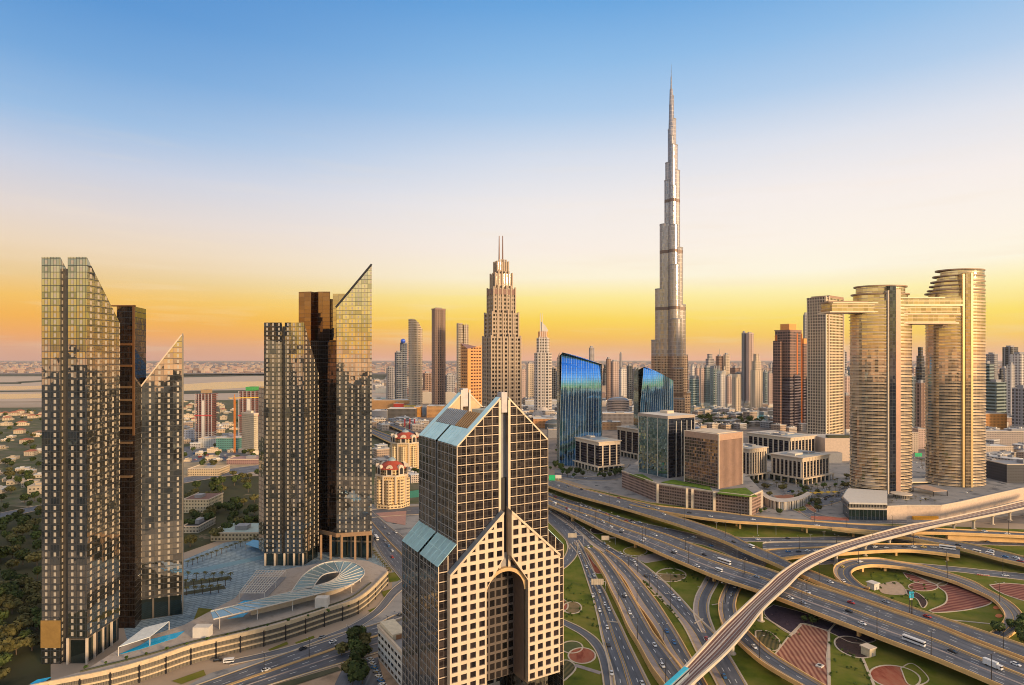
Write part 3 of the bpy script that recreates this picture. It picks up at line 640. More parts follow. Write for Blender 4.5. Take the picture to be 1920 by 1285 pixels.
bed('round tan bed with a cream kerb right of the gabled tower', ell(1073,1140,16,10.6), M_TAN)
bed('red round bed half hidden behind the gabled tower', ell(1047,1136,17,13), M_RED)
bed('grey green oval bed touching a red oval bed', ell(1072,1214,19,10.6), ground_mat('grey green bed', [(.07,.085,.03),(.1,.11,.04)], .2))
bed('bright red oval bed with pale rows near the lower edge', ell(1091,1230,24,14), M_RED)
bed('brown striped bed behind a pink path at the foot of the gabled tower', [(1050,1240),(1066,1240),(1078,1252),(1066,1268),(1050,1276)], M_ROWS3)
bed('long red planted wedge between two ramps', [(1080,1014),(1088,1018),(1110,1052),(1126,1072),(1124,1076),(1114,1072),(1098,1046)], M_RED, .6)
bed('yellow green oval bed beside the widest flyover', ell(1191,1034,21,8), M_YBED)
bed('small dark oval bed in front of the widest flyover', ell(1121,995,13,6.5), M_DARKBED)
bed('green and brown oval bed below the widest flyover', ell(1258,1079,27,12), M_TAN)
bed('green half moon lawn inside an oval kerb', [(1232,1076),(1240,1069),(1258,1066),(1276,1071),(1284,1077),(1258,1077)], M_LAWN, .6)
bed('pink paved parallelogram under the widest flyover', [(1189,1046),(1210,1056),(1252,1049),(1235,1037)], M_SHOULD, .7, 'paving', 'paved_area', False)
bed('oval of dark hedge rows in the lawn right of the rail viaduct', [(1418,1184),(1440,1185),(1458,1199),(1461,1213),(1452,1220),(1435,1213),(1420,1200)], M_ROWS3)
bed('large red bed of straight planted rows at the lower edge', [(1503,1170.5),(1554,1183.5),(1549,1229.6),(1552,1295),(1545,1290),(1453,1229.6),(1483,1191)], M_ROWS, .9, smooth=False)
bed('violet bed darkened to paint in the shade of the widest flyover', [(1450,1135),(1500,1148),(1552,1166),(1640,1198),(1600,1206),(1556,1186),(1503,1169),(1484,1190),(1434,1152)], ground_mat('violet bed with painted shade', [(.025,.018,.03),(.05,.035,.05),(.12,.07,.08),(.03,.02,.03)], .25), .5)  # dark violet colour paints in the shade under the deck
bed('dark oval bed beside the beige kiosk', ell(1601,1214,36,17,R(18)), M_DARKBED)
bed('orange red oval bed at the lower edge', ell(1678,1270,46,20,R(8)), M_RED)
bed('triangular olive bed in the shade of the widest flyover', [(1690,1254),(1712,1246),(1740,1275),(1706,1285)], M_LAWN, .6)
bed('narrow red petal bed inside the loop ramp', [(1694,1074),(1716,1080),(1740,1090),(1756,1098),(1724,1094),(1704,1086)], M_ROWS2, .6)
bed('small red oval bed inside the loop ramp', ell(1731,1100.5,27,8), M_ROWS2, .6)
bed('large crescent of red flowers inside the loop ramp', [(1778,1090),(1857,1125),(1816,1143),(1744,1148),(1774,1132),(1775,1113),(1758,1098)], M_ROWS2)
bed('brown petal bed beside the upper side of the loop ramp', [(1706,1073),(1740,1076),(1772,1088),(1774,1096),(1760,1098),(1730,1086)], M_TAN, .6)
bed('tan paved forecourt of the white kiosk', [(1646,1097),(1680,1091),(1699,1107),(1696,1116),(1655,1113)], plain('tan paving', (.42,.30,.20), .8), 0, 'paving', 'paved_area')
bed('dark curved bed left of the round lawn in the loop', [(1699,1106),(1722,1114),(1737,1129),(1730,1140),(1720,1124),(1703,1116)], M_DARKBED, .6)
bed('red oval bed at the right edge outside the loop ramp', [(1857,1098),(1890,1095),(1935,1102),(1935,1128),(1895,1119),(1870,1108)], M_ROWS2)
bed('upper small orange bed inside the loop ramp', ell(1869,1140,7,3.5), plain('orange flowers', (.5,.16,.06), .9), 0)
bed('lower small orange bed inside the loop ramp', ell(1873,1155.5,7,3.5), plain('orange flowers', (.5,.16,.06), .9), 0)
bed('terracotta planting strip beside the glass corner block', [(1450,930),(1490,930),(1530,958),(1500,962)], plain('terracotta planting', (.42,.17,.09), .9), .5)
bed('green triangular lawn inside the terracotta planting', [(1468,938),(1488,938),(1512,955),(1490,958)], M_LAWN, .4)
bed('red paved strip beside the far flyover', [(1520,968),(1590,971),(1592,977),(1520,975)], plain('red paving', (.38,.12,.07), .9), 0, 'paving', 'paved_area', False)
for i, (a, b, ww) in enumerate((((1078,1248),(1126,1263),3.0), ((1137,1165),(1160,1168),1.2), ((1302,1170),(1318,1161),1.2), ((1480,1195),(1503,1172),1.2),
                             ((1555,1300),(1554,1186),1.4), ((1617,1234),(1645,1300),1.4), ((1192,1118),(1235,1117),.8), ((1433,1158),(1485,1190),1.2), ((1335,1135),(1380,1128),.8),
                             ((1780,1163),(1872,1172),1.0), ((1555,1183),(1582,1152),1.0), ((1460,1040),(1435,1222),.01))):
    if ww < .1: continue
    p, q = P(*a, 0), P(*b, 0); m_ = MB(); dx, dy = q[0]-p[0], q[1]-p[1]; L = math.hypot(dx, dy)
    m_.obox(p, (dx/L, dy/L), (-dy/L, dx/L), 0, L, -ww/2, ww/2, 0, .30+.01*i); struct('footpath', m_, M_KERB if i else M_SHOULD)
# ================================================================== BUILDINGS: helpers
def frame(th): return (math.cos(th), math.sin(th)), (-math.sin(th), math.cos(th))
def reach(o, dr, u):
    """length along dr from o at which the photo column u is met"""
    k = (u-U0)/F; return (k*o[1]-o[0])/(dr[0]-k*dr[1])
def corner(u0, d, uL, uR, th):
    """box seen corner-on: nearest corner, axes and the two side lengths"""
    o = (px(u0, d), d); a, b = frame(th)
    return o, a, b, abs(reach(o, a, uR)), abs(reach(o, b, uL))
def lp(o, a, b, s, t): return (o[0]+a[0]*s+b[0]*t, o[1]+a[1]*s+b[1]*t)
def gdist(v, z=0): return (H-z)*F/(v-V0)
C_CREAM = plain('cream stone', (.60,.48,.35), .75, var=.12)
C_WHITE = plain('off white render', (.60,.54,.46), .7, var=.1)
C_ROOF = plain('pale roof screed', (.50,.44,.37), .85, var=.2, scale=.15)
C_GREY = plain('grey cladding', (.26,.25,.25), .6, var=.15)
C_DARK = plain('dark metal', (.035,.033,.035), .45, .3)
C_BRONZE = plain('bronze cladding', (.20,.10,.045), .4, .5, .15)
C_COPPER = plain('pale blue green roof metal', (.58,.80,.78), .5, .0, .15, .15)
# ================================================================== MIRROR GLASS TOWERS (left)
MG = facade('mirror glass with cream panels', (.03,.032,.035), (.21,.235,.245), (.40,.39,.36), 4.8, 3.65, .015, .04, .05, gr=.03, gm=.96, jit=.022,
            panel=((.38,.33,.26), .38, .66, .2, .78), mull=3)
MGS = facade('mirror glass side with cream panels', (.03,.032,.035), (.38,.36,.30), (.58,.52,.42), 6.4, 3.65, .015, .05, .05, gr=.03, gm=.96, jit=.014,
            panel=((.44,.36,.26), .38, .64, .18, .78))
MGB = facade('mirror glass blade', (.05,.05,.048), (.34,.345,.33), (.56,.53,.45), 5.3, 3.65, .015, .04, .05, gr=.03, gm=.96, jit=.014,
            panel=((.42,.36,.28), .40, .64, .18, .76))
CORE = facade('black bronze glass', (.012,.011,.012), (.05,.035,.03), (.12,.08,.06), 1.6, 3.65, .05, .06, .06, gr=.04, gm=.9, jit=.012)
def tower_one():
    t = thing('glass_tower', 'leftmost mirror glass tower, tall front wing with a raked top and a lower blade behind', 'tower', (px(120,337), 345, 0))
    d0 = 337; zt = zat(482, d0)
    L0, L1, S1, R1 = px(78,d0), px(113,d0), px(127,d0), px(163,d0); bx, bd = px(225,366), 366; zb = zat(606, bd)
    zq = lambda y: zt+(zb-zt)*(y-d0)/(bd-d0)
    m = MB(); m.prism([(L0,d0),(L1,d0),(L1-1,bd),(L0-4,bd)], 0, 0, tops=[zt,zt,zb,zb], m=0); m.build('wing', MG, t)
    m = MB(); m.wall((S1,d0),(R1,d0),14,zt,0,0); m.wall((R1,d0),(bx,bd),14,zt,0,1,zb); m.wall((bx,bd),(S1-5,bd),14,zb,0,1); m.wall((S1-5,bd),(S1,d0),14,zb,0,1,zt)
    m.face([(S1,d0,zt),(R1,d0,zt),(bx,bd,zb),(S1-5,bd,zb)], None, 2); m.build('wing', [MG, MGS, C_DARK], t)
    m = MB(); m.prism([(L1,d0+2.2),(S1,d0+2.2),(S1-3,bd-1),(L1-2,bd-1)], 0, 0, tops=[zat(503,d0)]*2+[zb-1]*2); m.build('recess', plain('grey brown metal', (.10,.09,.08), .4, .5), t)
    # plinth under the right wing
    m = MB(); m.prism([(S1+.6,d0+.6),(R1-.6,d0+.6),(bx-.8,bd),(S1-4,bd)], 0, 14); m.build('lobby', facade('dark lobby glass', (.10,.08,.06), (.05,.08,.08), (.1,.13,.12), 9, 14, .06, .02, .08, gm=.9), t)
    for (x, y) in ((S1,d0),(R1,d0),(px(178,344),343.5),(px(195,352),351),(px(211,359),358)):
        m = MB(); m.box(x-.5,y-.5,0,x+.5,y+.5,14.2); m.build('column', C_CREAM, t)
    m = MB(); m.box(L0-.2,d0-.5,9,L1+.2,d0,24); m.build('screen', plain('ochre mesh screen', (.34,.20,.06), .5, .3), t)
    # dark core behind with balconies
    cx0, cx1, cd = px(219,382), px(253,382), 382; cz = zat(575, cd)
    m = MB(); m.prism([(cx0,cd),(cx1,cd),(cx1-5,cd+20),(cx0-5,cd+20)], 0, cz); m.build('core', [CORE], t)
    m = MB(); m.box(cx1-1.1,cd-.9,120,cx1+.1,cd,cz+.6); m.build('trim', C_BRONZE, t)
    m = MB(); m.box(cx0-3,cd-1,cz,cx1+.1,cd+1,cz+.8); m.build('trim', C_BRONZE, t)
    for v in (648, 688, 728, 752, 778, 804, 832, 862, 895):
        z = zat(v, cd); m = MB(); m.box(cx0+.5,cd-2.0,z,cx1-1.2,cd,z+1.3); m.build('balcony', C_BRONZE if v < 700 else plain('brown balcony front', (.12,.075,.04), .6), t)
    m = MB(); m.prism([(px(240,396),396),(px(274,396),396),(px(272,414),414),(px(238,414),414)], 0, zat(708,396)); m.build('core', [CORE], t)
    # rear blade
    a, b = (px(254,392),392), (px(341,402),402); za, zb2 = zat(738,392), zat(628,402)
    m = MB(); m.prism([a, b, (b[0]-11.6, b[1]+22), (a[0]-11, a[1]+22)], 13, 0, tops=[za,zb2,zb2-2,za-2]); m.build('blade', [MGB], t)
    m = MB(); m.prism([(a[0]+.6,a[1]+.6),(b[0]-.6,b[1]+.6),(b[0]-11.5,b[1]+20),(a[0]-10,a[1]+20)], 0, 13); m.build('lobby', [MATS['dark lobby glass']], t)
    m = MB(); m.prism([b, (b[0]+.8,b[1]+.1), (b[0]-10.6,b[1]+22), (b[0]-11.6,b[1]+22)], 0, zb2+.9); m.build('fin', plain('brushed edge metal', (.45,.40,.33), .35, .7), t)
    m = MB(); m.bar((a[0],a[1]-.2,za), (b[0],b[1]-.2,zb2), .6, .8); m.build('coping', C_CREAM, t)
    return t
tower_one()
def tower_two():
    t = thing('glass_tower', 'second mirror glass tower, low raked front wing before a black core and a pointed blade', 'tower', (px(590,500), 510, 0))
    d0, bd = 496, 519; zt, zb = zat(605, d0), zat(702, bd)
    xs = [px(u, d0) for u in (495, 528, 534, 570)]; bx = px(598, bd)
    m = MB(); m.prism([(xs[0],d0),(xs[1],d0),(xs[1]-2,bd),(xs[0]-6,bd)], 10, 0, tops=[zt,zt,zb,zb]); m.build('wing', [MG], t)
    m = MB(); m.prism([(xs[1],d0+2),(xs[2],d0+2),(xs[2]-2,bd),(xs[1]-2,bd)], 10, 0, tops=[zt-3,zt-3,zb,zb]); m.build('recess', MATS['grey brown metal'], t)
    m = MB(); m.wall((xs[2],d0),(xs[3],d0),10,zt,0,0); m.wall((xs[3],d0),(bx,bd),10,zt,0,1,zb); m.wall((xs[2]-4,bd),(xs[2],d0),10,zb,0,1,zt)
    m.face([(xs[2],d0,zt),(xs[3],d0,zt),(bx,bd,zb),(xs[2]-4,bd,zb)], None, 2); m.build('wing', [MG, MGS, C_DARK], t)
    m = MB(); m.prism([(px(485,516),516),(xs[0]-1,d0+6),(xs[0]-4,bd+10),(px(485,516)-4,bd+14)], 8, zat(727,510)); m.build('wing', [MGS], t)
    m = MB(); m.prism([(xs[0]+1,d0+1),(xs[3]-1,d0+1),(bx-1,bd),(xs[0]-4,bd)], 0, 10); m.build('lobby', [MATS['dark lobby glass']], t)
    for u in (497, 515, 533, 551, 568): m = MB(); m.box(px(u,d0)-.6,d0-.3,0,px(u,d0)+.6,d0+.9,10.2); m.build('column', C_CREAM, t)
    # core, two heights
    m = MB(); m.prism([(px(583,531),531),(px(632,531),531),(px(632,531),548),(px(581,548),548)], 0, zat(638,531)); m.build('core', [CORE], t)
    m = MB(); m.prism([(px(560,549),549),(px(583,545),545),(px(590,551),551),(px(597,546),546),(px(619,546),546),(px(619,566),566),(px(560,566),566)], 0, zat(547,546)); m.build('core', [facade('brown mirror glass', (.05,.035,.03), (.16,.09,.06), (.22,.13,.09), 6, 3.65, .01, .02, .02, gr=.03, gm=.92, jit=.008)], t)
    m = MB(); m.prism([(px(619,547),547),(px(627,547),547),(px(627,566),566),(px(619,566),566)], 0, zat(561,547)); m.build('core', [CORE], t)
    m = MB(); m.prism([(px(624,538),538),(px(650,538),538),(px(650,560),560),(px(624,560),560)], 0, zat(551,538)); m.build('core', [facade('pale mirror glass', (.2,.18,.15), (.34,.28,.22), (.42,.36,.28), 5, 3.65, .01, .02, .02, gr=.04, gm=.9, jit=.01)], t)
    # blade with its raked roof
    a, b = (px(631,513),513), (px(697,511),511); za, zb2 = zat(578,513), zat(497,511)
    m = MB(); m.wall(a, b, 21, za, 0, 0, zb2, 0); e = (b[0]-5.6, b[1]+24); g_ = (a[0]-7, a[1]+22)
    m.wall(b, e, 21, zb2, 0, 0, zb2-3); m.wall(e, g_, 21, zb2-3, 0, 0, za-3); m.wall(g_, a, 21, za-3, 0, 0, za)
    m.face([(a[0],a[1],za),(b[0],b[1],zb2),(e[0],e[1],zb2-3),(g_[0],g_[1],za-3)], None, 1); m.build('blade', [MGB, C_DARK], t)
    m = MB(); m.bar((a[0]-.6,a[1]-.2,za+.6), (b[0],b[1]-.2,zb2+.6), .8, 1.4); m.build('coping', C_DARK, t)
    m = MB(); m.bar((px(600,530),529.5,18.5), (a[0],a[1]-.3,20), 1.2, 3.2); m.bar((a[0],a[1]-.3,20), (b[0],b[1]-.3,22.5), 1.2, 3.2); m.build('canopy_beam', C_BRONZE if False else plain('brown stone beam', (.36,.22,.12), .7), t)
    m = MB(); m.prism([(a[0]-7,a[1]+6),(b[0]-1,b[1]+5),(b[0]-3,b[1]+20),(a[0]-8,a[1]+20)], 0, 20); m.build('lobby', [MATS['dark lobby glass']], t)
    for u in (602, 620, 641, 666, 689): m = MB(); x = px(u, 512); m.box(x-.7,511.2,0,x+.7,512.8,20.5); m.build('column', MATS['brown stone beam'], t)
    return t
tower_two()
# ================================================================== GABLED TOWER (centre front)
def gabled_tower():
    o = (px(857,250), 250.0); a, b = frame(R(30)); W, D_ = 44.2, 41.8
    t = thing('gabled_tower', 'near tower with stepped gables, a cream window grid and a tall round arch', 'tower', (*lp(o,a,b,22,20), 0))
    G = facade('dark gridded glass', (.05,.04,.035), (.05,.04,.04), (.17,.13,.115), 2.01, 1.925, .025, .03, .03, gr=.05, gm=.82, jit=.03)
    GS = facade('grey gridded glass', (.14,.13,.12), (.12,.12,.11), (.26,.25,.22), 2.09, 3.85, .03, .03, .03, gr=.05, gm=.88, jit=.03)
    CR = plain('warm cream aluminium', (.60,.47,.33), .5, .1, .14, .25); GM = plain('blue grey aluminium', (.24,.27,.29), .45, .4, .1)
    ev, rd = 131.9, 152.9; sl = (rd-ev)/(W/2)
    roof = lambda s: ev+sl*min(s, W-s)
    def fq(s, tt, z): p = lp(o,a,b,s,tt); return (p[0],p[1],z)
    s0, s1 = 20.1, 24.1
    # front glazing, two halves and the slot between them
    for x0, x1, pts in ((0, s0, [(0,79),(s0,79),(s0,roof(s0)),(0,ev)]), (s1, W, [(s1,79),(W,79),(W,ev),(s1,roof(s1))])):
        m = MB(); m.face([fq(s,0,z) for s, z in pts], [(s,z) for s, z in pts]); m.build('glazing', G, t)
    m = MB(); m.face([fq(s0,2.5,86),fq(s1,2.5,86),fq(s1,2.5,rd-6),fq(s0,2.5,rd-6)]); m.face([fq(s0,0,86),fq(s0,2.5,86),fq(s0,2.5,rd-2),fq(s0,0,rd-2)]); m.face([fq(s1,2.5,86),fq(s1,0,86),fq(s1,0,rd-2),fq(s1,2.5,rd-2)]); m.build('recess', C_GREY, t)
    m = MB()
    for i in range(12):
        s = i*W/11; wd = .22 if 0 < i < 11 else .4
        if i in (5, 6): wd = 1.1
        ss = s-(.3 if i == 5 else 0)+(.3 if i == 6 else 0)
        m.obox(o, a, b, max(0,ss-wd/2), min(W,ss+wd/2), -.28, .02, 79, min(roof(max(0,ss-wd/2)), roof(min(W,ss+wd/2)))+.1)
    z = ev-3.85*13
    while z < rd:
        k = max(0, (z-ev)/sl)
        for x0, x1 in ((k, s0), (s1, W-k)):
            if x1-x0 > 1: m.obox(o, a, b, x0, x1, -.2, .015, z-.13, z+.13)
        z += 3.85
    m.build('window_grid', CR, t)
    # side face, two halves with a groove
    gm0, gm1 = 20.0, 22.0
    for x0, x1 in ((0,gm0),(gm1,D_)):
        m = MB(); m.face([fq(0,x1,0),fq(0,x0,0),fq(0,x0,ev),fq(0,x1,ev)], [(x1,0),(x0,0),(x0,ev),(x1,ev)]); m.build('glazing', GS, t)
        m = MB(); n = 5
        for i in range(n+1):
            q = x0+(x1-x0)*i/n; m.obox(o,a,b,-.2,.02,max(x0,q-.14),min(x1,q+.14),0,ev)
        z = ev-3.85*33
        while z < ev: m.obox(o,a,b,-.16,.015,x0,x1,z-.13,z+.13); z += 3.85
        m.build('window_grid', plain('grey side mullion', (.34,.31,.28), .5, .2), t)  # side grid is greyer than the cream front grid
    m = MB(); m.obox(o,a,b,.3,1.5,gm0,gm1,0,ev-.5); m.build('recess', GM, t)
    m = MB(); m.face([fq(W,0,0),fq(W,D_,0),fq(W,D_,ev),fq(W,0,ev)]); m.face([fq(W,D_,0),fq(0,D_,0),fq(0,D_,ev),fq(W,D_,ev)]); m.build('glazing', GS, t)
    # gables (front and rear): slabs with blue green copings
    for t0, t1 in ((0.05,3.6),(D_-3.6,D_)):
        for x0, x1 in ((0,s0),(s1,W)):
            m = MB(); za, zb = roof(x0), roof(x1); f_ = lambda s, tt, z: fq(s,tt,z)
            m.face([f_(x0,t1,za),f_(x0,t0,za),f_(x0,t0,ev-1),f_(x0,t1,ev-1)]); m.face([f_(x1,t0,ev),f_(x1,t1,ev),f_(x1,t1,zb),f_(x1,t0,zb)])
            m.face([f_(x1,t1,ev-1),f_(x0,t1,ev-1),f_(x0,t1,za),f_(x1,t1,zb)])
            if t0 > 1: m.face([f_(x0,t0,ev-1),f_(x1,t0,ev-1),f_(x1,t0,zb),f_(x0,t0,za)])
            m.build('gable', plain('sand coloured inner wall', (.58,.40,.22), .7), t)
            m = MB(); e = .5
            P0 = [f_(x0,t0-.25,za+e), f_(x1,t0-.25,zb+e), f_(x1,t1+.2,zb+e), f_(x0,t1+.2,za+e)]; P1 = [(p[0],p[1],p[2]-e-.4) for p in P0]
            m.face(P0, None, 0); m.face([P1[0],P1[1],P0[1],P0[0]], None, 1); m.face([P1[2],P1[3],P0[3],P0[2]], None, 1); m.face([P1[3],P1[0],P0[0],P0[3]], None, 0); m.face([P1[1],P1[2],P0[2],P0[1]], None, 1)
            m.build('coping', [C_COPPER, CR], t)
        m = MB(); m.obox(o,a,b,s0+.6,s1-.6,t0-.1,t1+.1,rd-8,rd+.6); m.build('ridge_post', plain('lilac grey metal', (.40,.36,.35), .5, .2), t)
        if t0 > 1:
            for x in (s0-.5, s1-.3): m = MB(); m.obox(o,a,b,x,x+.8,t0-.6,t0,ev+10,rd); m.build('ridge_post', C_WHITE, t)
    # roof slopes: blue green eaves, ribbed panels, open well
    def slope(f0, f1, t0, t1, mirror, h=.25):
        r_ = lambda f: (f*W/2 if not mirror else W-f*W/2)
        q = [fq(r_(f0),t0,ev+(rd-ev)*f0+h), fq(r_(f0),t1,ev+(rd-ev)*f0+h), fq(r_(f1),t1,ev+(rd-ev)*f1+h), fq(r_(f1),t0,ev+(rd-ev)*f1+h)]
        return q if mirror else q[::-1]
    for mir in (False, True):
        for t0, t1 in ((3.6,gm0),(gm1,D_-3.6)):
            m = MB(); m.face(slope(0,.30,t0,t1,mir,.32))
            m.build('eave_panel', C_COPPER, t)
            m = MB()
            for i in range(6):
                q = t0+(t1-t0)*i/5; A, B = slope(0,.3,q,q+.01,mir,.4)[0:2] if mir else slope(0,.3,q,q+.01,mir,.4)[2:4]
                p0 = fq(0 if not mir else W, q, ev+.4); p1 = fq(.15*W if not mir else W-.15*W, q, ev+(rd-ev)*.3+.4); m.bar(p0, p1, .16, .16)
            m.build('seam', C_COPPER, t)
        m = MB(); m.face(slope(.30,.60,3.6,D_-3.6,mir,-.3)); m.build('roof', plain('dark roof membrane', (.10,.09,.085), .8), t)
        for t0, t1, mt in ((3.8,17.5,plain('orange roof batten', (.55,.30,.12), .6)),(17.5,D_-4,plain('grey roof batten', (.42,.40,.37), .6))):
            m = MB(); n = int((t1-t0)/1.75)
            for i in range(n):
                q = t0+.5+(t1-t0)*i/n; sg = (lambda f: f*W/2) if not mir else (lambda f: W-f*W/2)
                m.bar(fq(sg(.31),q,ev+(rd-ev)*.31+.1), fq(sg(.60),q,ev+(rd-ev)*.60+.1), .8, .7)
            m.build('louvre', mt, t)
    zz = ev+(rd-ev)*.34
    m = MB(); m.face([fq(W*.30,3.6,zz-.4),fq(W*.70,3.6,zz-.4),fq(W*.70,D_-3.6,zz-.4),fq(W*.30,D_-3.6,zz-.4)]); m.build('roof', C_ROOF, t)
    m = MB(); m.obox(o,a,b,W*.32,W*.64,4.6,15,zz-.4,ev+(rd-ev)*.66); m.build('plant_room', plain('buff plant room', (.60,.50,.34), .7), t)
    # shoulder wings
    ws, wl, wh = 8.2, 84.4, 91.9
    for sg, s_in in ((-1,0.0),(1,W)):
        s_out = s_in+sg*ws
        m = MB(); q = [(s_out,30),(s_in,30),(s_in,wh),(s_out,wl)] if sg < 0 else [(s_in,30),(s_out,30),(s_out,wl),(s_in,wh)]
        m.face([fq(s,.03,z) for s, z in q], [(s,z) for s, z in q]); m.build('glazing', G, t)
        m = MB()
        for s in (s_in, (s_in+s_out)/2, s_out): m.obox(o,a,b,s-.17,s+.17,-.2,.05,30,wl+(wh-wl)*(1-abs(s-s_in)/ws))
        z = ev-3.85*26
        while z < wl: m.obox(o,a,b,min(s_in,s_out),max(s_in,s_out),-.16,.04,z-.16,z+.16); z += 3.85
        m.build('window_grid', CR, t)
        for x0, x1 in ((0,gm0),(gm1,D_)):
            m = MB(); q = [fq(s_out,x1,0),fq(s_out,x0,0),fq(s_out,x0,wl),fq(s_out,x1,wl)]
            m.face(q if sg < 0 else q[::-1], [(x1,0),(x0,0),(x0,wl),(x1,wl)] if sg < 0 else [(x1,wl),(x0,wl),(x0,0),(x1,0)]); m.build('glazing', GS, t)
            m = MB()
            for i in range(6):
                q = x0+(x1-x0)*i/5; lo_, hi_ = sorted((s_out, s_out+sg*.2)); m.obox(o,a,b,lo_,hi_,max(x0,q-.13),min(x1,q+.13),0,wl)
            z = ev-3.85*33
            while z < wl: lo_, hi_ = sorted((s_out, s_out+sg*.16)); m.obox(o,a,b,lo_,hi_,x0,x1,z-.12,z+.12); z += 3.85
            m.build('window_grid', MATS['grey side mullion'], t)
            m = MB(); q = [fq(s_out-sg*-.3,x0,wl-.2),fq(s_in,x0,wh+.2),fq(s_in,x1,wh+.2),fq(s_out-sg*-.3,x1,wl-.2)]
            m.face(q if sg > 0 else q[::-1]) ; m.face(q[::-1] if sg > 0 else q); m.build('eave_panel', C_COPPER, t)
            m = MB()
            for i in range(5):
                y = x0+.2+(x1-x0-.4)*i/4; m.bar(fq(s_out,y,wl+.05), fq(s_in,y,wh+.4), .2, .2)
            m.bar(fq((s_out+s_in)/2,x0,(wl+wh)/2+.2), fq((s_out+s_in)/2,x1,(wl+wh)/2+.2), .2, .2); m.build('seam', C_COPPER, t)
        m = MB(); lo_, hi_ = sorted((s_out-sg*.4, s_out-sg*1.4)); m.obox(o,a,b,lo_,hi_,gm0,gm1,0,wl-.3); m.build('recess', GM, t)
    # portal with punched windows and the arch
    pl, pr, pt, pv, pk, cs = -4.5, 48.7, -3.0, 81.0, 104.8, 22.1
    ps = (pk-pv)/(cs-pl); ptop = lambda s: pv+ps*(min(s, 2*cs-s)-pl)
    ar, az = 9.3, 68.3; n0, n1, x0s = 20.2, 24.0, 84.0
    def clip(poly, f):
        out = []
        for i in range(len(poly)):
            p, q = poly[i], poly[(i+1) % len(poly)]; fp, fq_ = f(p), f(q)
            if fp >= 0: out.append(p)
            if (fp >= 0) != (fq_ >= 0): k = fp/(fp-fq_); out.append((p[0]+(q[0]-p[0])*k, p[1]+(q[1]-p[1])*k))
        return out
    stone = MB(); gl = MB(); reveal = MB()
    zb_ = [z for z in [72.5-3.95*i for i in range(12)] if z > 28][::-1]+[72.5+3.95*i for i in range(1, 10)]
    cols = [pl+i*(12-pl)/4 for i in range(5)]+[16.1, 20.2]
    for mir in (False, True):
        mx = lambda s: (2*cs-s) if mir else s
        def put(mb, poly, tt, u=None):
            q = [fq(mx(s), tt, z) for s, z in poly]; mb.face(q if not mir else q[::-1], [(mx(s),z) for s, z in poly] if not mir else [(mx(s),z) for s, z in poly][::-1])
        for j in range(len(zb_)-1):
            for i in range(len(cols)-1):
                c = [(cols[i],zb_[j]),(cols[i+1],zb_[j]),(cols[i+1],zb_[j+1]),(cols[i],zb_[j+1])]
                fs = [lambda p: ptop(p[0])-p[1]]
                if zb_[j] >= 72.4: fs.append(lambda p: 12+(p[1]-72.5)*(8.2/11.5)-p[0])
                elif cols[i] >= 11.9: continue
                q = c
                for f_ in fs: q = clip(q, f_) if q else q
                if len(q) < 3: continue
                ar_ = abs(sum(q[k][0]*q[(k+1) % len(q)][1]-q[(k+1) % len(q)][0]*q[k][1] for k in range(len(q))))/2
                w0, w1, h0, h1 = cols[i]+.75, cols[i+1]-.75, zb_[j]+.68, zb_[j+1]-.72
                if ar_ > .97*(cols[i+1]-cols[i])*(zb_[j+1]-zb_[j]):
                    for r_ in ([(c[0][0],c[0][1]),(w0,h0),(w0,h1),(c[3][0],c[3][1])], [(c[0][0],c[0][1]),(c[1][0],c[1][1]),(w1,h0),(w0,h0)],
                               [(w1,h0),(c[1][0],c[1][1]),(c[2][0],c[2][1]),(w1,h1)], [(w0,h1),(w1,h1),(c[2][0],c[2][1]),(c[3][0],c[3][1])]): put(stone, r_, pt)
                    put(gl, [(w0,h0),(w1,h0),(w1,h1),(w0,h1)], pt+.55)
                    for (p, q2) in (((w0,h0),(w0,h1)),((w1,h1),(w1,h0)),((w0,h1),(w1,h1)),((w1,h0),(w0,h0))):
                        z_ = [fq(mx(p[0]),pt,p[1]),fq(mx(q2[0]),pt,q2[1]),fq(mx(q2[0]),pt+.55,q2[1]),fq(mx(p[0]),pt+.55,p[1])]; stone.face(z_ if mir else z_[::-1])
                else:
                    # cut cells: glass set in a stone border that follows the edge
                    put(stone, q, pt)
                    cx_, cz_ = sum(p[0] for p in q)/len(q), sum(p[1] for p in q)/len(q)
                    if ar_ > 5: put(gl, [(cx_+(p[0]-cx_)*.52, cz_+(p[1]-cz_)*.52) for p in q], pt-.02)
    stone.build('portal_wall', CR, t); gl.build('glazing', facade('dark window glass', (.04,.035,.035), (.02,.018,.02), (.10,.07,.065), 1.4, 4, .02, .01, .01, gm=.75, jit=.03), t)
    # portal flanks, copings, inner slit
    m = MB()
    for s in (pl, pr): q = [fq(s,pt,28),fq(s,8,28),fq(s,8,pv),fq(s,pt,pv)]; m.face(q if s == pr else q[::-1])
    for s in (n0, n1): q = [fq(s,pt,x0s),fq(s,2,x0s),fq(s,2,pk),fq(s,pt,pk-1.5)]; m.face(q[::-1] if s == n0 else q)
    for sg, e0, e1 in ((-1,12.0,n0),(1,2*cs-12.0,n1)):
        q = [fq(e0,pt,72.5),fq(e0,5,72.5),fq(e1,5,x0s),fq(e1,pt,x0s)]; m.face(q); m.face(q[::-1])
        q = [fq(e0,pt,28),fq(e0,5,28),fq(e0,5,72.5),fq(e0,pt,72.5)]; m.face(q if sg > 0 else q[::-1]); m.face(q[::-1] if sg > 0 else q)
    m.build('portal_flank', CR, t)
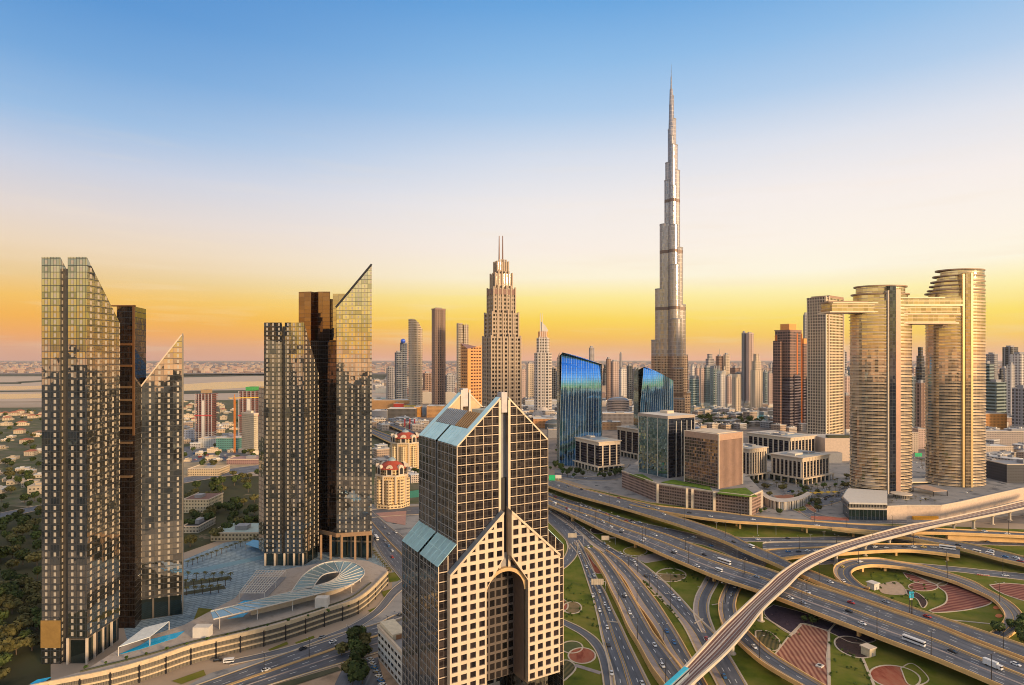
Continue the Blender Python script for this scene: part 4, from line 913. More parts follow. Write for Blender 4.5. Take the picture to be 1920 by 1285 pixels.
    for x0, x1 in ((pl,n0),(n1,pr)):
        m = MB(); P0 = [fq(x0,pt-.35,ptop(x0)+.5),fq(x1,pt-.35,ptop(x1)+.5),fq(x1,2.2,ptop(x1)+.5),fq(x0,2.2,ptop(x0)+.5)]; P1 = [(p[0],p[1],p[2]-1.2) for p in P0]
        m.face(P0); m.face([P1[0],P1[1],P0[1],P0[0]], None, 1); m.face([P1[3],P1[0],P0[0],P0[3]], None, 1); m.face([P1[1],P1[2],P0[2],P0[1]], None, 1)
        m.build('coping', [GM, CR], t)
        m = MB(); 
        for s, dz in ((x0,0),(x1,0)): pass
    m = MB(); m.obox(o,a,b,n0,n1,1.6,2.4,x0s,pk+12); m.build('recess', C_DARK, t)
    # arch niche
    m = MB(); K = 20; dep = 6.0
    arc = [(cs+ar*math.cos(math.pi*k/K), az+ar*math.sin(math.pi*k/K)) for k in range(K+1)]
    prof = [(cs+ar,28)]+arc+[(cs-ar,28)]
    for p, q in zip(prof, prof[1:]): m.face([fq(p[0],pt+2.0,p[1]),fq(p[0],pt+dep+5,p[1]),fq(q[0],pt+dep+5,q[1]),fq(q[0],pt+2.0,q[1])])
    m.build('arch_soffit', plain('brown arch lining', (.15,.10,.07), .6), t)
    m = MB()
    for (p, q) in zip(arc, arc[1:]):   # face of the arch: from the ring outwards to the splayed edge
        P_, Q_ = [(cs+(x-cs)*1.16, az+(z-az)*1.16) for x, z in (p, q)]
        m.face([fq(p[0],pt+2.0,p[1]),fq(P_[0],pt+1.9,P_[1]),fq(Q_[0],pt+1.9,Q_[1]),fq(q[0],pt+2.0,q[1])][::-1])
        m.face([fq(P_[0],pt+1.9,P_[1]),fq(P_[0],pt+5,P_[1]),fq(Q_[0],pt+5,Q_[1]),fq(Q_[0],pt+1.9,Q_[1])])
    m.build('arch_ring', plain('ochre arch ring', (.58,.38,.18), .6), t)
    m = MB(); m.face([fq(cs-ar*1.2,pt+4.0,az+8.8),fq(cs+ar*1.2,pt+4.0,az+8.8),fq(n1,pt+4.0,x0s+1),fq(n0,pt+4.0,x0s+1)]); m.build('arch_panel', plain('grey arch panel', (.30,.27,.25), .6), t)
    m = MB(); m.face([fq(cs-ar,pt+dep+5,28),fq(cs+ar,pt+dep+5,28),fq(cs+ar,pt+dep+5,az+ar),fq(cs-ar,pt+dep+5,az+ar)], [(0,28),(2*ar,28),(2*ar,az+ar),(0,az+ar)])
    m.build('arch_glazing', facade('deep grid glass', (.10,.075,.06), (.02,.02,.02), (.07,.06,.055), 3.1, 3.95, .13, .14, .16, gm=.8, jit=.02), t)
    m = MB(); m.face([fq(-8.2,D_,0),fq(0,D_,0),fq(0,D_,wl),fq(-8.2,D_,wl)][::-1]); m.build('glazing', GS, t)
    return t
gabled_tower()
# ================================================================== NEEDLE TOWER (tallest)
def needle_tower():
    D0 = 1377.0; c = (px(1258.5, D0), D0); k = D0/F
    t = thing('spire_tower', 'by far the tallest tower, stepped silver tiers narrowing to a needle', 'skyscraper', (c[0], c[1], 0))
    bz = [(zat(v+3,D0), zat(v-3,D0)) for v in (378, 473, 579, 738)]
    m1 = facade('ribbed steel and glass', (.43,.375,.345), (.13,.13,.135), (.26,.245,.24), 2.6, 8.5, .24, .04, .05, wr=.5, wm=.4, gr=.12, gm=.85, jit=.02, bands=((.16,.11,.085), bz))
    m2 = facade('ribbed steel and glass with floor lines', (.40,.30,.23), (.07,.06,.07), (.18,.15,.14), 3.4, 5.6, .2, .1, .3, wr=.32, wm=.6, gr=.1, gm=.85, jit=.02, bands=((.16,.11,.085), bz))
    import cmath
    def stadium(ang, L, hw, z1, z0=0, split=700):
        ax = (math.cos(ang), math.sin(ang)); ay = (-ax[1], ax[0]); q = []
        for i in range(9):
            f = -math.pi/2+math.pi*i/8; q.append((c[0]+ax[0]*(L-hw+hw*math.cos(f))+ay[0]*hw*math.sin(f), c[1]+ax[1]*(L-hw+hw*math.cos(f))+ay[1]*hw*math.sin(f)))
        q += [(c[0]+ay[0]*hw*.9, c[1]+ay[1]*hw*.9), (c[0]-ay[0]*hw*.9, c[1]-ay[1]*hw*.9)]
        m = MB(); zs = zat(668, D0)
        if z1 > zs+5: m.prism(q, z0, zs, 1, 2); m.prism(q, zs, z1, 0, 2)
        else: m.prism(q, z0, z1, 1, 2)
        m.build('tier', [m1, m2, C_GREY], t)
        m = MB(); m.lathe((c[0]+ax[0]*(L-hw), c[1]+ax[1]*(L-hw)), [(hw+.3,z1-1),(hw+.3,z1+1.2),(hw-1.5,z1+1.2)], 16); m.build('tier_cap', C_GREY, t)
    aL, aR, aF = R(158), R(14), R(-84)
    for v, u in ((198,1254.9),(244,1252.7),(306,1248.3),(339,1246.8),(421,1238.7),(542,1230.8),(638,1224.2),(760,1217)):
        L = (1258.5-u)*k/abs(math.cos(aL)); stadium(aL, L, max(2.6, min(11.5, L*.42+1.5)), zat(v, D0))
    for v, u in ((181,1263.6),(224,1267.8),(273,1270.7),(321,1275.2),(465,1280.8),(572,1286.6),(666,1291.2),(736,1296.5)):
        L = (u-1258.5)*k/abs(math.cos(aR)); stadium(aR, L, max(2.6, min(11.5, L*.42+1.5)), zat(v, D0))
    for v, L in ((256,8),(274,13),(351,17),(425,24),(500,32),(600,42),(690,52),(745,60)): stadium(aF, L, max(3.2, min(11, L*.3+2.6)), zat(v, D0))
    m = MB(); m.lathe(c, [(11,0),(10,zat(500,D0)),(8.5,zat(330,D0)),(6,zat(240,D0)),(4.4,zat(198,D0)),(3.4,zat(168,D0)),(1.7,zat(166,D0)),(1.3,zat(145,D0)),(.7,zat(143,D0)),(.3,zat(121,D0))], 14); m.build('spire', m1, t)
    m = MB(); m.lathe(c, [(64,0),(64,16),(54,20),(40,30),(30,38)], 30); m.build('podium', facade('low banded podium', (.44,.36,.29), (.06,.06,.07), (.14,.13,.13), 5, 5, .02, .1, .45), t)
needle_tower()
# ================================================================== STEPPED TOWERS AND OTHERS
def stepped_hotel():
    d = 1150; c = (px(941,d), d); t = thing('stepped_tower', 'tall stepped hotel tower with two thin masts, left of the needle tower', 'skyscraper', (c[0],c[1],0))
    m1 = facade('stone ribs and balconies', (.34,.25,.17), (.018,.018,.02), (.07,.06,.055), 6.5, 7.4, .17, .1, .34, gm=.7, jit=.02)
    m2 = facade('plain stone ribs', (.40,.30,.20), (.08,.07,.07), (.18,.15,.12), 5.2, 40, .3, .01, .01, gm=.6, jit=.01)
    PIER = plain('warm brown stone pier', (.42,.31,.21), .7)
    th = R(24); a, b = frame(th); k = d/F
    W = 71*k
    tiers = [(905,976,632,0),(908.7,972,588,632),(913.7,966,542,588),(919.4,960,515,542),(926,953,493,515)]
    for i, (u0, u1, v1, v0) in enumerate(tiers):
        w = (u1-u0)*k/(math.cos(th)+math.sin(th)*.72)
        cx = px((u0+u1)/2, d); o = (cx-a[0]*w/2-b[0]*w*.36, d-a[1]*w/2-b[1]*w*.36)
        m = MB(); z1 = zat(v1, d); z0 = 0 if v0 == 0 else zat(v0, d)
        m.obox(o, a, b, 0, w, 0, w*.72, z0, z1, 0 if i < 3 else 1, 2, False); m.build('tier', [m1, m2, C_ROOF], t)
        for s in (.0,.2,.4,.6,.8,1.0):          # piers standing proud of the tier and above it
            m = MB(); x = w*s; m.obox(o, a, b, x-1.2, x+1.2, -1.2, 1.2, z0, z1+(5 if 0 < s < 1 else -6)); m.build('pier', PIER, t)
        for s in (.0,.5,1.0):
            m = MB(); x = w*.72*s; m.obox(o, a, b, -1.2, 1.2, x-1.5, x+1.5, z0, z1+2); m.build('pier', PIER, t)
            m = MB(); m.obox(o, a, b, w-1.2, w+1.2, x-1.5, x+1.5, z0, z1+2); m.build('pier', PIER, t)
        if i == 2: m = MB(); m.obox(o, a, b, -.4, w+.4, -.4, w*.72+.4, z1-12, z1-2); m.build('belt', plain('brown belt', (.22,.12,.09), .6), t)
    for u in (936, 942.5):
        m = MB(); m.tube((px(u,d), d-2, zat(494,d)), (px(u,d), d-2, zat(443,d)), 1.5, .8, 8); m.build('mast', plain('brown mast', (.22,.12,.09), .5), t)
stepped_hotel()
def crown_hotel():
    d = 1700; c = (px(1018,d), d); k = d/F
    t = thing('crowned_tower', 'pale stepped hotel with an orange crown and two short spires behind the malls', 'skyscraper', (c[0],c[1],0))
    m1 = facade('pale balconied wall', (.56,.46,.38), (.05,.05,.055), (.14,.13,.12), 7, 8, .16, .1, .36, gm=.5, jit=.02)
    for i, (r, v0, v1, mt) in enumerate(((17,0,662,m1),(12.5,662,634,m1),(9.5,634,622,plain('orange lit crown', (.75,.30,.08), .5)))):  # top tier is clad in one plain orange
        m = MB(); rr = r*k*.95
        q = [(c[0]+rr*sx*1.0, d+rr*sy*.8) for sx, sy in ((-.6,-1),(.6,-1),(1,-.5),(1,.5),(.6,1),(-.6,1),(-1,.5),(-1,-.5))]
        m.prism(q, 0 if v0 == 0 else zat(v0,d), zat(v1,d), 0, 1); m.build('tier', [mt, C_ROOF], t)
        for s in (-.6,-.2,.2,.6): m = MB(); m.box(c[0]+rr*s-1.3, d-rr*.8-1, 0 if v0 == 0 else zat(v0,d), c[0]+rr*s+1.3, d-rr*.8+1, zat(v1,d)+3); m.build('pier', C_WHITE, t)
    m = MB(); z0 = zat(622,d)
    for i in range(6):
        x0, x1 = c[0]-6+i*3.3, c[0]-6+(i+1)*3.3; m.box(x0, d-5, z0, x1, d+5, z0+26*(1-(i/6)**1.6)); 
    m.build('sail', C_WHITE, t)
    for u in (1013, 1016.5): m = MB(); m.tube((px(u,d),d-6,z0-4), (px(u,d),d-6,zat(588,d)), 1.6, .6, 6); m.build('spire', C_WHITE, t)
    m = MB()
    for i in range(5): m.lathe((c[0],d), [((30-i*2.2)*k*.72,i*7),((30-i*2.2)*k*.72,i*7+5),((29-i*2.2)*k*.7,i*7+5),((29-i*2.2)*k*.7,i*7+7)], 24)
    m.build('podium', plain('white banded podium', (.58,.50,.44), .7), t)
crown_hotel()
def wave_glass(label, us, d, vt, th_extra, key):
    """leaning glass block with a raked parabolic top and close vertical fins"""
    u0, u1 = us; zl, zr_ = zat(vt[0],d), zat(vt[1],d)
    t = thing('glass_block', label, 'office tower', (px((u0+u1)/2,d), d+15, 0))
    g_ = facade('blue mirror glass', (.02,.03,.05), (.085,.29,.62), (.13,.36,.70), 2.2, 3.9, .03, .03, .03, gr=.06, gm=.96, jit=.01)
    a, b = frame(R(2)); o = (px(u0,d), d); w = reach(o, a, u1); dp = 30
    n = 12; m = MB()
    lean = lambda z: .0042*max(0, z-122)**2
    rows = 10
    for i in range(n):
        f0, f1 = i/n, (i+1)/n; bulge = lambda f: -2.5*math.sin(math.pi*f)
        for j in range(rows):
            def pt_(f, h):
                top = zl+(zr_-zl)*f**1.25; z = top*h; tp = th_extra*(h**2)*(1-f)
                p = lp(o, a, b, w*f+tp, bulge(f)+lean(z)); return (p[0], p[1], z)
            A, B, C_, D_ = pt_(f0,j/rows), pt_(f1,j/rows), pt_(f1,(j+1)/rows), pt_(f0,(j+1)/rows)
            m.face([A,B,C_,D_], [(w*f0,A[2]),(w*f1,B[2]),(w*f1,C_[2]),(w*f0,D_[2])])
    m.build('curtain_wall', g_, t, smooth=True)
    for i in range(0, 17):
        f = i/16; q = MB(); top = zl+(zr_-zl)*f**1.25; pp = []
        for j in range(7):
            h = j/6; p = lp(o, a, b, w*f+th_extra*h*h*(1-f), -2.5*math.sin(math.pi*f)+lean(top*h)-.5); pp.append((p[0],p[1],top*h))
        for p, r_ in zip(pp, pp[1:]): q.bar(p, r_, .34, .5)
        q.build('fin', plain('bright blue grey fin', (.62,.70,.74), .35, .5), t)
    m = MB(); e = lambda s, tt: lp(o,a,b,s,tt)
    m.wall(e(w,0), e(w+3,8), 0, zr_); m.wall(e(w+3,8), e(w+2,dp), 0, zr_-2, 0, 0, zr_-14); m.wall(e(w+2,dp), e(-1,dp), 0, zr_-14, 0, 0, zl-10); m.wall(e(-1,dp), e(0,0), 0, zl-10, 0, 0, zl)
    m.face([(*e(th_extra,0),zl),(*e(w,0),zr_),(*e(w+3,8),zr_-1),(*e(w+2,dp),zr_-14),(*e(-1,dp),zl-10)])
    m.build('side_wall', facade('green side glass', (.06,.12,.12), (.05,.14,.15), (.1,.22,.22), 3, 3.9, .05, .05, .1, gm=.9), t)
wave_glass('left and larger of two blue mirror glass blocks with a raked top', (1049,1127), 960, (661,683), 5, 0)
wave_glass('right and smaller of two blue mirror glass blocks, before the needle tower', (1197,1262), 1030, (688,714), 10, 1)
# ---- twin oval towers with the bridge
OV = facade('gold banded glass', (.52,.38,.24), (.30,.265,.23), (.47,.42,.36), 6.0, 3.9, .012, .08, .12, wr=.4, wm=.3, gr=.06, gm=.95, jit=.014)
SLAB = plain('pale floor edge', (.74,.56,.36), .45, .1, .1)
def oval(c, rx, ry, n=56, rot=0): return [(c[0]+rx*math.cos(2*math.pi*i/n), c[1]+ry*math.sin(2*math.pi*i/n)) for i in range(n)]
def oval_tower(label, ul, ur, d, vtop, floors_top, tiers, slot):
    k = d/F; c = (px((ul+ur)/2,d), d); rx = (ur-ul)/2*k; ry = rx*.66; t = thing('oval_tower', label, 'skyscraper', (c[0],c[1],0))
    z1 = zat(floors_top, d); m = MB(); m.prism(oval(c,rx,ry), 0, z1, 0, 1); m.build('curtain_wall', [OV, C_ROOF], t, smooth=False)
    nf = int((z1-14)/3.9)
    for i in range(nf):
        z = 14+i*3.9; e = .55
        if tiers['flare'] and z > z1-26: e = .55+2.6*((z-z1+26)/26)
        m = MB(); a_, b_ = oval((c[0]-max(0,e-.9)*.8,c[1]),rx+e,ry+.9), oval(c,rx-.2,ry-.2)
        for p in range(56):
            q = (p+1) % 56
            m.face([(*a_[p],z),(*a_[q],z),(*a_[q],z+.55),(*a_[p],z+.55)]); m.face([(*a_[p],z+.55),(*a_[q],z+.55),(*b_[q],z+.55),(*b_[p],z+.55)]); m.face([(*b_[p],z),(*b_[q],z),(*a_[q],z),(*a_[p],z)])
        m.build('floor_slab', SLAB, t)
    # vertical slot between two blade walls, on the viewer's side
    for u, w_, mt, top in slot:
        x = px(u, d-ry); m = MB(); zz = zat(top, d-ry)
        # wall position on the ellipse
        f = max(-.98, min(.98, (px(u,d-ry*.8)-c[0])/rx)); y = c[1]-ry*math.sqrt(1-f*f); x = c[0]+rx*f
        m.box(x-w_/2, y-2.0, 0, x+w_/2, y+8, zz); m.build('blade_wall', mt, t)
    for (u0, u1, v0, v1, rim) in tiers['top']:
        cc = (px((u0+u1)/2,d), d); r_ = (u1-u0)/2*k; za, zb = zat(v0,d), zat(v1,d)
        m = MB(); m.prism(oval(cc,r_,min(ry*.9,r_*.66)), za, zb, 0, 1); m.build('crown_tier', [OV, C_ROOF], t)
        m = MB(); rr = r_+rim; ry2 = min(ry*.9,r_*.66)+rim*.7
        cx2 = (cc[0]-tiers['skew']*rim, cc[1]); m.prism(oval(cx2,rr,ry2), zb-.9, zb+.5, bottom=True); m.build('crown_rim', plain('brown rim', (.34,.22,.13), .5), t)
    return t
BW1 = plain('rose blade wall', (.50,.30,.22), .35, .4, .1); BW2 = facade('dark slot glass', (.03,.03,.04), (.05,.06,.09), (.1,.12,.16), 3, 3.9, .03, .04, .04, gm=.9, jit=.01)
BW3 = plain('gold blade wall', (.66,.47,.22), .3, .5, .1)
oval_tower('left of two golden oval towers, with a flat disc roof', 1597, 1705, 725, 537, 566,
           dict(flare=True, skew=0, top=[(1602,1698,566,553,2.5),(1607,1694,553,538.5,2.5)]), [(1660,1.4,C_CREAM,545),(1668,7,BW2,536),(1678,5.5,BW1,543)])
oval_tower('right and taller of two golden oval towers, with stepped terraces', 1740, 1842, 760, 502, 558,
           dict(flare=False, skew=.9, top=[(1744,1842,558,551,2.4),(1749,1842,551,545,2.4),(1753,1842,545,537,2.4),(1756,1842,537,529,2.6),(1760,1842,529,519,2.8),(1766,1842,519,508,3.2)]),
           [(1800.5,2.8,BW3,514),(1808,6,facade('gold slot glass', (.3,.2,.1), (.3,.24,.16), (.4,.32,.22), 3, 3.9, .03, .1, .1, gm=.9), 512),(1815.5,2.4,BW3,512)])
def bridge():
    d = 706; t = thing('sky_bridge', 'golden sky bridge joining the two oval towers high up, with an overhanging end', 'bridge', (px(1700,d), d+10, zat(600,d)))
    y0, y1 = d, d+26
    for u0, u1, v0, v1, mt in ((1672,1792,606,590,OV),(1668,1800,588,574,OV),(1664,1806,572,560,OV),(1560,1668,584,569,OV)):
        m = MB(); m.box(px(u0,d), y0, zat(v0,d), px(u1,d), y1, zat(v1,d)); m.build('deck_level', mt, t)
    for u0, u1, v in ((1670,1796,606),(1666,1800,589),(1664,1806,573),(1680,1770,558.5),(1556,1668,585),(1562,1668,568)):
        m = MB(); m.box(px(u0,d)-.5, y0-1.2, zat(v,d)-.7, px(u1,d)+.5, y1+1, zat(v,d)+.7); m.build('edge_beam', SLAB, t)
    m = MB(); m.box(px(1556,d), y0+3, zat(567,d), px(1640,d), y1-2, zat(564,d)); m.build('terrace_roof', plain('brown rim', (.34,.22,.13), .5), t)
bridge()
# podium of the oval towers
def oval_podium():
    q = [P(1577,963),P(1590,974),P(1663,975),P(1700,972),P(1765,972),P(1830,955),P(1880,944),P(1935,930),P(1990,925)]
    q += [P(1990,908),P(1860,905),P(1700,910),P(1610,918)]
    c = P(1750,950); t = thing('podium_building', 'beige curved podium wall below the golden oval towers', 'podium', (c[0],c[1],0))
    m = MB(); m.prism([P(1663,975),P(1700,973),P(1765,973),P(1800,966),P(1860,951),P(1915,938),P(1990,928),P(1990,905),P(1860,900),P(1700,905),P(1640,912)], 0, 13, 0, 1); m.build('wall', [plain('beige podium wall', (.60,.44,.31), .7), M_PAVE], t)
    edge = [P(1663,974.4),P(1700,972.4),P(1765,972.4),P(1800,965.4),P(1860,950.4),P(1915,937.4),P(1990,927.4)]
    for i, (p, q_) in enumerate(zip(edge, edge[1:])): 
        m = MB(); m.bar((*p,13.3),(*q_,13.3),1.4,1.8); m.build('parapet', C_CREAM, t)
        m = MB(); m.bar((p[0],p[1]-.25,9.3),(q_[0],q_[1]-.25,9.3),.5,1.5); m.build('louvre_band', plain('brown louvre', (.35,.24,.18), .6), t)
    for u, v in ((1775,962),(1802,957),(1828,950)): x, y = P(u, v+6, 0); m = MB(); m.box(x-1.6,y-.9,4,x+1.6,y+1,8); m.build('window', C_DARK, t)
    x, y = P(1735,974.5); m = MB(); m.box(x-13,y-1.2,0,x+13,y+1,3.6); m.build('shop_front', plain('orange shop front', (.75,.33,.03), .5), t)
    t2 = thing('glass_pavilion', 'low dark glass corner block with a flat white roof beside the beige podium', 'building', (*P(1620,970),0))
    poly = [P(1580,962),P(1592,975),P(1663,976.5),P(1663,950),P(1590,945)]
    m = MB(); m.prism(poly, 0, 11, 0, 1); m.build('glazing', [facade('dark teal glazing', (.10,.11,.12), (.04,.07,.09), (.1,.15,.17), 4, 11, .03, .02, .03, gm=.85), C_ROOF], t2)
    m = MB(); m.prism(poly, 11.02, 12.2); m.build('floor_band', C_CREAM, t2)
    m = MB(); m.prism([(p[0]*.998,p[1]*1.002) for p in poly], 12.2, 16.5); m.build('glazing', facade('louvred glazing', (.30,.26,.22), (.07,.08,.09), (.14,.14,.15), 1.5, 4.3, .12, .05, .05, gm=.8), t2)
    m = MB(); m.prism([(p[0]*1.0,p[1]*.999) for p in poly], 16.5, 18.2, 0, 0, True); m.build('roof', C_WHITE, t2)
    # canopies and round kiosk on the podium deck
    t3 = thing('canopy', 'pale sweeping entrance canopy between the golden oval towers', 'canopy', (*P(1735,915,20),13))
    m = MB(); a_, b_, c_, d_ = Q(1690,905,745), Q(1765,903,760), Q(1790,897,790), Q(1700,896,800)
    m.face([a_,b_,c_,d_]); m.face([(p[0],p[1],p[2]-1) for p in (d_,c_,b_,a_)])
    for p, q_ in ((a_,b_),(b_,c_),(c_,d_),(d_,a_)): m.face([(p[0],p[1],p[2]-1),(q_[0],q_[1],q_[2]-1),q_,p])
    m.build('roof', SLAB, t3)
    for u in (1694, 1760): x, y, z = Q(u,906,748); m = MB(); m.tube((x,y,13),(x,y,z-.5),.6); m.build('post', SLAB, t3)
    t4 = thing('canopy', 'brown flat canopy roof in front of the pale sweeping canopy', 'canopy', (*P(1745,930,13),13))
    z = 19; q = [P(1712,913,z),P(1750,921,z),P(1776,920,z),P(1735,909,z)]; m = MB(); m.prism(q if (q[1][0]-q[0][0])*(q[2][1]-q[0][1])-(q[2][0]-q[0][0])*(q[1][1]-q[0][1]) > 0 else q[::-1], z-.8, z, bottom=True); m.build('roof', plain('tan canopy roof', (.50,.33,.22), .6), t4)
    for p in q: m = MB(); m.tube((p[0],p[1],13),(p[0],p[1],z-.8),.5); m.build('post', C_DARK, t4)
    x, y = P(1690,934,13); t5 = thing('round_kiosk', 'round flat-roofed kiosk on the deck of the beige podium', 'kiosk', (x,y,13))
    m = MB(); m.lathe((x,y), [(8,13),(8,17.5)], 20); m.build('wall', facade('kiosk glazing', (.4,.33,.25), (.08,.08,.08), (.2,.18,.15), 2, 4.5, .1, .05, .1, gm=.6), t5)
    m = MB(); m.lathe((x,y), [(8.2,17.4),(10.5,17.5),(10.5,18.3),(0,18.8)], 24); m.build('roof', C_CREAM, t5)
oval_podium()
# ================================================================== OFFICE BLOCKS
DG = facade('dark banded office glass', (.05,.045,.05), (.012,.014,.028), (.04,.04,.07), 6, 4.0, .01, .05, .2, wr=.5, gr=.06, gm=.85, jit=.02)
def office(label, u0, v0, uL, uR, vt, th, pil, z0=0, ov=2.2, arcade=True, roofthings=3, capz=5):
    d = gdist(v0, z0); o, a, b, wa, wb = corner(u0, d, uL, uR, th); zt = zat(vt, d); c = lp(o,a,b,wa/2,wb/2)
    t = thing('office_block', label, 'office building', (c[0],c[1],z0))
    m = MB(); m.obox(o,a,b,0,wa,0,wb,z0,zt,0,1,False); m.build('curtain_wall', [DG, C_ROOF], t)
    bz = z0+9 if arcade else z0
    for n, ln, fa in ((pil[0],wa,True),(pil[1],wb,False)):
        for i in range(n):
            s = ln*(i+.5)/n if n < 7 else ln*(i+.2)/(n-.6); h = 1.1
            m = MB()
            if fa: m.obox(o,a,b,s-h,s+h,-.9,.1,bz,zt)
            else: m.obox(o,a,b,-.9,.1,s-h,s+h,bz,zt)
            m.build('pilaster', C_CREAM, t)
    m = MB(); m.obox(o,a,b,-.6,wa+.6,-.6,wb+.6,zt-capz,zt-.01,0,0); m.build('frieze', C_CREAM, t)
    m = MB(); m.obox(o,a,b,-ov,wa+ov,-ov,wb+ov,zt,zt+1.1,0,1); rs = m.build('roof_slab', [C_CREAM, C_ROOF], t)
    rnd = random.Random(int(u0)); 
    for i in range(roofthings):
        s, q = wa*rnd.uniform(.1,.6), wb*rnd.uniform(.1,.6); m = MB(); m.obox(o,a,b,s,s+wa*rnd.uniform(.15,.3),q,q+wb*rnd.uniform(.15,.3),zt+1.1,zt+rnd.uniform(2.2,4.5)); m.build('plant_box', [C_GREY, C_ROOF, C_WHITE][i % 3], rs)
    m = MB(); m.obox(o,a,b,wa*.15,wa*.85,wb*.15,wb*.85,zt+1.1,zt+1.5); m.build('roof_panel', plain('blue grey roof sheet', (.30,.34,.35), .5), rs)
    if arcade:
        e = 5
        m = MB(); m.obox(o,a,b,-e,wa+e,-e,wb+e,z0+7.6,z0+9.2); m.build('arcade_roof', C_CREAM, t)
        for n, ln, fa in ((pil[0],wa,True),(pil[1],wb,False)):
            k = max(5, int(ln/8))
            for i in range(k+1):
                s = -e+1+(ln+2*e-2)*i/k; m = MB()
                if fa: m.obox(o,a,b,s-.8,s+.8,-e+.3,-e+1.9,z0,z0+7.6)
                else:
                    if i == 0: continue
                    m.obox(o,a,b,-e+.3,-e+1.9,s-.8,s+.8,z0,z0+7.6)
                m.build('column', C_CREAM, t)
        m = MB(); m.obox(o,a,b,-1.5,wa+1.5,-1.5,wb+1.5,z0,z0+7.5); m.build('shop_front', MATS['dark lobby glass'], t)
    return t
office('dark office block with cream pilasters nearest the blue mirror blocks', 1123, 886, 1057, 1162, 830, R(27), (3,5))
office('dark office block half hidden behind the teal glass block', 1216, 866, 1158, 1268, 810, R(27), (4,5))
office('narrow cream pillared office block right of the brown block', 1404, 902, 1352, 1437, 843, R(30), (8,6))
office('cream pillared office block with a grey roof, left of the golden oval towers', 1504, 909, 1447, 1554, 860, R(33), (9,8))
office('long pale office block behind the grey-roofed pillared block', 1482, 868, 1402, 1528, 822, R(30), (8,9), roofthings=5)
def teal_block():
    d = gdist(897, 21); o, a, b, wa, wb = corner(1252, d, 1197.5, 1302, R(30)); zt = zat(786, d); z0 = 21
    t = thing('teal_glass_block', 'teal glass office block with white vertical fins and a white roof', 'office building', (*lp(o,a,b,wa/2,wb/2), z0))
    g1 = facade('teal glass', (.05,.07,.08), (.14,.26,.31), (.30,.46,.50), 2.4, 4.0, .03, .04, .06, gr=.05, gm=.92, jit=.05); g2 = facade('navy glass', (.03,.03,.05), (.035,.05,.085), (.09,.12,.17), 2.4, 4.0, .03, .04, .06, gm=.9, jit=.03)
    m = MB(); m.wall(lp(o,a,b,0,0), lp(o,a,b,wa,0), z0, zt, 0, 1); m.wall(lp(o,a,b,wa,0), lp(o,a,b,wa,wb), z0, zt, 0, 0); m.wall(lp(o,a,b,wa,wb), lp(o,a,b,0,wb), z0, zt, 0, 0); m.wall(lp(o,a,b,0,wb), lp(o,a,b,0,0), z0, zt, 0, 0)
    m.build('curtain_wall', [g1, g2], t)
    for s in (0,.3,.5,.7,.87,1): m = MB(); m.obox(o,a,b,wa*s-.35,wa*s+.35,-.7,.05,z0,zt-(0 if s in (0,1) else 3)); m.build('fin', C_WHITE, t)
    for s in (.33,.68,1): m = MB(); m.obox(o,a,b,-.7,.05,wb*s-.35,wb*s+.35,z0,zt); m.build('fin', C_WHITE, t)
    m = MB(); m.obox(o,a,b,-.6,wa+.6,-.6,wb+.6,zt,zt+3.6,0,1); m.build('roof_slab', [plain('tan roof edge', (.40,.31,.24), .6), C_WHITE], t)
    m = MB(); m.obox(o,a,b,wa*.55,wa*.8,wb*.5,wb*.75,zt+3.6,zt+7); m.build('plant_box', C_CREAM, t)
teal_block()
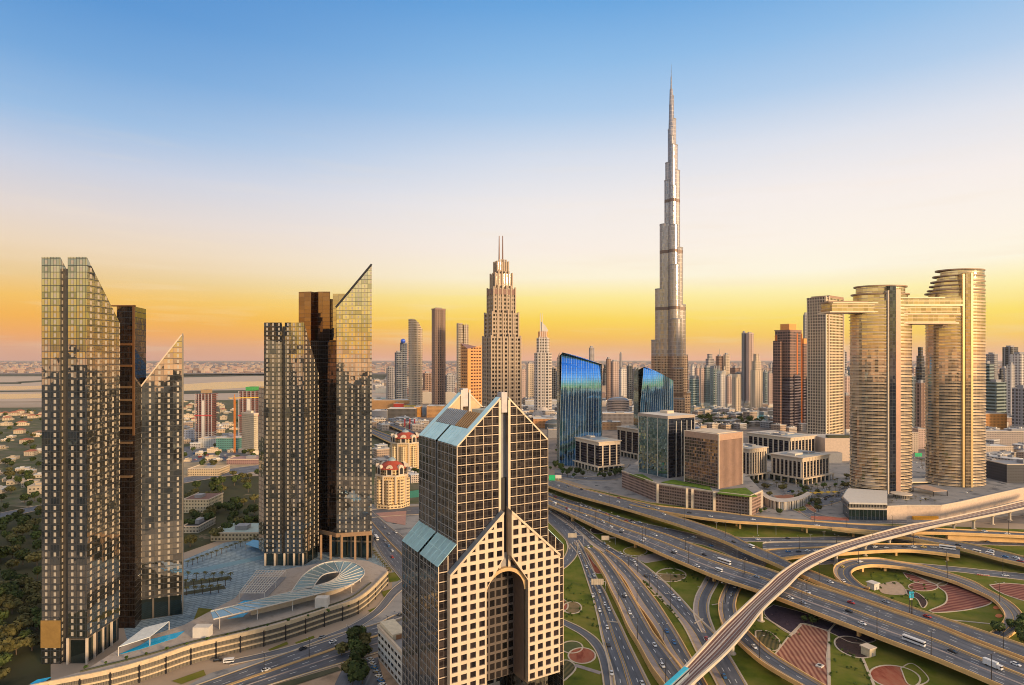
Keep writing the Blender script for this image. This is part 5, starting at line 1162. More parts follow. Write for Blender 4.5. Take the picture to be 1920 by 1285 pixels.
def brown_block():
    z0 = 21; d = gdist(917, z0); o, a, b, wa, wb = corner(1347.5, d, 1283.5, 1392, R(36)); zt = zat(815, d)
    t = thing('brown_block', 'brown gridded office block rising from a green roof', 'office building', (*lp(o,a,b,wa/2,wb/2), z0))
    ga = facade('brown ribbed wall', (.40,.24,.17), (.06,.05,.05), (.12,.09,.08), 1.7, 400, .27, .01, .01, gm=.6, jit=.01); gb = facade('brown framed glass', (.30,.19,.14), (.10,.09,.09), (.30,.26,.22), 2.4, 3.8, .06, .06, .14, gm=.9, jit=.05)
    h = zt-7
    m = MB(); m.wall(lp(o,a,b,0,0), lp(o,a,b,wa,0), z0, h, 0, 0); m.wall(lp(o,a,b,wa,0), lp(o,a,b,wa,wb), z0, h, 0, 0); m.wall(lp(o,a,b,wa,wb), lp(o,a,b,0,wb), z0, h, 0, 1); m.wall(lp(o,a,b,0,wb), lp(o,a,b,0,0), z0, h, 0, 1); m.build('curtain_wall', [ga, gb], t)
    m = MB(); m.obox(o,a,b,-.4,wa+.4,-.4,wb+.4,h,zt,0,1); m.build('parapet', [plain('brown stone', (.44,.27,.18), .7), C_CREAM], t)
    m = MB(); m.obox(o,a,b,wa*.1,wa*.9,wb*.1,wb*.9,zt,zt+.7); m.build('roof', C_CREAM, t)
    for s, q in ((0,0),(wa,0),(0,wb)): m = MB(); m.obox(o,a,b,s-.6,s+.6,q-.6,q+.6,z0,zt+.3); m.build('corner_trim', C_CREAM, t)
    # podium with planted roof
    t2 = thing('green_roof_podium', 'long brown podium with lawns on its roof under the teal and brown blocks', 'podium', (*P(1320,950),0))
    f = [P(1166,914),P(1233,942),P(1289,951.5),P(1339,959),P(1407,968),P(1429,957)]
    back = [P(1400,921),P(1330,905),P(1250,892),P(1196,892)]
    m = MB(); m.prism(f+back, 0, 21, 0, 1); 
    m.build('wall', [facade('brown slatted podium wall', (.33,.21,.16), (.10,.07,.06), (.2,.13,.1), 3.0, 3.4, .1, .15, .3, gm=.3, jit=.01), M_PAVE], t2)
    m = MB(); m.prism([P(1166,913.6),P(1232,941.6),P(1231,940.6),P(1168,913)][::1], 2, 20.8); m.build('cladding', facade('grey violet cladding', (.27,.24,.26), (.2,.19,.21), (.3,.27,.29), 4, 7, .04, .02, .02, gm=.5, jit=.01), t2)
    for u, v in ((1233,942),(1288,951.5),(1298,952.5),(1339,959),(1407,968),(1428,957)):
        x, y = P(u, v+.6); m = MB(); m.box(x-1.3,y-1,0,x+1.3,y+1.2,21.6); m.build('pier', C_CREAM, t2)
    lw = ground_mat('roof lawn', [(.08,.14,.012),(.12,.19,.02),(.07,.11,.015)], .15)
    for pts in ([(1240,905),(1300,913),(1335,920),(1330,913),(1262,900)], [(1345,926),(1396,932),(1420,931),(1398,915),(1350,919)], [(1180,890),(1205,899),(1225,902),(1205,890)]):
        q = [P(u, v, 21.3) for u, v in pts]; 
        if sum(q[i][0]*q[(i+1) % 5 if len(q) == 5 else (i+1) % len(q)][1]-q[(i+1) % len(q)][0]*q[i][1] for i in range(len(q))) < 0: q = q[::-1]
        m = MB(); m.prism(q, 21.05, 21.7); m.build('roof_lawn', lw, t2)
    for p, q in zip(f, f[1:]): m = MB(); m.bar((*p,21.5),(*q,21.5),1.2,1.4); m.build('parapet', C_CREAM, t2)
brown_block()
# ---- cream tower left of the oval towers
def cream_tower():
    d = 1120; o, a, b, wa, wb = corner(1548, d, 1514, 1581, R(40)); zt = zat(557, d)
    t = thing('cream_tower', 'slender cream tower with a flared top left of the golden oval towers', 'skyscraper', (*lp(o,a,b,wa/2,wb/2),0))
    ga = facade('cream gridded wall', (.56,.42,.29), (.03,.028,.028), (.13,.10,.08), 4.6, 5.4, .2, .16, .2, gm=.6, jit=.02); gb = facade('cream balconies', (.62,.46,.28), (.04,.03,.02), (.18,.13,.07), 6, 5.4, .12, .12, .3, gm=.6, jit=.03)
    m = MB(); rows = 14
    fl = lambda z: 2.2*max(0,(z/zt-.72)/.28)**2+1.6*max(0,(.15-z/zt)/.15)
    for j in range(rows):
        z0, z1 = zt*j/rows, zt*(j+1)/rows; A = lambda s, q, z: (*lp(o,a,b,s,q), z)
        e0, e1 = fl(z0)*1.6, fl(z1)*1.6
        m.face([A(-e0,wb+0,z0),A(-e0,0,z0),A(-e1,0,z1),A(-e1,wb+0,z1)], [(wb,z0),(0,z0),(0,z1),(wb,z1)], 0)
        m.face([A(-e0,0,z0),A(wa,0,z0),A(wa,0,z1),A(-e1,0,z1)], [(0,z0),(wa,z0),(wa,z1),(0,z1)], 1)
        m.face([A(wa,0,z0),A(wa,wb,z0),A(wa,wb,z1),A(wa,0,z1)], [(0,z0),(wb,z0),(wb,z1),(0,z1)], 1)
        m.face([A(wa,wb,z0),A(-e0,wb,z0),A(-e1,wb,z1),A(wa,wb,z1)], None, 0)
    e = fl(zt)*1.6; m.face([A(-e,0,zt),A(wa,0,zt),A(wa,wb,zt),A(-e,wb,zt)], None, 2); m.build('wall', [ga, gb, C_ROOF], t)
    for s in (0, wa*.18, wa): m = MB(); m.obox(o,a,b,s-1.6,s+1.6,-1.4,.3,0,zt+2); m.build('pier', C_CREAM, t)
    m = MB(); m.obox(o,a,b,-1,.8,wb-1,wb+.8,0,zt-8); m.build('pier', C_CREAM, t)
    m = MB(); m.obox(o,a,b,wa*.2,wa,-.6,wb,zt,zt+4); m.build('parapet', plain('brown parapet', (.36,.22,.14), .6), t)
    c = P(1585,850); t2 = thing('mall_block', 'windowless beige block with roof planting between the cream and golden towers', 'building', (c[0],c[1],0))
    x0, x1 = px(1547,1000), px(1600,1000); m = MB(); m.box(x0,1000,0,x1+10,1060,zat(822,1000),0,1,False); m.build('wall', [plain('beige render', (.58,.44,.33), .75), C_ROOF], t2)
    m = MB(); m.box(x0-8,985,0,x0+20,1000,16); m.build('ramp', C_GREY, t2)
    m = MB(); m.box(px(1555,1000),1003,zat(822,1000),px(1598,1000),1012,zat(822,1000)+4); m.build('roof_planting', M_SCRUB, t2)
cream_tower()
def unfinished(label, uL, u0, uR, d, vt, vmid, th, crown):
    o, a, b, wa, wb = corner(u0, d, uL, uR, th); zt, zm = zat(vt,d), zat(vmid,d)
    t = thing('unfinished_tower', label, 'tower under construction', (*lp(o,a,b,wa/2,wb/2),0))
    f1 = facade('glazed lower storeys', (.16,.12,.12), (.02,.02,.04), (.07,.06,.09), 6, 6.4, .04, .12, .26, gm=.7, jit=.02); f2 = facade('open concrete storeys', (.30,.17,.12), (.02,.015,.017), (.09,.05,.04), 6, 6.4, .12, .12, .24, gm=.1, gr=.6, jit=0)
    m = MB(); m.obox(o,a,b,0,wa,0,wb,0,zm,0,0,False); m.build('lower_wall', [f1], t)
    m = MB(); m.obox(o,a,b,0,wa,0,wb,zm,zt,0,1,False); m.build('upper_wall', [f2, C_ROOF], t)
    for i in range(1, int(zt/7.5)): m = MB(); m.obox(o,a,b,-.9,wa+.9,-.9,wb+.9,i*7.5,i*7.5+.9); m.build('floor_slab', plain('dusty brown slab', (.26,.16,.12), .8) if i*7.5 > zm else plain('pale slab edge', (.20,.17,.17), .7), t)
    OR = plain('orange hoist strip', (.62,.17,.03), .6)
    for s, q in ((wa*.6,-.8),(wa*.98,-.8)): m = MB(); m.obox(o,a,b,s-1.5,s+1.5,q-.6,q+1,0,zt-6); m.build('hoist', OR, t)
    m = MB(); m.obox(o,a,b,-1.4,.2,wb*.9-2,wb*.9+2,0,zt-10); m.build('hoist', OR, t)
    m = MB(); m.obox(o,a,b,-wa*.18,.2,wb*.5,wb*.98,0,zt*.9,0,1,False); m.build('side_wing', [f2, C_ROOF], t); m = MB(); m.obox(o,a,b,wa*.3,wa*.7,-3,0,0,zm*1.05,0,1,False); m.build('front_bay', [f1, C_ROOF], t)
    m = MB(); m.obox(o,a,b,-1,wa+1,-1,wb+1,zt,zt+2); m.build('roof_slab', plain('brown slab', (.30,.17,.11), .7), t)
    m = MB(); m.obox(o,a,b,wa*.2,wa*.8,wb*.2,wb*.8,zt+2,zt+2+crown); m.build('crown', plain('orange lit crown', (.75,.30,.08), .5), t)  # crown in the same plain orange cladding
unfinished('taller of two unfinished dark towers with orange hoists and an orange crown', 1453, 1481, 1503, 1400, 620, 708, R(38), 14)
unfinished('lower of two unfinished dark towers, touching the cream tower', 1494, 1507, 1520, 1430, 646, 712, R(38), 12)
# ================================================================== CAR PARK PODIUM OF THE MIRROR TOWERS
M_GLASSROOF = facade('glazed canopy', (.50,.54,.52), (.28,.36,.36), (.42,.50,.50), 2.4, 2.4, .06, .06, .06, gr=.1, gm=.7, jit=.02)
M_DECKP = ground_mat('terrace paving', [(.33,.27,.22),(.42,.35,.29),(.37,.31,.26)], .2)
def ccw(q):
    return q if sum(q[i][0]*q[(i+1) % len(q)][1]-q[(i+1) % len(q)][0]*q[i][1] for i in range(len(q))) > 0 else q[::-1]
def car_park():
    Zp = 10.0
    top = [(10,1298),(99,1279),(197,1260),(281,1237.5),(360,1211),(445,1191),(528.5,1170.7),(617,1142),(655,1130),(676,1120),(700,1101),(727,1073)]
    fr = [tuple(v)[:2] for v in catmull([(*P(u,v,Zp),0) for u, v in top], 56)]
    back = [P(u,v,Zp) for u, v in ((724,1066),(690,1052),(640,1047),(600,1056),(545,1066),(482,1078),(440,1122),(345,1172),(240,1206),(158,1258),(60,1285),(10,1292))]
    c = fr[28]; t = thing('parking_building', 'long curved cream multi-storey car park at the foot of the mirror glass towers', 'car park', (c[0],c[1],0))
    m = MB(); m.prism(ccw(fr+back), 0, Zp, 0, 1); m.build('inner_wall', [facade('louvred car park screen', (.17,.14,.10), (.06,.055,.045), (.12,.1,.08), .7, 3.3, .18, .05, .05, gm=.1, gr=.5, jit=0), M_DECKP], t)
    for z0, z1, e in ((2.2,3.0,.9),(5.4,6.3,.9),(8.7,10.9,1.0)):
        m = MB()
        for p, q in zip(fr, fr[1:]): m.bar((p[0],p[1]-.2,(z0+z1)/2),(q[0],q[1]-.2,(z0+z1)/2),e,z1-z0)
        m.build('floor_band', plain('sand floor band', (.55,.42,.26), .7), t)
    for k in range(1, 56, 3):
        p = fr[k]; m = MB(); m.box(p[0]-.25,p[1]-1.1,0,p[0]+.25,p[1]-.3,9.4); m.build('column', C_DARK, t)
    # terrace: planters, inner cream wall, stair boxes
    w_ = Road([(470,1152),(520,1140),(580,1124),(630,1110),(662,1094)], [(470,1156),(520,1144),(580,1128),(632,1114),(666,1097)], Zp, 24)
    m = MB(); w_.rail(m, .5, 1.0, 0, 4.5); m.build('terrace_wall', C_CREAM, t)
    pl = Road([(150,1259),(281,1226),(360,1203),(445,1184),(528,1163),(617,1135),(660,1118),(694,1092)], [(150,1262),(281,1229),(360,1206),(445,1187),(528,1166),(617,1138),(664,1120),(698,1094)], Zp, 40)
    m = MB(); pl.rail(m, .5, 1.1, 0, .6); m.build('planter', M_SCRUB, t)
    for u, v, w2, h in ((376,1197,9,6),(602,1140,8,6)):
        x, y = P(u, v, Zp); m = MB(); m.box(x-w2/2,y,Zp,x+w2/2,y+5,Zp+h); m.build('stair_box', C_WHITE, t)
    for pts in ([(222,1228),(262,1211),(280,1200),(347,1183),(331,1196),(262,1218)], [(446,1133),(464,1123),(495,1121),(482,1131)], [(426,1161),(450,1152),(466,1149),(456,1157)], [(56,1283),(70,1275),(96,1270),(86,1277),(62,1285)]):
        q = ccw([P(u,v,Zp) for u, v in pts]); m = MB(); m.prism(q, Zp+.02, Zp+.15); m.build('pool', M_POOL, t)
    # canopies stand on the terrace
    g_ = thing('glass_canopy', 'blue green glazed canopy looping round an oval court on the car park terrace', 'canopy', (*P(620,1080,Zp),Zp))
    r = Road([(545,1112),(570,1078),(600,1059),(630,1053),(660,1055),(682,1068),(680,1082),(655,1098),(600,1113),(500,1138),(400,1162)],
             [(588,1104),(592,1094),(605,1079),(622,1074),(634,1073),(637,1076),(629,1085),(610,1094),(570,1104),(490,1124),(395,1147)], 17, 60)
    m = MB(); r.strip(m, 0, 1, 0, m=0); r.strip(m, 1, 0, -.3, m=0); m.build('roof', plain('blue green glazing', (.30,.42,.44), .25, .5, .15), g_)
    for k in range(0, 60, 2):
        m = MB(); m.bar(r.at(k/59,0)+Vector((0,0,.15)), r.at(k/59,1)+Vector((0,0,.15)), .35, .35); m.build('rib', C_WHITE, g_)
    for k in range(4, 60, 6):
        p = r.at(k/59, .1); m = MB(); m.tube((p.x,p.y,Zp),(p.x,p.y,17),.25); m.build('post', C_WHITE, g_)
    for f_ in (0, 1): m = MB(); r.rail(m, f_, .4, -.2, .5); m.build('edge_beam', C_WHITE, g_)
    g2 = thing('pergola', 'square white slatted pergola beside the oval glass canopy', 'pergola', (*P(490,1095,Zp),Zp))
    A, B, C_, D_ = [Vector((*P(u,v,15),15)) for u, v in ((448.6,1112),(482,1070),(536,1070.5),(496,1112))]
    for k in range(11):
        m = MB(); m.bar(A.lerp(B,k/10), D_.lerp(C_,k/10), .45, .4); m.build('slat', C_WHITE, g2)
    for k in range(11):
        m = MB(); m.bar(A.lerp(D_,k/10)+Vector((0,0,.3)), B.lerp(C_,k/10)+Vector((0,0,.3)), .35, .3); m.build('batten', C_WHITE, g2)
    for p in (A,B,C_,D_,(A+B)/2,(C_+D_)/2): m = MB(); m.tube((p.x,p.y,0 if p.y > 470 else Zp),(p.x,p.y,14.9),.3); m.build('post', C_WHITE, g2)
    m = MB(); m.prism(ccw([(p.x,p.y) for p in (A,B,C_,D_)]), Zp+.05, Zp+.4); m.build('deck', C_GREY, g2)
    g3 = thing('sail_canopy', 'white triangular roof beside the long pool of the leftmost tower', 'canopy', (*P(270,1190,Zp),Zp))
    q = [P(222,1213,15),P(281,1194,15),P(317,1165,15),P(270,1177,15)]; m = MB(); m.prism(ccw(q), 14.6, 15, bottom=True); m.build('roof', plain('white roof sheet', (.62,.64,.62), .5), g3)
    for p in q: m = MB(); m.tube((p[0],p[1],Zp),(p[0],p[1],14.8),.22); m.build('post', C_WHITE, g3)
    g4 = thing('slatted_shelter', 'small blue roofed shelter at the top of the blue grey plaza', 'shelter', (*P(480,1020),0))
    q = [P(460,1020,5),P(497,1032,5),P(497,1016,5),P(475,1012,5)]; m = MB(); m.prism(ccw(q), 4.6, 5, bottom=True); m.build('roof', plain('bright blue roof sheet', (.12,.36,.55), .5), g4)
    for p in q: m = MB(); m.tube((p[0],p[1],0),(p[0],p[1],4.8),.2); m.build('post', C_WHITE, g4)
car_park()
for i, (u, v, w2) in enumerate(((365,1240,0),)): pass
for pts in ([(322,1277),(382,1256),(386,1266),(340,1283)],): sheet('lawn_patch', pts, M_LAWN, .2)
for pts in ([(362,1165),(372,1140),(398,1142),(385,1158),(366,1166)],): sheet('lawn_patch', pts, M_LAWN, .2)
for pts in ([(727,1075),(745,1072),(757,1082),(745,1090),(730,1092)],[(715,1110),(735,1104),(742,1112),(722,1124)],[(690,1145),(716,1134),(728,1136),(700,1152)],[(553,1205),(588,1192),(590,1196),(556,1208)],[(503,1218),(538,1203),(541,1208),(506,1221)]):
    sheet('lawn_patch', pts, M_LAWN, .22)
for pts in ([(345,1092),(430,1080),(436,1086),(345,1100)],[(345,1110),(420,1098),(424,1104),(345,1116)]): sheet('planting_strip', pts, M_SCRUB, .12)
sheet('plaza_stripe', [(345,1072),(490,1042),(495,1048),(345,1080)], plain('teal plaza stripe', (.16,.28,.32), .6), .09)  # teal strip laid across the plaza paving
sheet('hedge_strip', [(505,1287),(633,1250),(640,1256),(520,1296)], M_SCRUB, .3)
# white block at the lower edge
def white_block():
    o = (px(712,312), 312.0); d = 312
    t = thing('white_block', 'white flat-roofed block with strip windows at the lower edge beside the gabled tower', 'building', (px(735,305), 305, 0))
    q = ccw([(-75,343),(-38,283),(-6,302),(-50,364)])
    z = 17.7; m = MB(); m.prism(q, 0, z, 0, 1); m.build('wall', [facade('white render with strip windows', (.58,.54,.47), (.03,.03,.03), (.1,.09,.08), 5, 4.0, .14, .3, .28, gm=.5, jit=.02), C_GREY], t)
    for p, r_ in ((q[0],q[1]),(q[1],q[2]),(q[2],q[3]),(q[3],q[0])): m = MB(); m.bar((*p,z+.5),(*r_,z+.5),1.2,1.6); m.build('parapet', C_CREAM, t)
    m = MB(); m.obox((-75,343),frame(R(-58))[0],frame(R(-58))[1],1,20,1,9,z,z+3.0); m.build('roof_room', plain('cream roof room', (.66,.55,.38), .7), t)
    m = MB(); m.obox((-75,343),frame(R(-58))[0],frame(R(-58))[1],2,14,14,26,z,z+2.4); m.build('roof_room', MATS['cream roof room'], t)
    m = MB(); m.obox((-75,343),frame(R(-58))[0],frame(R(-58))[1],20,20.3,3,6,z,z+2.3); m.build('roof_room', plain('brown roof door', (.35,.17,.08), .7), t)
white_block()
# ================================================================== RED DOMED HOTELS
def domed_hotel(label, u, v, vt_eave, R_px, two=False):
    d = gdist(v); k = d/F; r = R_px*k; c = (px(u,d), d+r*.7); ze = zat(vt_eave, d)
    t = thing('domed_hotel', label, 'hotel', (c[0],c[1],0))
    fm = facade('yellow stone with balconies', (.64,.43,.20), (.07,.05,.035), (.2,.14,.08), 2.6, 3.2, .3, .25, .3, gm=.3, jit=.02)
    fm2 = facade('yellow stone balcony bays', (.70,.50,.27), (.06,.045,.03), (.16,.1,.06), 4.2, 3.2, .16, .38, .16, gm=.2, gr=.3, jit=.02)
    oc = [(c[0]+r*math.cos(R(22.5+45*i)), c[1]+r*math.sin(R(22.5+45*i))*.9) for i in range(8)]
    m = MB(); m.prism(oc, 0, ze, 0, 1); m.build('wall', [fm, C_CREAM], t)
    for i in range(8):
        a_ = R(45*i); bc = (c[0]+r*.93*math.cos(a_), c[1]+r*.86*math.sin(a_)); m = MB(); m.lathe(bc, [(r*.2,0),(r*.2,ze-4),(0,ze-3.9)], 8); m.build('balcony_bay', [fm2], t)
        m = MB(); p = oc[i]; m.box(p[0]-.8,p[1]-.8,0,p[0]+.8,p[1]+.8,ze); m.build('pier', C_CREAM, t)
    m = MB(); m.prism([(c[0]+(p[0]-c[0])*1.06,c[1]+(p[1]-c[1])*1.06) for p in oc], ze-.6, ze+1, bottom=True); m.build('cornice', C_CREAM, t)
    m = MB(); m.prism([(c[0]+(p[0]-c[0])*.84,c[1]+(p[1]-c[1])*.84) for p in oc], ze+1, ze+8); m.build('drum', fm2, t)
    m = MB(); m.lathe(c, [(r*.95,ze+7.5),(r*.95,ze+8.4),(r*.72,ze+10.5),(r*.45,ze+13.5),(r*.25,ze+15.5)], 16); rf = m.build('red_roof', plain('red roof tiles', (.36,.06,.03), .75), t)
    m = MB(); m.lathe(c, [(r*.26,ze+15.3),(r*.24,ze+17),(r*.12,ze+18.6),(.2,ze+19.4),(.12,ze+25)], 12); m.build('lantern', plain('grey green lead', (.30,.36,.36), .4, .3), rf)
    for i in range(8):      # arched dormers
        a_ = R(45*i); ax = (math.cos(a_), math.sin(a_)*.9); ay = (-math.sin(a_), math.cos(a_)); m = MB(); ww = r*.2; pts = []
        for k2 in range(9):
            f_ = math.pi*k2/8; pts.append((ww*math.cos(f_), ze+6.5+ww*1.1*math.sin(f_)+2))
        for (x0, z0), (x1, z1) in zip(pts, pts[1:]):
            for e0, e1 in ((.80,1.0),):
                A = (c[0]+ax[0]*r*e0+ay[0]*x0, c[1]+ax[1]*r*e0+ay[1]*x0); B = (c[0]+ax[0]*r*e1+ay[0]*x0, c[1]+ax[1]*r*e1+ay[1]*x0)
                A2 = (c[0]+ax[0]*r*e0+ay[0]*x1, c[1]+ax[1]*r*e0+ay[1]*x1); B2 = (c[0]+ax[0]*r*e1+ay[0]*x1, c[1]+ax[1]*r*e1+ay[1]*x1)
                m.face([(*A,z0),(*B,z0),(*B2,z1),(*A2,z1)]); m.face([(*B,ze+1),(*B2,ze+1),(*B2,z1),(*B,z0)])
        dm = m.build('dormer', C_CREAM, t)
        m = MB(); B = (c[0]+ax[0]*r*1.005, c[1]+ax[1]*r*1.005); m.face([(B[0]-ay[0]*ww*.6,B[1]-ay[1]*ww*.6,ze+2),(B[0]+ay[0]*ww*.6,B[1]+ay[1]*ww*.6,ze+2),(B[0]+ay[0]*ww*.6,B[1]+ay[1]*ww*.6,ze+8),(B[0],B[1],ze+9.6),(B[0]-ay[0]*ww*.6,B[1]-ay[1]*ww*.6,ze+8)]); m.build('dormer_window', C_DARK, dm)
    m = MB(); m.lathe(c, [(r*1.12,0),(r*1.12,5),(r*.9,5.2)], 8); m.build('arcade', fm2, t)
    return t
domed_hotel('nearer yellow stone hotel with a red octagonal dome', 731, 953, 893, 30)
domed_hotel('farther yellow stone hotel with a red dome, partly behind the gabled tower', 757, 884, 832, 27)
M_SPORT = plain('green sports court', (.05,.24,.13), .8); sheet('sports_court', [(764,922),(790,918),(790,932),(766,934)], M_SPORT, .12)
# ================================================================== MIDDLE DISTANCE, LEFT
def unfinished_frame(label, u0, u1, vt, vb, green=False):
    d = gdist(vb); x0, x1 = px(u0,d), px(u1,d); zt = zat(vt,d); dp = (x1-x0)*.8; t = thing('concrete_frame', label, 'building under construction', ((x0+x1)/2,d,0))
    cl = plain('red brown formwork', (.30,.10,.08), .8); co_ = plain('grey raw concrete', (.40,.36,.35), .8)
    m = MB(); m.box(x0+3,d+2,0,x1-3,d+dp-2,zt-1); m.build('inner_wall', facade('dark open storeys', (.26,.17,.15), (.05,.03,.03), (.12,.06,.05), 3, 3.6, .1, .1, .1, gm=.05, gr=.6, jit=0), t)
    n = int(zt/3.6)
    for i in range(1, n+1): m = MB(); m.box(x0,d,i*3.6-.6,x1,d+dp,i*3.6); m.build('floor_slab', cl if i > n*.25 else co_, t)
    for f_ in (0,.2,.4,.6,.8,1):
        x = x0+.6+(x1-x0-1.2)*f_; m = MB(); m.box(x-.6,d-.2,0,x+.6,d+1.2,zt-.5); m.build('column', co_, t)
    m = MB(); m.box(x0+(x1-x0)*.42,d-.5,0,x0+(x1-x0)*.56,d+2,zt*.86); m.build('shaft_wall', C_WHITE, t)
    m = MB(); m.box(x0+(x1-x0)*.3,d+4,zt,x0+(x1-x0)*.7,d+dp-4,zt+7); m.build('crown', plain('green safety net', (.06,.30,.08), .8) if green else plain('ochre scaffold', (.34,.22,.12), .8), t)
    m = MB(); m.box(x0-.5,d-1,zt*.55,x1+.5,d,zt*.55+1.6); m.build('net', plain('red safety net', (.50,.06,.06), .8), t)
    return t
unfinished_frame('red and white unfinished concrete tower in the gap between the mirror glass towers', 365, 397, 738, 832)
unfinished_frame('red unfinished concrete tower with a green top, behind the cream office slab', 447, 486, 733, 838, True)
def crane():
    d = gdist(850); x = px(440,d); t = thing('tower_crane', 'orange lattice crane mast beside the red unfinished tower', 'crane', (x,d,0)); z = zat(748,d); OR = plain('orange crane paint', (.62,.20,.03), .6)
    m = MB()
    for sx in (-1,1):
        for sy in (-1,1): m.bar((x+sx,d+sy,0),(x+sx,d+sy,z),.5)
    k = 0.0
    while k < z-3: m.bar((x-1,d-1,k),(x+1,d-1,k+3),.35); m.bar((x+1,d-1,k),(x-1,d-1,k+3),.35); m.bar((x-1,d-1,k),(x+1,d-1,k),.35); k += 3
    m.build('mast', OR, t)
    m = MB(); m.bar((x-12,d,z+1),(x+42,d+20,z+1.5),1.1,1.6); m.build('jib', plain('yellow crane jib', (.60,.36,.05), .6), t)
    m = MB(); m.bar((x,d,z),(x,d,z+8),1.0); m.build('top_mast', OR, t)
    m = MB(); m.box(x-12,d-1,z-2,x-9,d+1,z+1); m.build('counterweight', C_GREY, t)
crane()
def slab_office():
    d = gdist(853); t = thing('cream_office', 'cream office slab with small windows in front of the red unfinished tower', 'office building', (px(468,d),d,0)); zt = zat(778,d)
    o, a, b, wa, wb = corner(476, d, 453, 484, R(52)); m = MB(); m.obox(o,a,b,0,wa,0,wb,0,zt,0,1,False)
    m.build('wall', [facade('cream wall with small windows', (.50,.41,.28), (.10,.08,.06), (.2,.16,.12), 2.3, 3.4, .24, .3, .3, gm=.2, gr=.3, jit=0), C_ROOF], t)
    m = MB(); m.obox(o,a,b,-.6,wa+.6,-.6,wb+.6,zt,zt+2.4,0,1); m.build('parapet', [C_CREAM, C_ROOF], t); m = MB(); m.obox(o,a,b,wa*.2,wa*.8,wb*.3,wb*.7,zt+2.4,zt+6); m.build('plant_box', C_CREAM, t)
    m = MB(); m.obox(o,a,b,-4,wa+4,-4,wb+4,0,7,0,1); m.build('base_wall', [C_CREAM, C_ROOF], t)
slab_office()
BOX_RND = random.Random(3)
def low_block(label, u0, u1, vt, vb, col, roof=None, cat='building', name='low_building', depth=30, style=None, group=None, win=True):
    d = gdist(vb); x0, x1 = px(u0,d), px(u1,d); zt = max(3, zat(vt,d)); t = thing(name, label, cat, ((x0+x1)/2,d,0), group)
    if isinstance(col, tuple):
        key = 'rendered wall %d %d %d' % tuple(int(c*100) for c in col)
        mt = facade(key, col, tuple(c*.16 for c in col), tuple(c*.32 for c in col), 3.2, 3.6, .24, .3, .24, gm=.2, gr=.3, jit=0) if win else plain(key+' plain', col, .75)
    else: mt = col
    m = MB(); m.box(x0,d,0,x1,d+depth,zt,0,1,False); m.build('wall', [mt, roof or C_ROOF], t)
    for (q0, q1) in (((x0,d),(x1,d)),((x1,d),(x1,d+depth)),((x0,d+depth),(x0,d))): m = MB(); m.bar((*q0,zt+.4),(*q1,zt+.4),.8,1.0); m.build('parapet', C_CREAM, t)
    r = BOX_RND; s = r.uniform(.1,.6); m = MB(); m.box(x0+(x1-x0)*s,d+depth*.3,zt,x0+(x1-x0)*(s+.25),d+depth*.6,zt+r.uniform(2,4)); m.build('plant_box', C_GREY, t)
    return t
OC, RC, YC, WC, GC = (.58,.30,.11), (.50,.05,.03), (.62,.42,.07), (.58,.54,.48), (.25,.24,.24)
C_WROOF = plain('white flat roof', (.60,.57,.53), .8, var=.12); C_TROOF = plain('turquoise roof', (.20,.44,.44), .6)
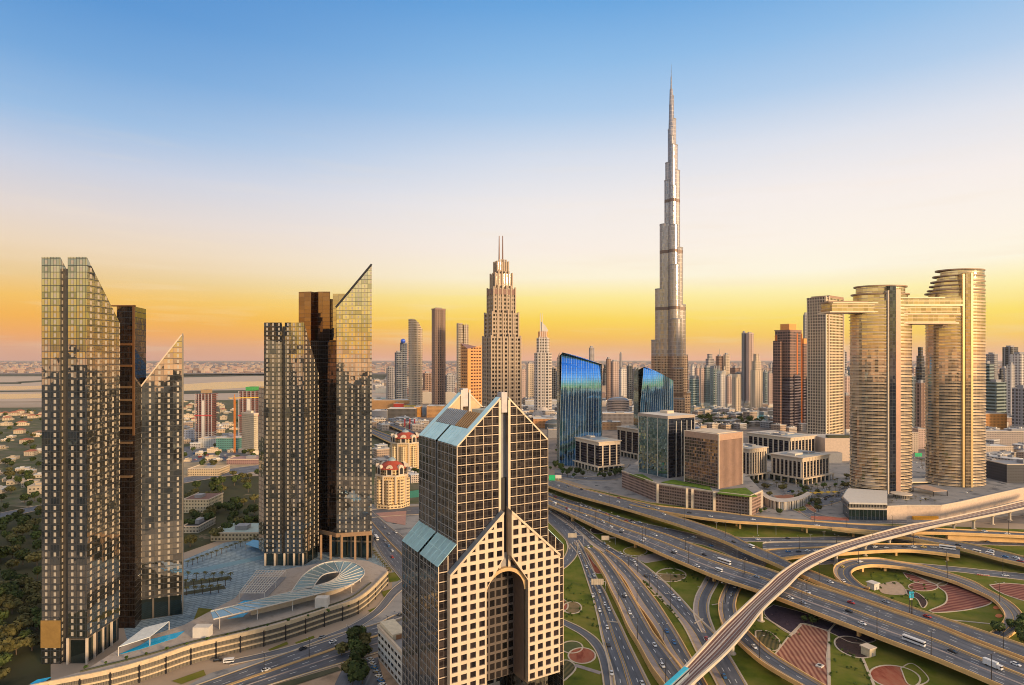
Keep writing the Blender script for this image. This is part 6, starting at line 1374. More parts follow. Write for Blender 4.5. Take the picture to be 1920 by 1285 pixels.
for a in (('long low orange mall block with a white roof beside the second mirror glass tower', 697,772,751,768,OC,C_WROOF),
          ('turquoise roofed low mall block at the edge of the second mirror glass tower', 697,722,748,757,OC,C_TROOF),
          ('pale roofed mall hall above the orange mall block', 722,800,747,755,(.55,.42,.28),C_WROOF),
          ('bright red mall box beside a yellow box', 738,757,757,769,RC,C_WROOF), ('yellow mall box beside a bright red box', 757,778,760,769,YC,C_WROOF),
          ('dark fronted mall block with a white frame', 726,779,767,786,(.10,.09,.08),C_WROOF), ('grey mall block left of the dark fronted mall block', 697,725,771,787,GC,C_WROOF),
          ('orange mall block with a stepped white roof', 800,832,762,783,OC,C_WROOF), ('small blue grey mall block between orange blocks', 782,802,764,778,(.30,.34,.36),C_WROOF),
          ('orange mall wing just left of the gabled roof', 776,786,764,784,(.62,.28,.05),C_WROOF), ('white mall roof block right of the needle of the gabled tower', 985,1049,752,760,WC,C_WROOF),
          ('wide white mall hall behind the gabled tower', 978,1050,740,750,WC,C_WROOF), ('long white mall roof with ridges left of the larger blue block', 990,1049,763,773,WC,C_WROOF),
          ('orange mall wing left of the foot of the larger blue block', 1000,1050,786,803,(.56,.26,.10),C_WROOF), ('grey mall block under the orange mall wing', 1028,1052,806,822,GC,C_GREY),
          ('long dark grey roofed hall right of the larger blue block', 1130,1190,776,794,(.20,.18,.18),C_WROOF), ('low orange hall with a yellow sign panel between the blue blocks', 1130,1165,792,806,(.50,.28,.14),C_WROOF),
          ('long pink brown colonnaded wall below the brown slab tower', 757,862,727,742,(.36,.22,.18),C_ROOF), ('pale banded office beside the pink brown colonnade', 736,757,730,747,(.44,.42,.38),C_WROOF),
          ('grey low block behind the pale banded office', 704,736,728,738,(.32,.33,.33),C_ROOF), ('white low podium left of the red unfinished frames', 345,366,806,828,(.46,.46,.50),C_WROOF),
          ('white site building at the foot of the first unfinished frame', 372,406,823,840,WC,C_WROOF), ('green glazed low building beside the orange crane', 405,447,822,845,(.12,.28,.24),C_WROOF),
          ('cream villa block with a brown roof court in the wood', 342,391,938,962,(.60,.48,.30),plain('brown roof court', (.20,.10,.07), .8)), ('long cream wall building behind the palm avenue', 395,486,1000,1015,(.52,.40,.24),plain('pale green roof', (.34,.42,.38), .7)),
          ('dark roofed pavilion in the wood', 342,372,988,1000,(.40,.36,.28),C_DARK), ('pink brown low block beside the service road', 425,484,862,871,(.34,.20,.17),plain('pink roof', (.36,.22,.19), .8)),
          ('cream low shed beside the service road', 352,410,880,893,(.54,.40,.24),plain('ochre roof', (.50,.36,.2), .8)), ('large grey flat roofed hall at the right edge', 1843,1960,810,838,(.34,.27,.23),C_ROOF),
          ('bright orange block right of the taller oval tower', 1843,1888,776,806,(.66,.27,.06),C_ROOF), ('brown block above the grey hall at the right edge', 1885,1950,784,800,(.36,.22,.16),C_ROOF),
          ('striped car park block right of the taller oval tower', 1843,1866,862,908,(.44,.28,.19),C_ROOF), ('plain brown block right of the striped car park', 1866,1888,866,912,(.40,.25,.16),C_ROOF),
          ('dark glass station block with white braces at the right edge', 1888,1970,872,925,(.05,.05,.06),C_GREY), ('pale low block with white frames at the right edge', 1843,1900,838,858,(.50,.38,.28),C_WROOF),
          ('pink block seen between the golden oval towers', 1722,1741,805,842,(.52,.36,.28),C_ROOF), ('cream low block seen beside the left oval tower', 1706,1722,812,850,(.50,.38,.28),C_ROOF)):
    low_block(*a, depth=60 if a[3] < 790 else 34, win=a[5] not in (RC,YC,GC))
def dome_hall():
    d = gdist(806); t = thing('dark_dome', 'dark elliptical dome on the orange mall wing', 'dome', (px(1037,d),d+10,0)); m = MB()
    m.lathe((px(1038,d),d+12), [(17,0),(17,14),(15,18),(10,21.5),(4,23.3),(.1,23.8)], 24, sx=1.15, sy=.7); m.build('shell', plain('dark dome cladding', (.10,.12,.13), .35, .4), t)
    m = MB(); m.lathe((px(1038,d),d+12), [(18.2,12.6),(18.2,14.2),(17,14.4)], 24, sx=1.15, sy=.7); m.build('rim', C_GREY, t)
    d = gdist(786); t = thing('banded_block', 'rounded grey block with brown bands and a glass dome between the blue blocks', 'office building', (px(1161,d),d+22,0))
    fm = facade('brown banded wall', (.40,.31,.26), (.05,.045,.05), (.13,.11,.11), 30, 4.6, .01, .1, .5, gm=.7, jit=.02)
    r_ = (1183-1141)/2*d/F; c = (px(1162,d), d+r_*.8)
    m = MB(); m.lathe(c, [(r_,0),(r_,zat(752,d)),(r_*.9,zat(750,d))], 28, sy=.8); m.build('wall', fm, t)
    m = MB(); m.lathe(c, [(r_*.9,zat(750,d)),(r_*.6,zat(747,d)),(.1,zat(745.5,d))], 24, sy=.8); m.build('glass_dome', plain('grey glazing', (.22,.22,.24), .25, .6), t)
    d = gdist(757); t = thing('wave_roof', 'cream wave roofed hall below the pink colonnade', 'building', (px(815,d),d,0)); m = MB(); xs = [px(u,d) for u in range(783,862,6)]
    zz = [zat(v,d) for v in (742,738,735.5,735,737,739.5,741,740,737,735,734.5,736,739,742)]
    for (xa, xb, za, zb) in zip(xs, xs[1:], zz, zz[1:]): m.face([(xa,d,za),(xb,d,zb),(xb,d+70,zb-4),(xa,d+70,za-4)], None, 1); m.wall((xa,d),(xb,d),0,za,xa,0,zb)
    m.build('hall', [plain('cream hall wall', (.52,.44,.35), .7), plain('cream hall roof', (.60,.50,.40), .7)], t)
dome_hall()
# ================================================================== TOWERS OF THE SKYLINE
ST = dict(
 cream=facade('skyline cream', (.52,.40,.28), (.12,.1,.09), (.26,.21,.17), 7.6, 7.6, .2, .15, .3, gm=.5, jit=.02),
 pink=facade('skyline pink', (.48,.34,.28), (.10,.08,.08), (.22,.17,.15), 8.549999999999999, 7.6, .24, .1, .3, gm=.5, jit=.02),
 brown=facade('skyline brown', (.30,.19,.14), (.05,.04,.04), (.14,.1,.08), 7.6, 7.6, .2, .1, .25, gm=.5, jit=.02),
 orange=facade('skyline orange', (.62,.28,.09), (.06,.035,.03), (.2,.09,.05), 7.6, 7.22, .16, .25, .3, gm=.4, jit=.01),
 teal=facade('skyline teal glass', (.30,.34,.32), (.10,.19,.19), (.2,.31,.3), 6.46, 7.6, .08, .08, .2, gm=.85, jit=.03),
 blue=facade('skyline blue glass', (.22,.23,.26), (.05,.08,.14), (.13,.18,.26), 6.46, 7.6, .06, .08, .16, gm=.85, jit=.03),
 dark=facade('skyline dark glass', (.10,.10,.10), (.03,.04,.045), (.09,.1,.11), 7.6, 7.6, .04, .08, .2, gm=.8, jit=.03),
 green=facade('skyline green bands', (.20,.24,.22), (.03,.06,.06), (.08,.12,.12), 30, 7.9799999999999995, .01, .1, .36, gm=.8, jit=.02),
 grey=facade('skyline grey', (.34,.31,.30), (.08,.08,.09), (.17,.16,.16), 6.84, 7.6, .18, .1, .28, gm=.6, jit=.02),
 white=facade('skyline white', (.58,.51,.46), (.14,.13,.13), (.28,.25,.24), 8.549999999999999, 7.6, .2, .15, .34, gm=.5, jit=.02))
def tower(label, uL, uR, vt, d, style, kind='slab', ribs=3, th=None, group=None):
    rnd = random.Random(int(uL*7+vt)); th = R(rnd.uniform(22,40)) if th is None else th; k = d/F
    W = (uR-uL)*k; ratio = .62; w = W/(math.cos(th)+ratio*math.sin(th)); dp = w*ratio; a, b = frame(th)
    # nearest corner so that the silhouette spans uL..uR
    o = (px(uL,d)+b[0]*-dp, d); zt = zat(vt, d); c = lp(o,a,b,w/2,dp/2)
    t = thing('tower', label, 'tower', (c[0],c[1],0), group); mt = ST[style]
    pc = {'cream':C_CREAM,'pink':plain('pink pier', (.52,.37,.30), .7),'brown':plain('brown pier', (.34,.21,.15), .7),'orange':plain('orange pier', (.66,.30,.09), .7),'white':C_WHITE}.get(style, C_GREY)
    def body(x0, x1, y0, y1, z0, z1): m = MB(); m.obox(o,a,b,x0,x1,y0,y1,z0,z1,0,1,False); m.build('wall', [mt, C_ROOF], t)
    if kind in ('slab','rib','crown','mast','frame'):
        body(0,w,0,dp,0,zt)
        m = MB(); m.obox(o,a,b,w*.2,w*.75,dp*.25,dp*.75,zt,zt+6*max(1,k*.5)); m.build('plant_box', C_GREY, t)
    if kind == 'crown':
        for i in range(4): m = MB(); s = w*(i+.5)/4; m.obox(o,a,b,s-w*.05,s+w*.05,-.8,dp+.8,zt-3,zt+9); m.build('crown_fin', pc, t)
    if kind == 'mast': m = MB(); p = lp(o,a,b,w*.5,dp*.5); m.tube((*p,zt),(*p,zt+(14*k)),1.2,.4,6); m.build('mast', C_GREY, t)
    if kind == 'frame': m = MB(); m.obox(o,a,b,-1,w+1,-1,dp+1,zt,zt+3); m.build('roof_slab', pc, t)
    if kind == 'step':
        body(0,w,0,dp,0,zt*.72); body(w*.1,w*.9,dp*.1,dp*.9,zt*.72,zt*.88); body(w*.25,w*.75,dp*.25,dp*.75,zt*.88,zt)
    if kind == 'curve':
        n = 8
        for i in range(n): body(w*i/n, w*(i+1)/n, 0, dp, 0, zt-(zt*.13)*((i/n)**2))
    if kind == 'rake':
        m = MB(); A = lambda s, q, z: (*lp(o,a,b,s,q), z); q = [lp(o,a,b,0,0),lp(o,a,b,w,0),lp(o,a,b,w,dp),lp(o,a,b,0,dp)]; m.prism(q, 0, 0, 0, 1, tops=[zt*.93,zt*.985,zt*.96,zt]); m.build('wall', [mt, plain('brown raked roof', (.22,.12,.1), .6)], t)
        m = MB(); m.obox(o,a,b,-1,w*.14,-1,1,0,zt*.935); m.build('pier', pc, t)
    if kind == 'twin':
        body(0,w*.42,0,dp,0,zt); body(w*.56,w,0,dp,0,zt*.985); body(w*.42,w*.56,dp*.2,dp*.8,0,zt*.9)
    ztop = zt if kind not in ('step','rake','curve') else zt*(.72 if kind == 'step' else .86)
    for i in range(ribs):
        s = w*(i+.5)/ribs; m = MB(); m.obox(o,a,b,s-w*.025,s+w*.025,-1.0,.05,0,ztop); m.build('pier', pc, t)
    for i in range(2 if ribs else 0):
        s = dp*(i+.5)/2; m = MB(); m.obox(o,a,b,-1.0,.05,s-dp*.06,s+dp*.06,0,ztop); m.build('pier', pc, t)
    m = MB(); m.obox(o,a,b,-w*.1,w*1.1,-dp*.1,dp*1.1,0,12); m.build('podium', C_ROOF, t)
    return t
for a in (('blue grey banded tower left of a tower with a small blue globe',739,753,661,2200,'blue','slab',2), ('blue grey tower topped by a small blue globe',749,763,644,2230,'blue','frame',2),
 ('cream curved tower left of the brown slab tower',764,790,598,2000,'cream','curve',3), ('tall brown slab tower with orange stripes',808,834,580,1900,'brown','frame',4),
 ('pale slender tower behind the orange hotel block',855,878,606,1850,'cream','twin',2), ('orange hotel block with a raked roof beside the stepped hotel tower',862,908,643,1400,'orange','rake',0),
 ('short grey block left of the blue grey towers',723,738,690,2150,'grey','slab',2), ('short brown block between the cream curved and brown slab towers',792,808,700,2500,'brown','slab',2),
 ('low grey block behind the brown slab tower',834,852,704,2500,'grey','slab',2), ('pink tower just right of the stepped hotel tower',977,986,692,2300,'pink','slab',2),
 ('cream tower left of the crowned pale tower',987,1003,682,2400,'cream','slab',3), ('dark tower pair right of the crowned pale tower',1033,1043,690,2350,'dark','twin',2), ('dark blue block left of the larger blue mirror block',1042,1052,696,2400,'blue','slab',2),
 ('lone slender grey tower beyond the larger blue mirror block',1105,1115,652,3900,'grey','slab',2), ('tiny faint tower on the horizon between the blue blocks',1162,1167,663,9000,'grey','slab',0),
 ('dark brown tower right of the larger blue mirror block',1137,1146,673,2200,'brown','slab',2), ('pink brown tower touching the dark brown tower',1146,1161,678,2230,'pink','rib',3), ('pale low tower between brown towers',1160,1177,692,2500,'white','slab',3), ('dark tower left of the smaller blue mirror block',1176,1187,686,2250,'dark','slab',2), ('grey tower touching the smaller blue mirror block',1187,1206,692,2300,'grey','slab',3),
 ('teal glass tower with a cream crown right of the needle tower',1295,1313,710,2000,'teal','crown',0), ('pale thin tower behind the teal crowned tower',1296,1305,686,2700,'white','slab',2), ('pink tower behind the teal crowned tower',1304,1314,690,2600,'pink','slab',2),
 ('dark and pink tower right of the teal crowned tower',1313,1322,690,2150,'pink','slab',2), ('teal and cream tower beside the dark and pink tower',1321,1334,689,2150,'teal','rib',3), ('grey stepped tower with a square top on the skyline',1324,1343,664,2900,'grey','step',0),
 ('brown tower left of the pale skyline block',1344,1358,668,2900,'brown','mast',2), ('pale skyline block with a flat top',1358,1370,665,2900,'cream','slab',3), ('white topped teal tower in the middle of the skyline cluster',1334,1353,691,2050,'teal','crown',2),
 ('white topped cream tower in front of the skyline cluster',1347,1364,701,1950,'white','crown',3), ('pink tower behind the white topped cream tower',1362,1373,706,2100,'pink','slab',2), ('cream tower with a dark base left of the tall twin towers',1375,1393,708,1800,'cream','crown',3),
 ('grey half of the tall twin towers',1392,1401,624,2250,'grey','slab',2), ('brown orange half of the tall twin towers',1401,1415,626,2230,'pink','frame',4), ('low brown block between the skyline cluster and the twin towers',1372,1392,690,3000,'brown','slab',2),
 ('stepped cream tower right of the tall twin towers',1411,1433,664,1900,'cream','step',4), ('teal slab touching the stepped cream tower',1432,1441,697,2000,'teal','slab',2), ('pink grid tower left of the unfinished towers',1440,1452,700,2100,'pink','slab',3),
 ('thin grey tower left of the cream tower',1508,1517,590,1700,'grey','slab',2), ('violet grey tower between cream and golden towers',1578,1590,660,1900,'grey','slab',2), ('pink block between cream and golden towers',1580,1600,706,1500,'pink','slab',3), ('brown block low between cream and golden towers',1582,1600,742,1350,'brown','slab',3),
 ('dark tower with an orange top between the golden oval towers',1722,1742,651,1700,'dark','step',0), ('pink slab between the golden oval towers',1706,1740,690,1900,'pink','slab',0), ('cream and teal tower between the golden oval towers',1705,1724,706,1350,'teal','rib',3), ('dark gridded tower between the golden oval towers',1722,1742,718,1300,'brown','slab',3),
 ('dark green banded office tower at the right',1843,1880,682,1500,'green','slab',0), ('dark green banded office wing at the right',1862,1896,717,1480,'green','slab',0), ('grey square tower behind the green banded office',1856,1881,664,2400,'grey','slab',3), ('dark square tower near the right edge',1890,1918,651,2300,'dark','slab',2),
 ('brown grey tower behind the green banded office',1880,1896,690,2000,'grey','slab',2), ('white slender tower near the right edge',1893,1908,684,1700,'white','slab',3), ('tall white tower cut by the right edge',1906,1940,664,1750,'white','slab',4), ('grey tower cut by the right edge',1912,1950,728,1400,'grey','slab',3)):
    tower(*a)
# the thick of the skyline: further towers behind and between the named ones
fr_ = random.Random(31)
for n_, (ua, ub, va, vb, da, db, grp, lab) in (
  (26,(1296,1450,676,712,2300,3300,'towers of the far skyline cluster','%s tower in the thick of the skyline cluster right of the needle tower')),
  (8,(1130,1210,684,712,2500,3200,'towers behind the blue blocks','%s tower in the cluster behind the two blue mirror blocks')),
  (6,(978,1048,690,712,2500,3200,'towers behind the crowned tower','%s tower in the group behind the crowned pale tower')),
  (7,(1580,1600,690,735,1700,2600,'towers between cream and golden towers','%s tower in the slit between the cream and golden towers')),
  (9,(1844,1935,684,730,1700,2800,'towers at the right edge','%s tower in the cluster at the right edge'))):
    for i in range(n_):
        c_ = fr_.choice(('pink','cream','grey','white','teal','brown','dark')); w_ = fr_.uniform(8,14); u_ = fr_.uniform(ua,ub)
        tower(lab % c_, u_, u_+w_, fr_.uniform(va,vb), fr_.uniform(da,db), c_, fr_.choice(('slab','frame','step','crown')), 2, None, grp)
# globe on the blue grey tower
m = MB(); d = 2230; c = (px(756,d), d-3); zz = zat(640,d)
m.lathe(c, [(9*math.sin(math.pi*i/10)+.01, zz+9-9*math.cos(math.pi*i/10)-9) for i in range(11)], 16); o = m.build('globe', plain('blue glass globe', (.05,.12,.55), .2, .3), None, (c[0],c[1],zz)); tag(o, 'small blue globe on the roof of a blue grey tower', 'globe')
# far city: countless small blocks merging into haze
fc = [MB() for _ in range(4)]; rn = random.Random(11)
for i in range(9000):
    v = 679+26*rn.random()**.8 if rn.random() < .7 else rn.uniform(690,752); u = rn.uniform(-60,1980); d = gdist(v)
    if u < 735 and v > 700 and not (v > 758 and False): continue
    if 735 <= u and v > 752: continue
    if d > 26000: continue
    w_ = rn.uniform(10,34)*(1+d/9000); h = rn.uniform(5,14)*(1+d/14000) if rn.random() < .93 else rn.uniform(25,60); x = px(u,d); dp = rn.uniform(10,40)
    fc[rn.choice((0,0,1,2,3))].box(x,d,0,x+w_,d+dp,h,0,0,False)
fm = MB(); 
for i, q in enumerate(fc):
    b0 = len(fm.v); fm.v += q.v; fm.f += [tuple(k+b0 for k in f_) for f_ in q.f]; fm.uv += q.uv; fm.m += [i]*len(q.f)
o = fm.build('far_city', [plain('far cream walls', (.46,.34,.25), .8, scale=.01), plain('far brown walls', (.25,.17,.14), .8, scale=.01), plain('far pink walls', (.42,.27,.22), .8, scale=.01), plain('far grey walls', (.28,.25,.24), .8, scale=.01)])
tag(o, 'countless far low buildings fading into the haze', None, None, 'stuff')

o = REFL.build('city_behind', facade('mixed town walls', (.13,.12,.11), (.03,.05,.06), (.14,.16,.17), 3.6, 3.6, .2, .12, .25, gm=.7, jit=.02)); tag(o, 'town blocks behind the viewpoint, mirrored in the glass towers', None, None, 'stuff')

# ---- ordinary low blocks of the town, a few kinds repeated
BR = random.Random(17); BP = []
for i, c_ in enumerate(((.52,.42,.32),(.44,.36,.30),(.56,.50,.44),(.40,.28,.20),(.34,.32,.31),(.54,.38,.24))):
    w_, d_, h_ = BR.uniform(16,26), BR.uniform(14,22), (9,12,7,14,10,8)[i]; t = thing('low_building', 'x', 'building'); m = MB(); m.box(-w_/2,-d_/2,0,w_/2,d_/2,h_,0,0,False)
    m.build('wall', facade('town block wall %d' % i, c_, (.05,.045,.045), (.14,.12,.11), 3.2, 3.3, .22, .28, .22, gm=.4, gr=.2, jit=.01), t)
    m = MB(); m.box(-w_/2-.4,-d_/2-.4,h_,w_/2+.4,d_/2+.4,h_+.9); rf = m.build('roof', (C_ROOF,C_WROOF,C_GREY)[i % 3], t)
    for k in range(3): x, y = BR.uniform(-w_*.4,w_*.25), BR.uniform(-d_*.4,d_*.25); m = MB(); m.box(x,y,h_+.9,x+BR.uniform(2,5),y+BR.uniform(2,4),h_+BR.uniform(2,3.6)); m.build('plant_box', (C_GREY,C_WHITE)[k % 2], rf)
    BP.append(t)
bused = set()
def blocks(n, poly, sc, gap, group, label, ang=(.5,2.07)):
    pts, tr = [], 0
    while len(pts) < n and tr < 5000:
        tr += 1; u, v = BR.uniform(min(p[0] for p in poly), max(p[0] for p in poly)), BR.uniform(min(p[1] for p in poly), max(p[1] for p in poly)); p = P(u,v)
        if any((p[0]-q[0])**2+(p[1]-q[1])**2 < gap*gap for q in pts): continue
        pts.append(p); k = BR.randrange(6); s_ = BR.uniform(*sc)
        if k not in bused: bused.add(k); o = BP[k]; o.location = (*p,0); o.rotation_euler = (0,0,BR.choice(ang)); o.scale = (s_,)*3
        else: o = dup(BP[k], (*p,0), BR.choice(ang), s_)
        o['label'] = label % ('cream','brown grey','white','brown','grey','ochre')[k]; o['group'] = group
blocks(46, [(1290,768),(1450,806)], (.8,1.6), 27, 'low blocks behind the office blocks', '%s low block by the park behind the office blocks')
blocks(40, [(1582,765),(1740,846)], (.8,1.5), 27, 'low blocks behind the oval towers', '%s low block seen behind the golden oval towers')
blocks(20, [(1130,745),(1200,786)], (1.0,1.7), 32, 'low blocks between the blue blocks', '%s low block between the two blue mirror blocks')
blocks(14, [(698,838),(775,905)], (.8,1.2), 26, 'low blocks by the domed hotels', '%s low block round the domed hotels')
blocks(14, [(696,790),(790,808)], (1.0,1.6), 36, 'low blocks before the mall', '%s low block before the orange mall')
blocks(34, [(1845,765),(1935,895)], (.8,1.4), 27, 'low blocks at the right edge', '%s low block at the right edge beside the taller oval tower')
blocks(30, [(975,735),(1050,800)], (1.1,2.0), 45, 'low blocks behind the gabled tower', '%s low block right of the gables of the near tower')
blocks(40, [(700,712),(860,732)], (1.3,2.4), 60, 'low blocks before the slab towers', '%s low block at the foot of the slab towers')
blocks(16, [(345,800),(450,842)], (.9,1.4), 30, 'low blocks by the unfinished frames', '%s low block round the unfinished concrete towers')
t = thing('arcade_building', 'low curved cream arcade building before the grey-roofed pillared block', 'building', (*P(1470,930),0))
r = Road([(1428,918),(1440,929),(1465,935),(1495,931),(1515,922)], [(1424,922),(1438,935),(1466,942),(1500,937),(1522,926)], 9, 24); m = MB(); r.strip(m, 0, 1, 0); m.build('roof', C_ROOF, t)
m = MB(); r.rail(m, .5, r.width(.5)*.86, -9, -.4); m.build('wall', facade('arcade wall', (.54,.47,.38), (.05,.05,.05), (.14,.13,.12), 3.4, 4.3, .2, .1, .2, gm=.4, gr=.2), t)
for k in range(24): p = r.at(k/23, .97); m = MB(); m.box(p.x-.5,p.y-.5,0,p.x+.5,p.y+.5,9.3); m.build('pilaster', C_CREAM, t)

blocks(34, [(1205,725),(1290,765)], (1.2,2.0), 45, 'low blocks at the needle tower', '%s low block round the foot of the needle tower')
blocks(30, [(1450,770),(1515,812)], (.8,1.4), 27, 'low blocks by the unfinished towers', '%s low block round the unfinished dark towers')
# ================================================================== LOW HOUSES
HR = random.Random(5)
H_ROOF = [plain('red tiled roof', (.34,.12,.07), .85), plain('sand roof', (.48,.37,.25), .85), plain('white roof', (.56,.50,.42), .85), plain('brown roof', (.24,.14,.09), .85)]
H_WALL = facade('villa wall', (.54,.42,.28), (.06,.05,.04), (.14,.11,.08), 3.4, 3.4, .3, .3, .3, gm=.2, gr=.3, jit=0)
def house_proto(i):
    t = thing('villa', 'x', 'house'); w, dp, h = HR.uniform(13,20), HR.uniform(11,16), HR.choice((4,7,7.5))
    m = MB(); m.box(-w/2,-dp/2,0,w/2,dp/2,h,0,0,False); m.box(w/2-.01,-dp*.2,0,w*.8,dp*.4,h*.6,0,0,False); m.build('wall', H_WALL, t)
    m = MB()
    if i % 4 in (0,3):
        e = .8; a = [(-w/2-e,-dp/2-e,h),(w/2+e,-dp/2-e,h),(w/2+e,dp/2+e,h),(-w/2-e,dp/2+e,h)]; r0, r1 = (-w*.18,0,h+3), (w*.18,0,h+3)
        m.face([a[0],a[1],r1,r0]); m.face([a[1],a[2],r1]); m.face([a[2],a[3],r0,r1]); m.face([a[3],a[0],r0]); m.face(a[::-1])
    else:
        m.box(-w/2-.2,-dp/2-.2,h,w/2+.2,dp/2+.2,h+.6); m.box(-w*.2,-dp*.2,h+.6,w*.1,dp*.2,h+2.6)
    m.build('roof', H_ROOF[i % 4], t); return t
HP = [house_proto(i) for i in range(8)]; used = set()
HLAB = {}
def place_house(i, x, y, rz, sc, group, lab):
    p = HP[i]
    if i not in used:
        used.add(i); p.location = (x,y,0); p.rotation_euler = (0,0,rz); p.scale = (sc,)*3; o = p
    else: o = dup(p, (x,y,0), rz, sc)
    o['group'] = group; HLAB.setdefault(lab, []).append(o); return o
def far_from(pts, p, r): return all((p[0]-q[0])**2+(p[1]-q[1])**2 > r*r for q in pts)
KIND = ['red roofed','sand roofed','white roofed','brown roofed']
def houses(n, u0, u1, v0, v1, group, lab, pick=None, gap=20):
    pts = []; tries = 0
    while len(pts) < n and tries < 6000:
        tries += 1; u, v = HR.uniform(u0,u1), HR.uniform(v0,v1); p = P(u,v)
        if not far_from(pts, p, gap): continue
        pts.append(p); i = HR.choice(pick or range(8)); place_house(i, p[0], p[1], HR.choice((.3,.5,1.9,2.1)), HR.uniform(.85,1.25), group, lab % KIND[i % 4])
    return pts
AL = houses(18, -25, 84, 775, 800, 'villas in the left suburb', '%s villa in the far part of the suburb at the left edge', [0,4,0,4,1,3])
AL += houses(13, -25, 82, 812, 872, 'villas in the left suburb', '%s villa in the middle of the suburb at the left edge')
AL += houses(9, -20, 80, 880, 930, 'villas in the left suburb', '%s villa nearest the dark wood at the left edge', [1,5,2,6], 30)
AM = houses(32, 341, 440, 748, 806, 'villas between the mirror glass towers', '%s villa in the suburb between the mirror glass towers', [1,2,5,6,0])
AM2 = houses(7, 345, 480, 846, 868, 'villas between the mirror glass towers', '%s villa beside the service road between the mirror glass towers', [1,5,2], 26)
AO = houses(40, 1128, 1205, 724, 745, 'sand coloured houses between the blue blocks', '%s old town house between the two blue mirror blocks', [1,5,3,7,0], 16)
AR = houses(40, 1300, 1450, 752, 772, 'low houses below the skyline cluster', '%s low house at the foot of the skyline cluster', [1,2,5,6], 17)
AX = houses(14, 1842, 1925, 742, 772, 'low houses at the right edge', '%s low house at the right edge behind the bright orange block', [1,3,5], 24)
for lab, os_ in HLAB.items():
    for o in os_: o['label'] = lab
# ================================================================== TREES
TR = random.Random(9)
def leaf_mat(name, c1, c2, c3):
    m, t, b = base(name); g = N(t, 'ShaderNodeNewGeometry'); n = N(t, 'ShaderNodeTexNoise'); n.inputs['Scale'].default_value = .55; n.inputs['Detail'].default_value = 3
    t.links.new(g.outputs['Position'], n.inputs['Vector']); r = N(t, 'ShaderNodeValToRGB'); cr = r.color_ramp; cr.elements[0].position = .3; cr.elements[1].position = .7
    cr.elements[0].color = (*c1,1); cr.elements[1].color = (*c3,1); e = cr.elements.new(.5); e.color = (*c2,1); t.links.new(n.outputs[0], r.inputs[0])
    oi = N(t, 'ShaderNodeObjectInfo'); hs = N(t, 'ShaderNodeHueSaturation'); mr = N(t, 'ShaderNodeMapRange'); mr.inputs['To Min'].default_value = .75; mr.inputs['To Max'].default_value = 1.3
    t.links.new(oi.outputs['Random'], mr.inputs['Value']); t.links.new(mr.outputs[0], hs.inputs['Value']); t.links.new(r.outputs[0], hs.inputs['Color'])
    t.links.new(hs.outputs[0], b.inputs['Base Color']); b.inputs['Roughness'].default_value = .8; b.inputs['Specular IOR Level'].default_value = .15; return m
L1 = leaf_mat('dark leaves', (.025,.04,.012), (.05,.07,.018), (.10,.11,.03)); L2 = leaf_mat('olive leaves', (.05,.05,.018), (.10,.09,.028), (.17,.14,.05)); L3 = leaf_mat('fresh leaves', (.03,.06,.012), (.06,.10,.02), (.11,.15,.03))
BARK = plain('bark', (.12,.085,.06), .9)
def crown_mb(rx, rz, zc, n, lobes):
    m = MB(); L = [(0,0,0,1)]+[(TR.uniform(-.55,.55),TR.uniform(-.55,.55),TR.uniform(-.3,.4),TR.uniform(.45,.7)) for _ in range(lobes)]
    for _ in range(n):
        l = TR.choice(L); d = Vector((TR.gauss(0,1),TR.gauss(0,1),TR.gauss(0,1))).normalized(); k = l[3]*(TR.uniform(.55,1.0))*(.72 if l[3] == 1 else 1)
        p = Vector(((l[0]+d.x*k)*rx, (l[1]+d.y*k)*rx, zc+(l[2]+d.z*k)*rz)); s = rx*TR.uniform(.10,.19)
        nrm = (d+Vector((TR.uniform(-.6,.6),TR.uniform(-.6,.6),TR.uniform(-.2,.8)))).normalized(); x = nrm.orthogonal().normalized(); y = nrm.cross(x); a = TR.uniform(0,6.28)
        x, y = x*math.cos(a)+y*math.sin(a), y*math.cos(a)-x*math.sin(a)
        m.face([p-x*s-y*s*.6, p+x*s*.9-y*s*.8, p+x*s+y*s*.7, p-x*s*.7+y*s])
    return m
def tree_proto(mat, rx, rz, zc, n=420, lobes=5, name='tree'):
    t = thing(name, 'x', 'tree'); crown_mb(rx,rz,zc,n,lobes).build('crown', mat, t)
    m = MB(); m.tube((0,0,0),(TR.uniform(-.2,.2),0,zc*.6),.34,.2,7)
    for i in range(4):
        a = i*1.57+TR.uniform(-.4,.4); m.tube((0,0,zc*.45),(math.cos(a)*rx*.45,math.sin(a)*rx*.45,zc*1.0),.16,.06,5)
    m.build('trunk', BARK, t); return t
TP = {'dark':[tree_proto(L1,5.2,4.2,6.2), tree_proto(L1,4.4,4.6,6.4,380,4)], 'olive':[tree_proto(L2,5.6,4.0,6.0,440,6), tree_proto(L2,4.6,3.8,5.6,380,4)], 'fresh':[tree_proto(L3,3.4,3.2,4.6,300,4), tree_proto(L3,2.8,2.6,4.0,260,3)]}
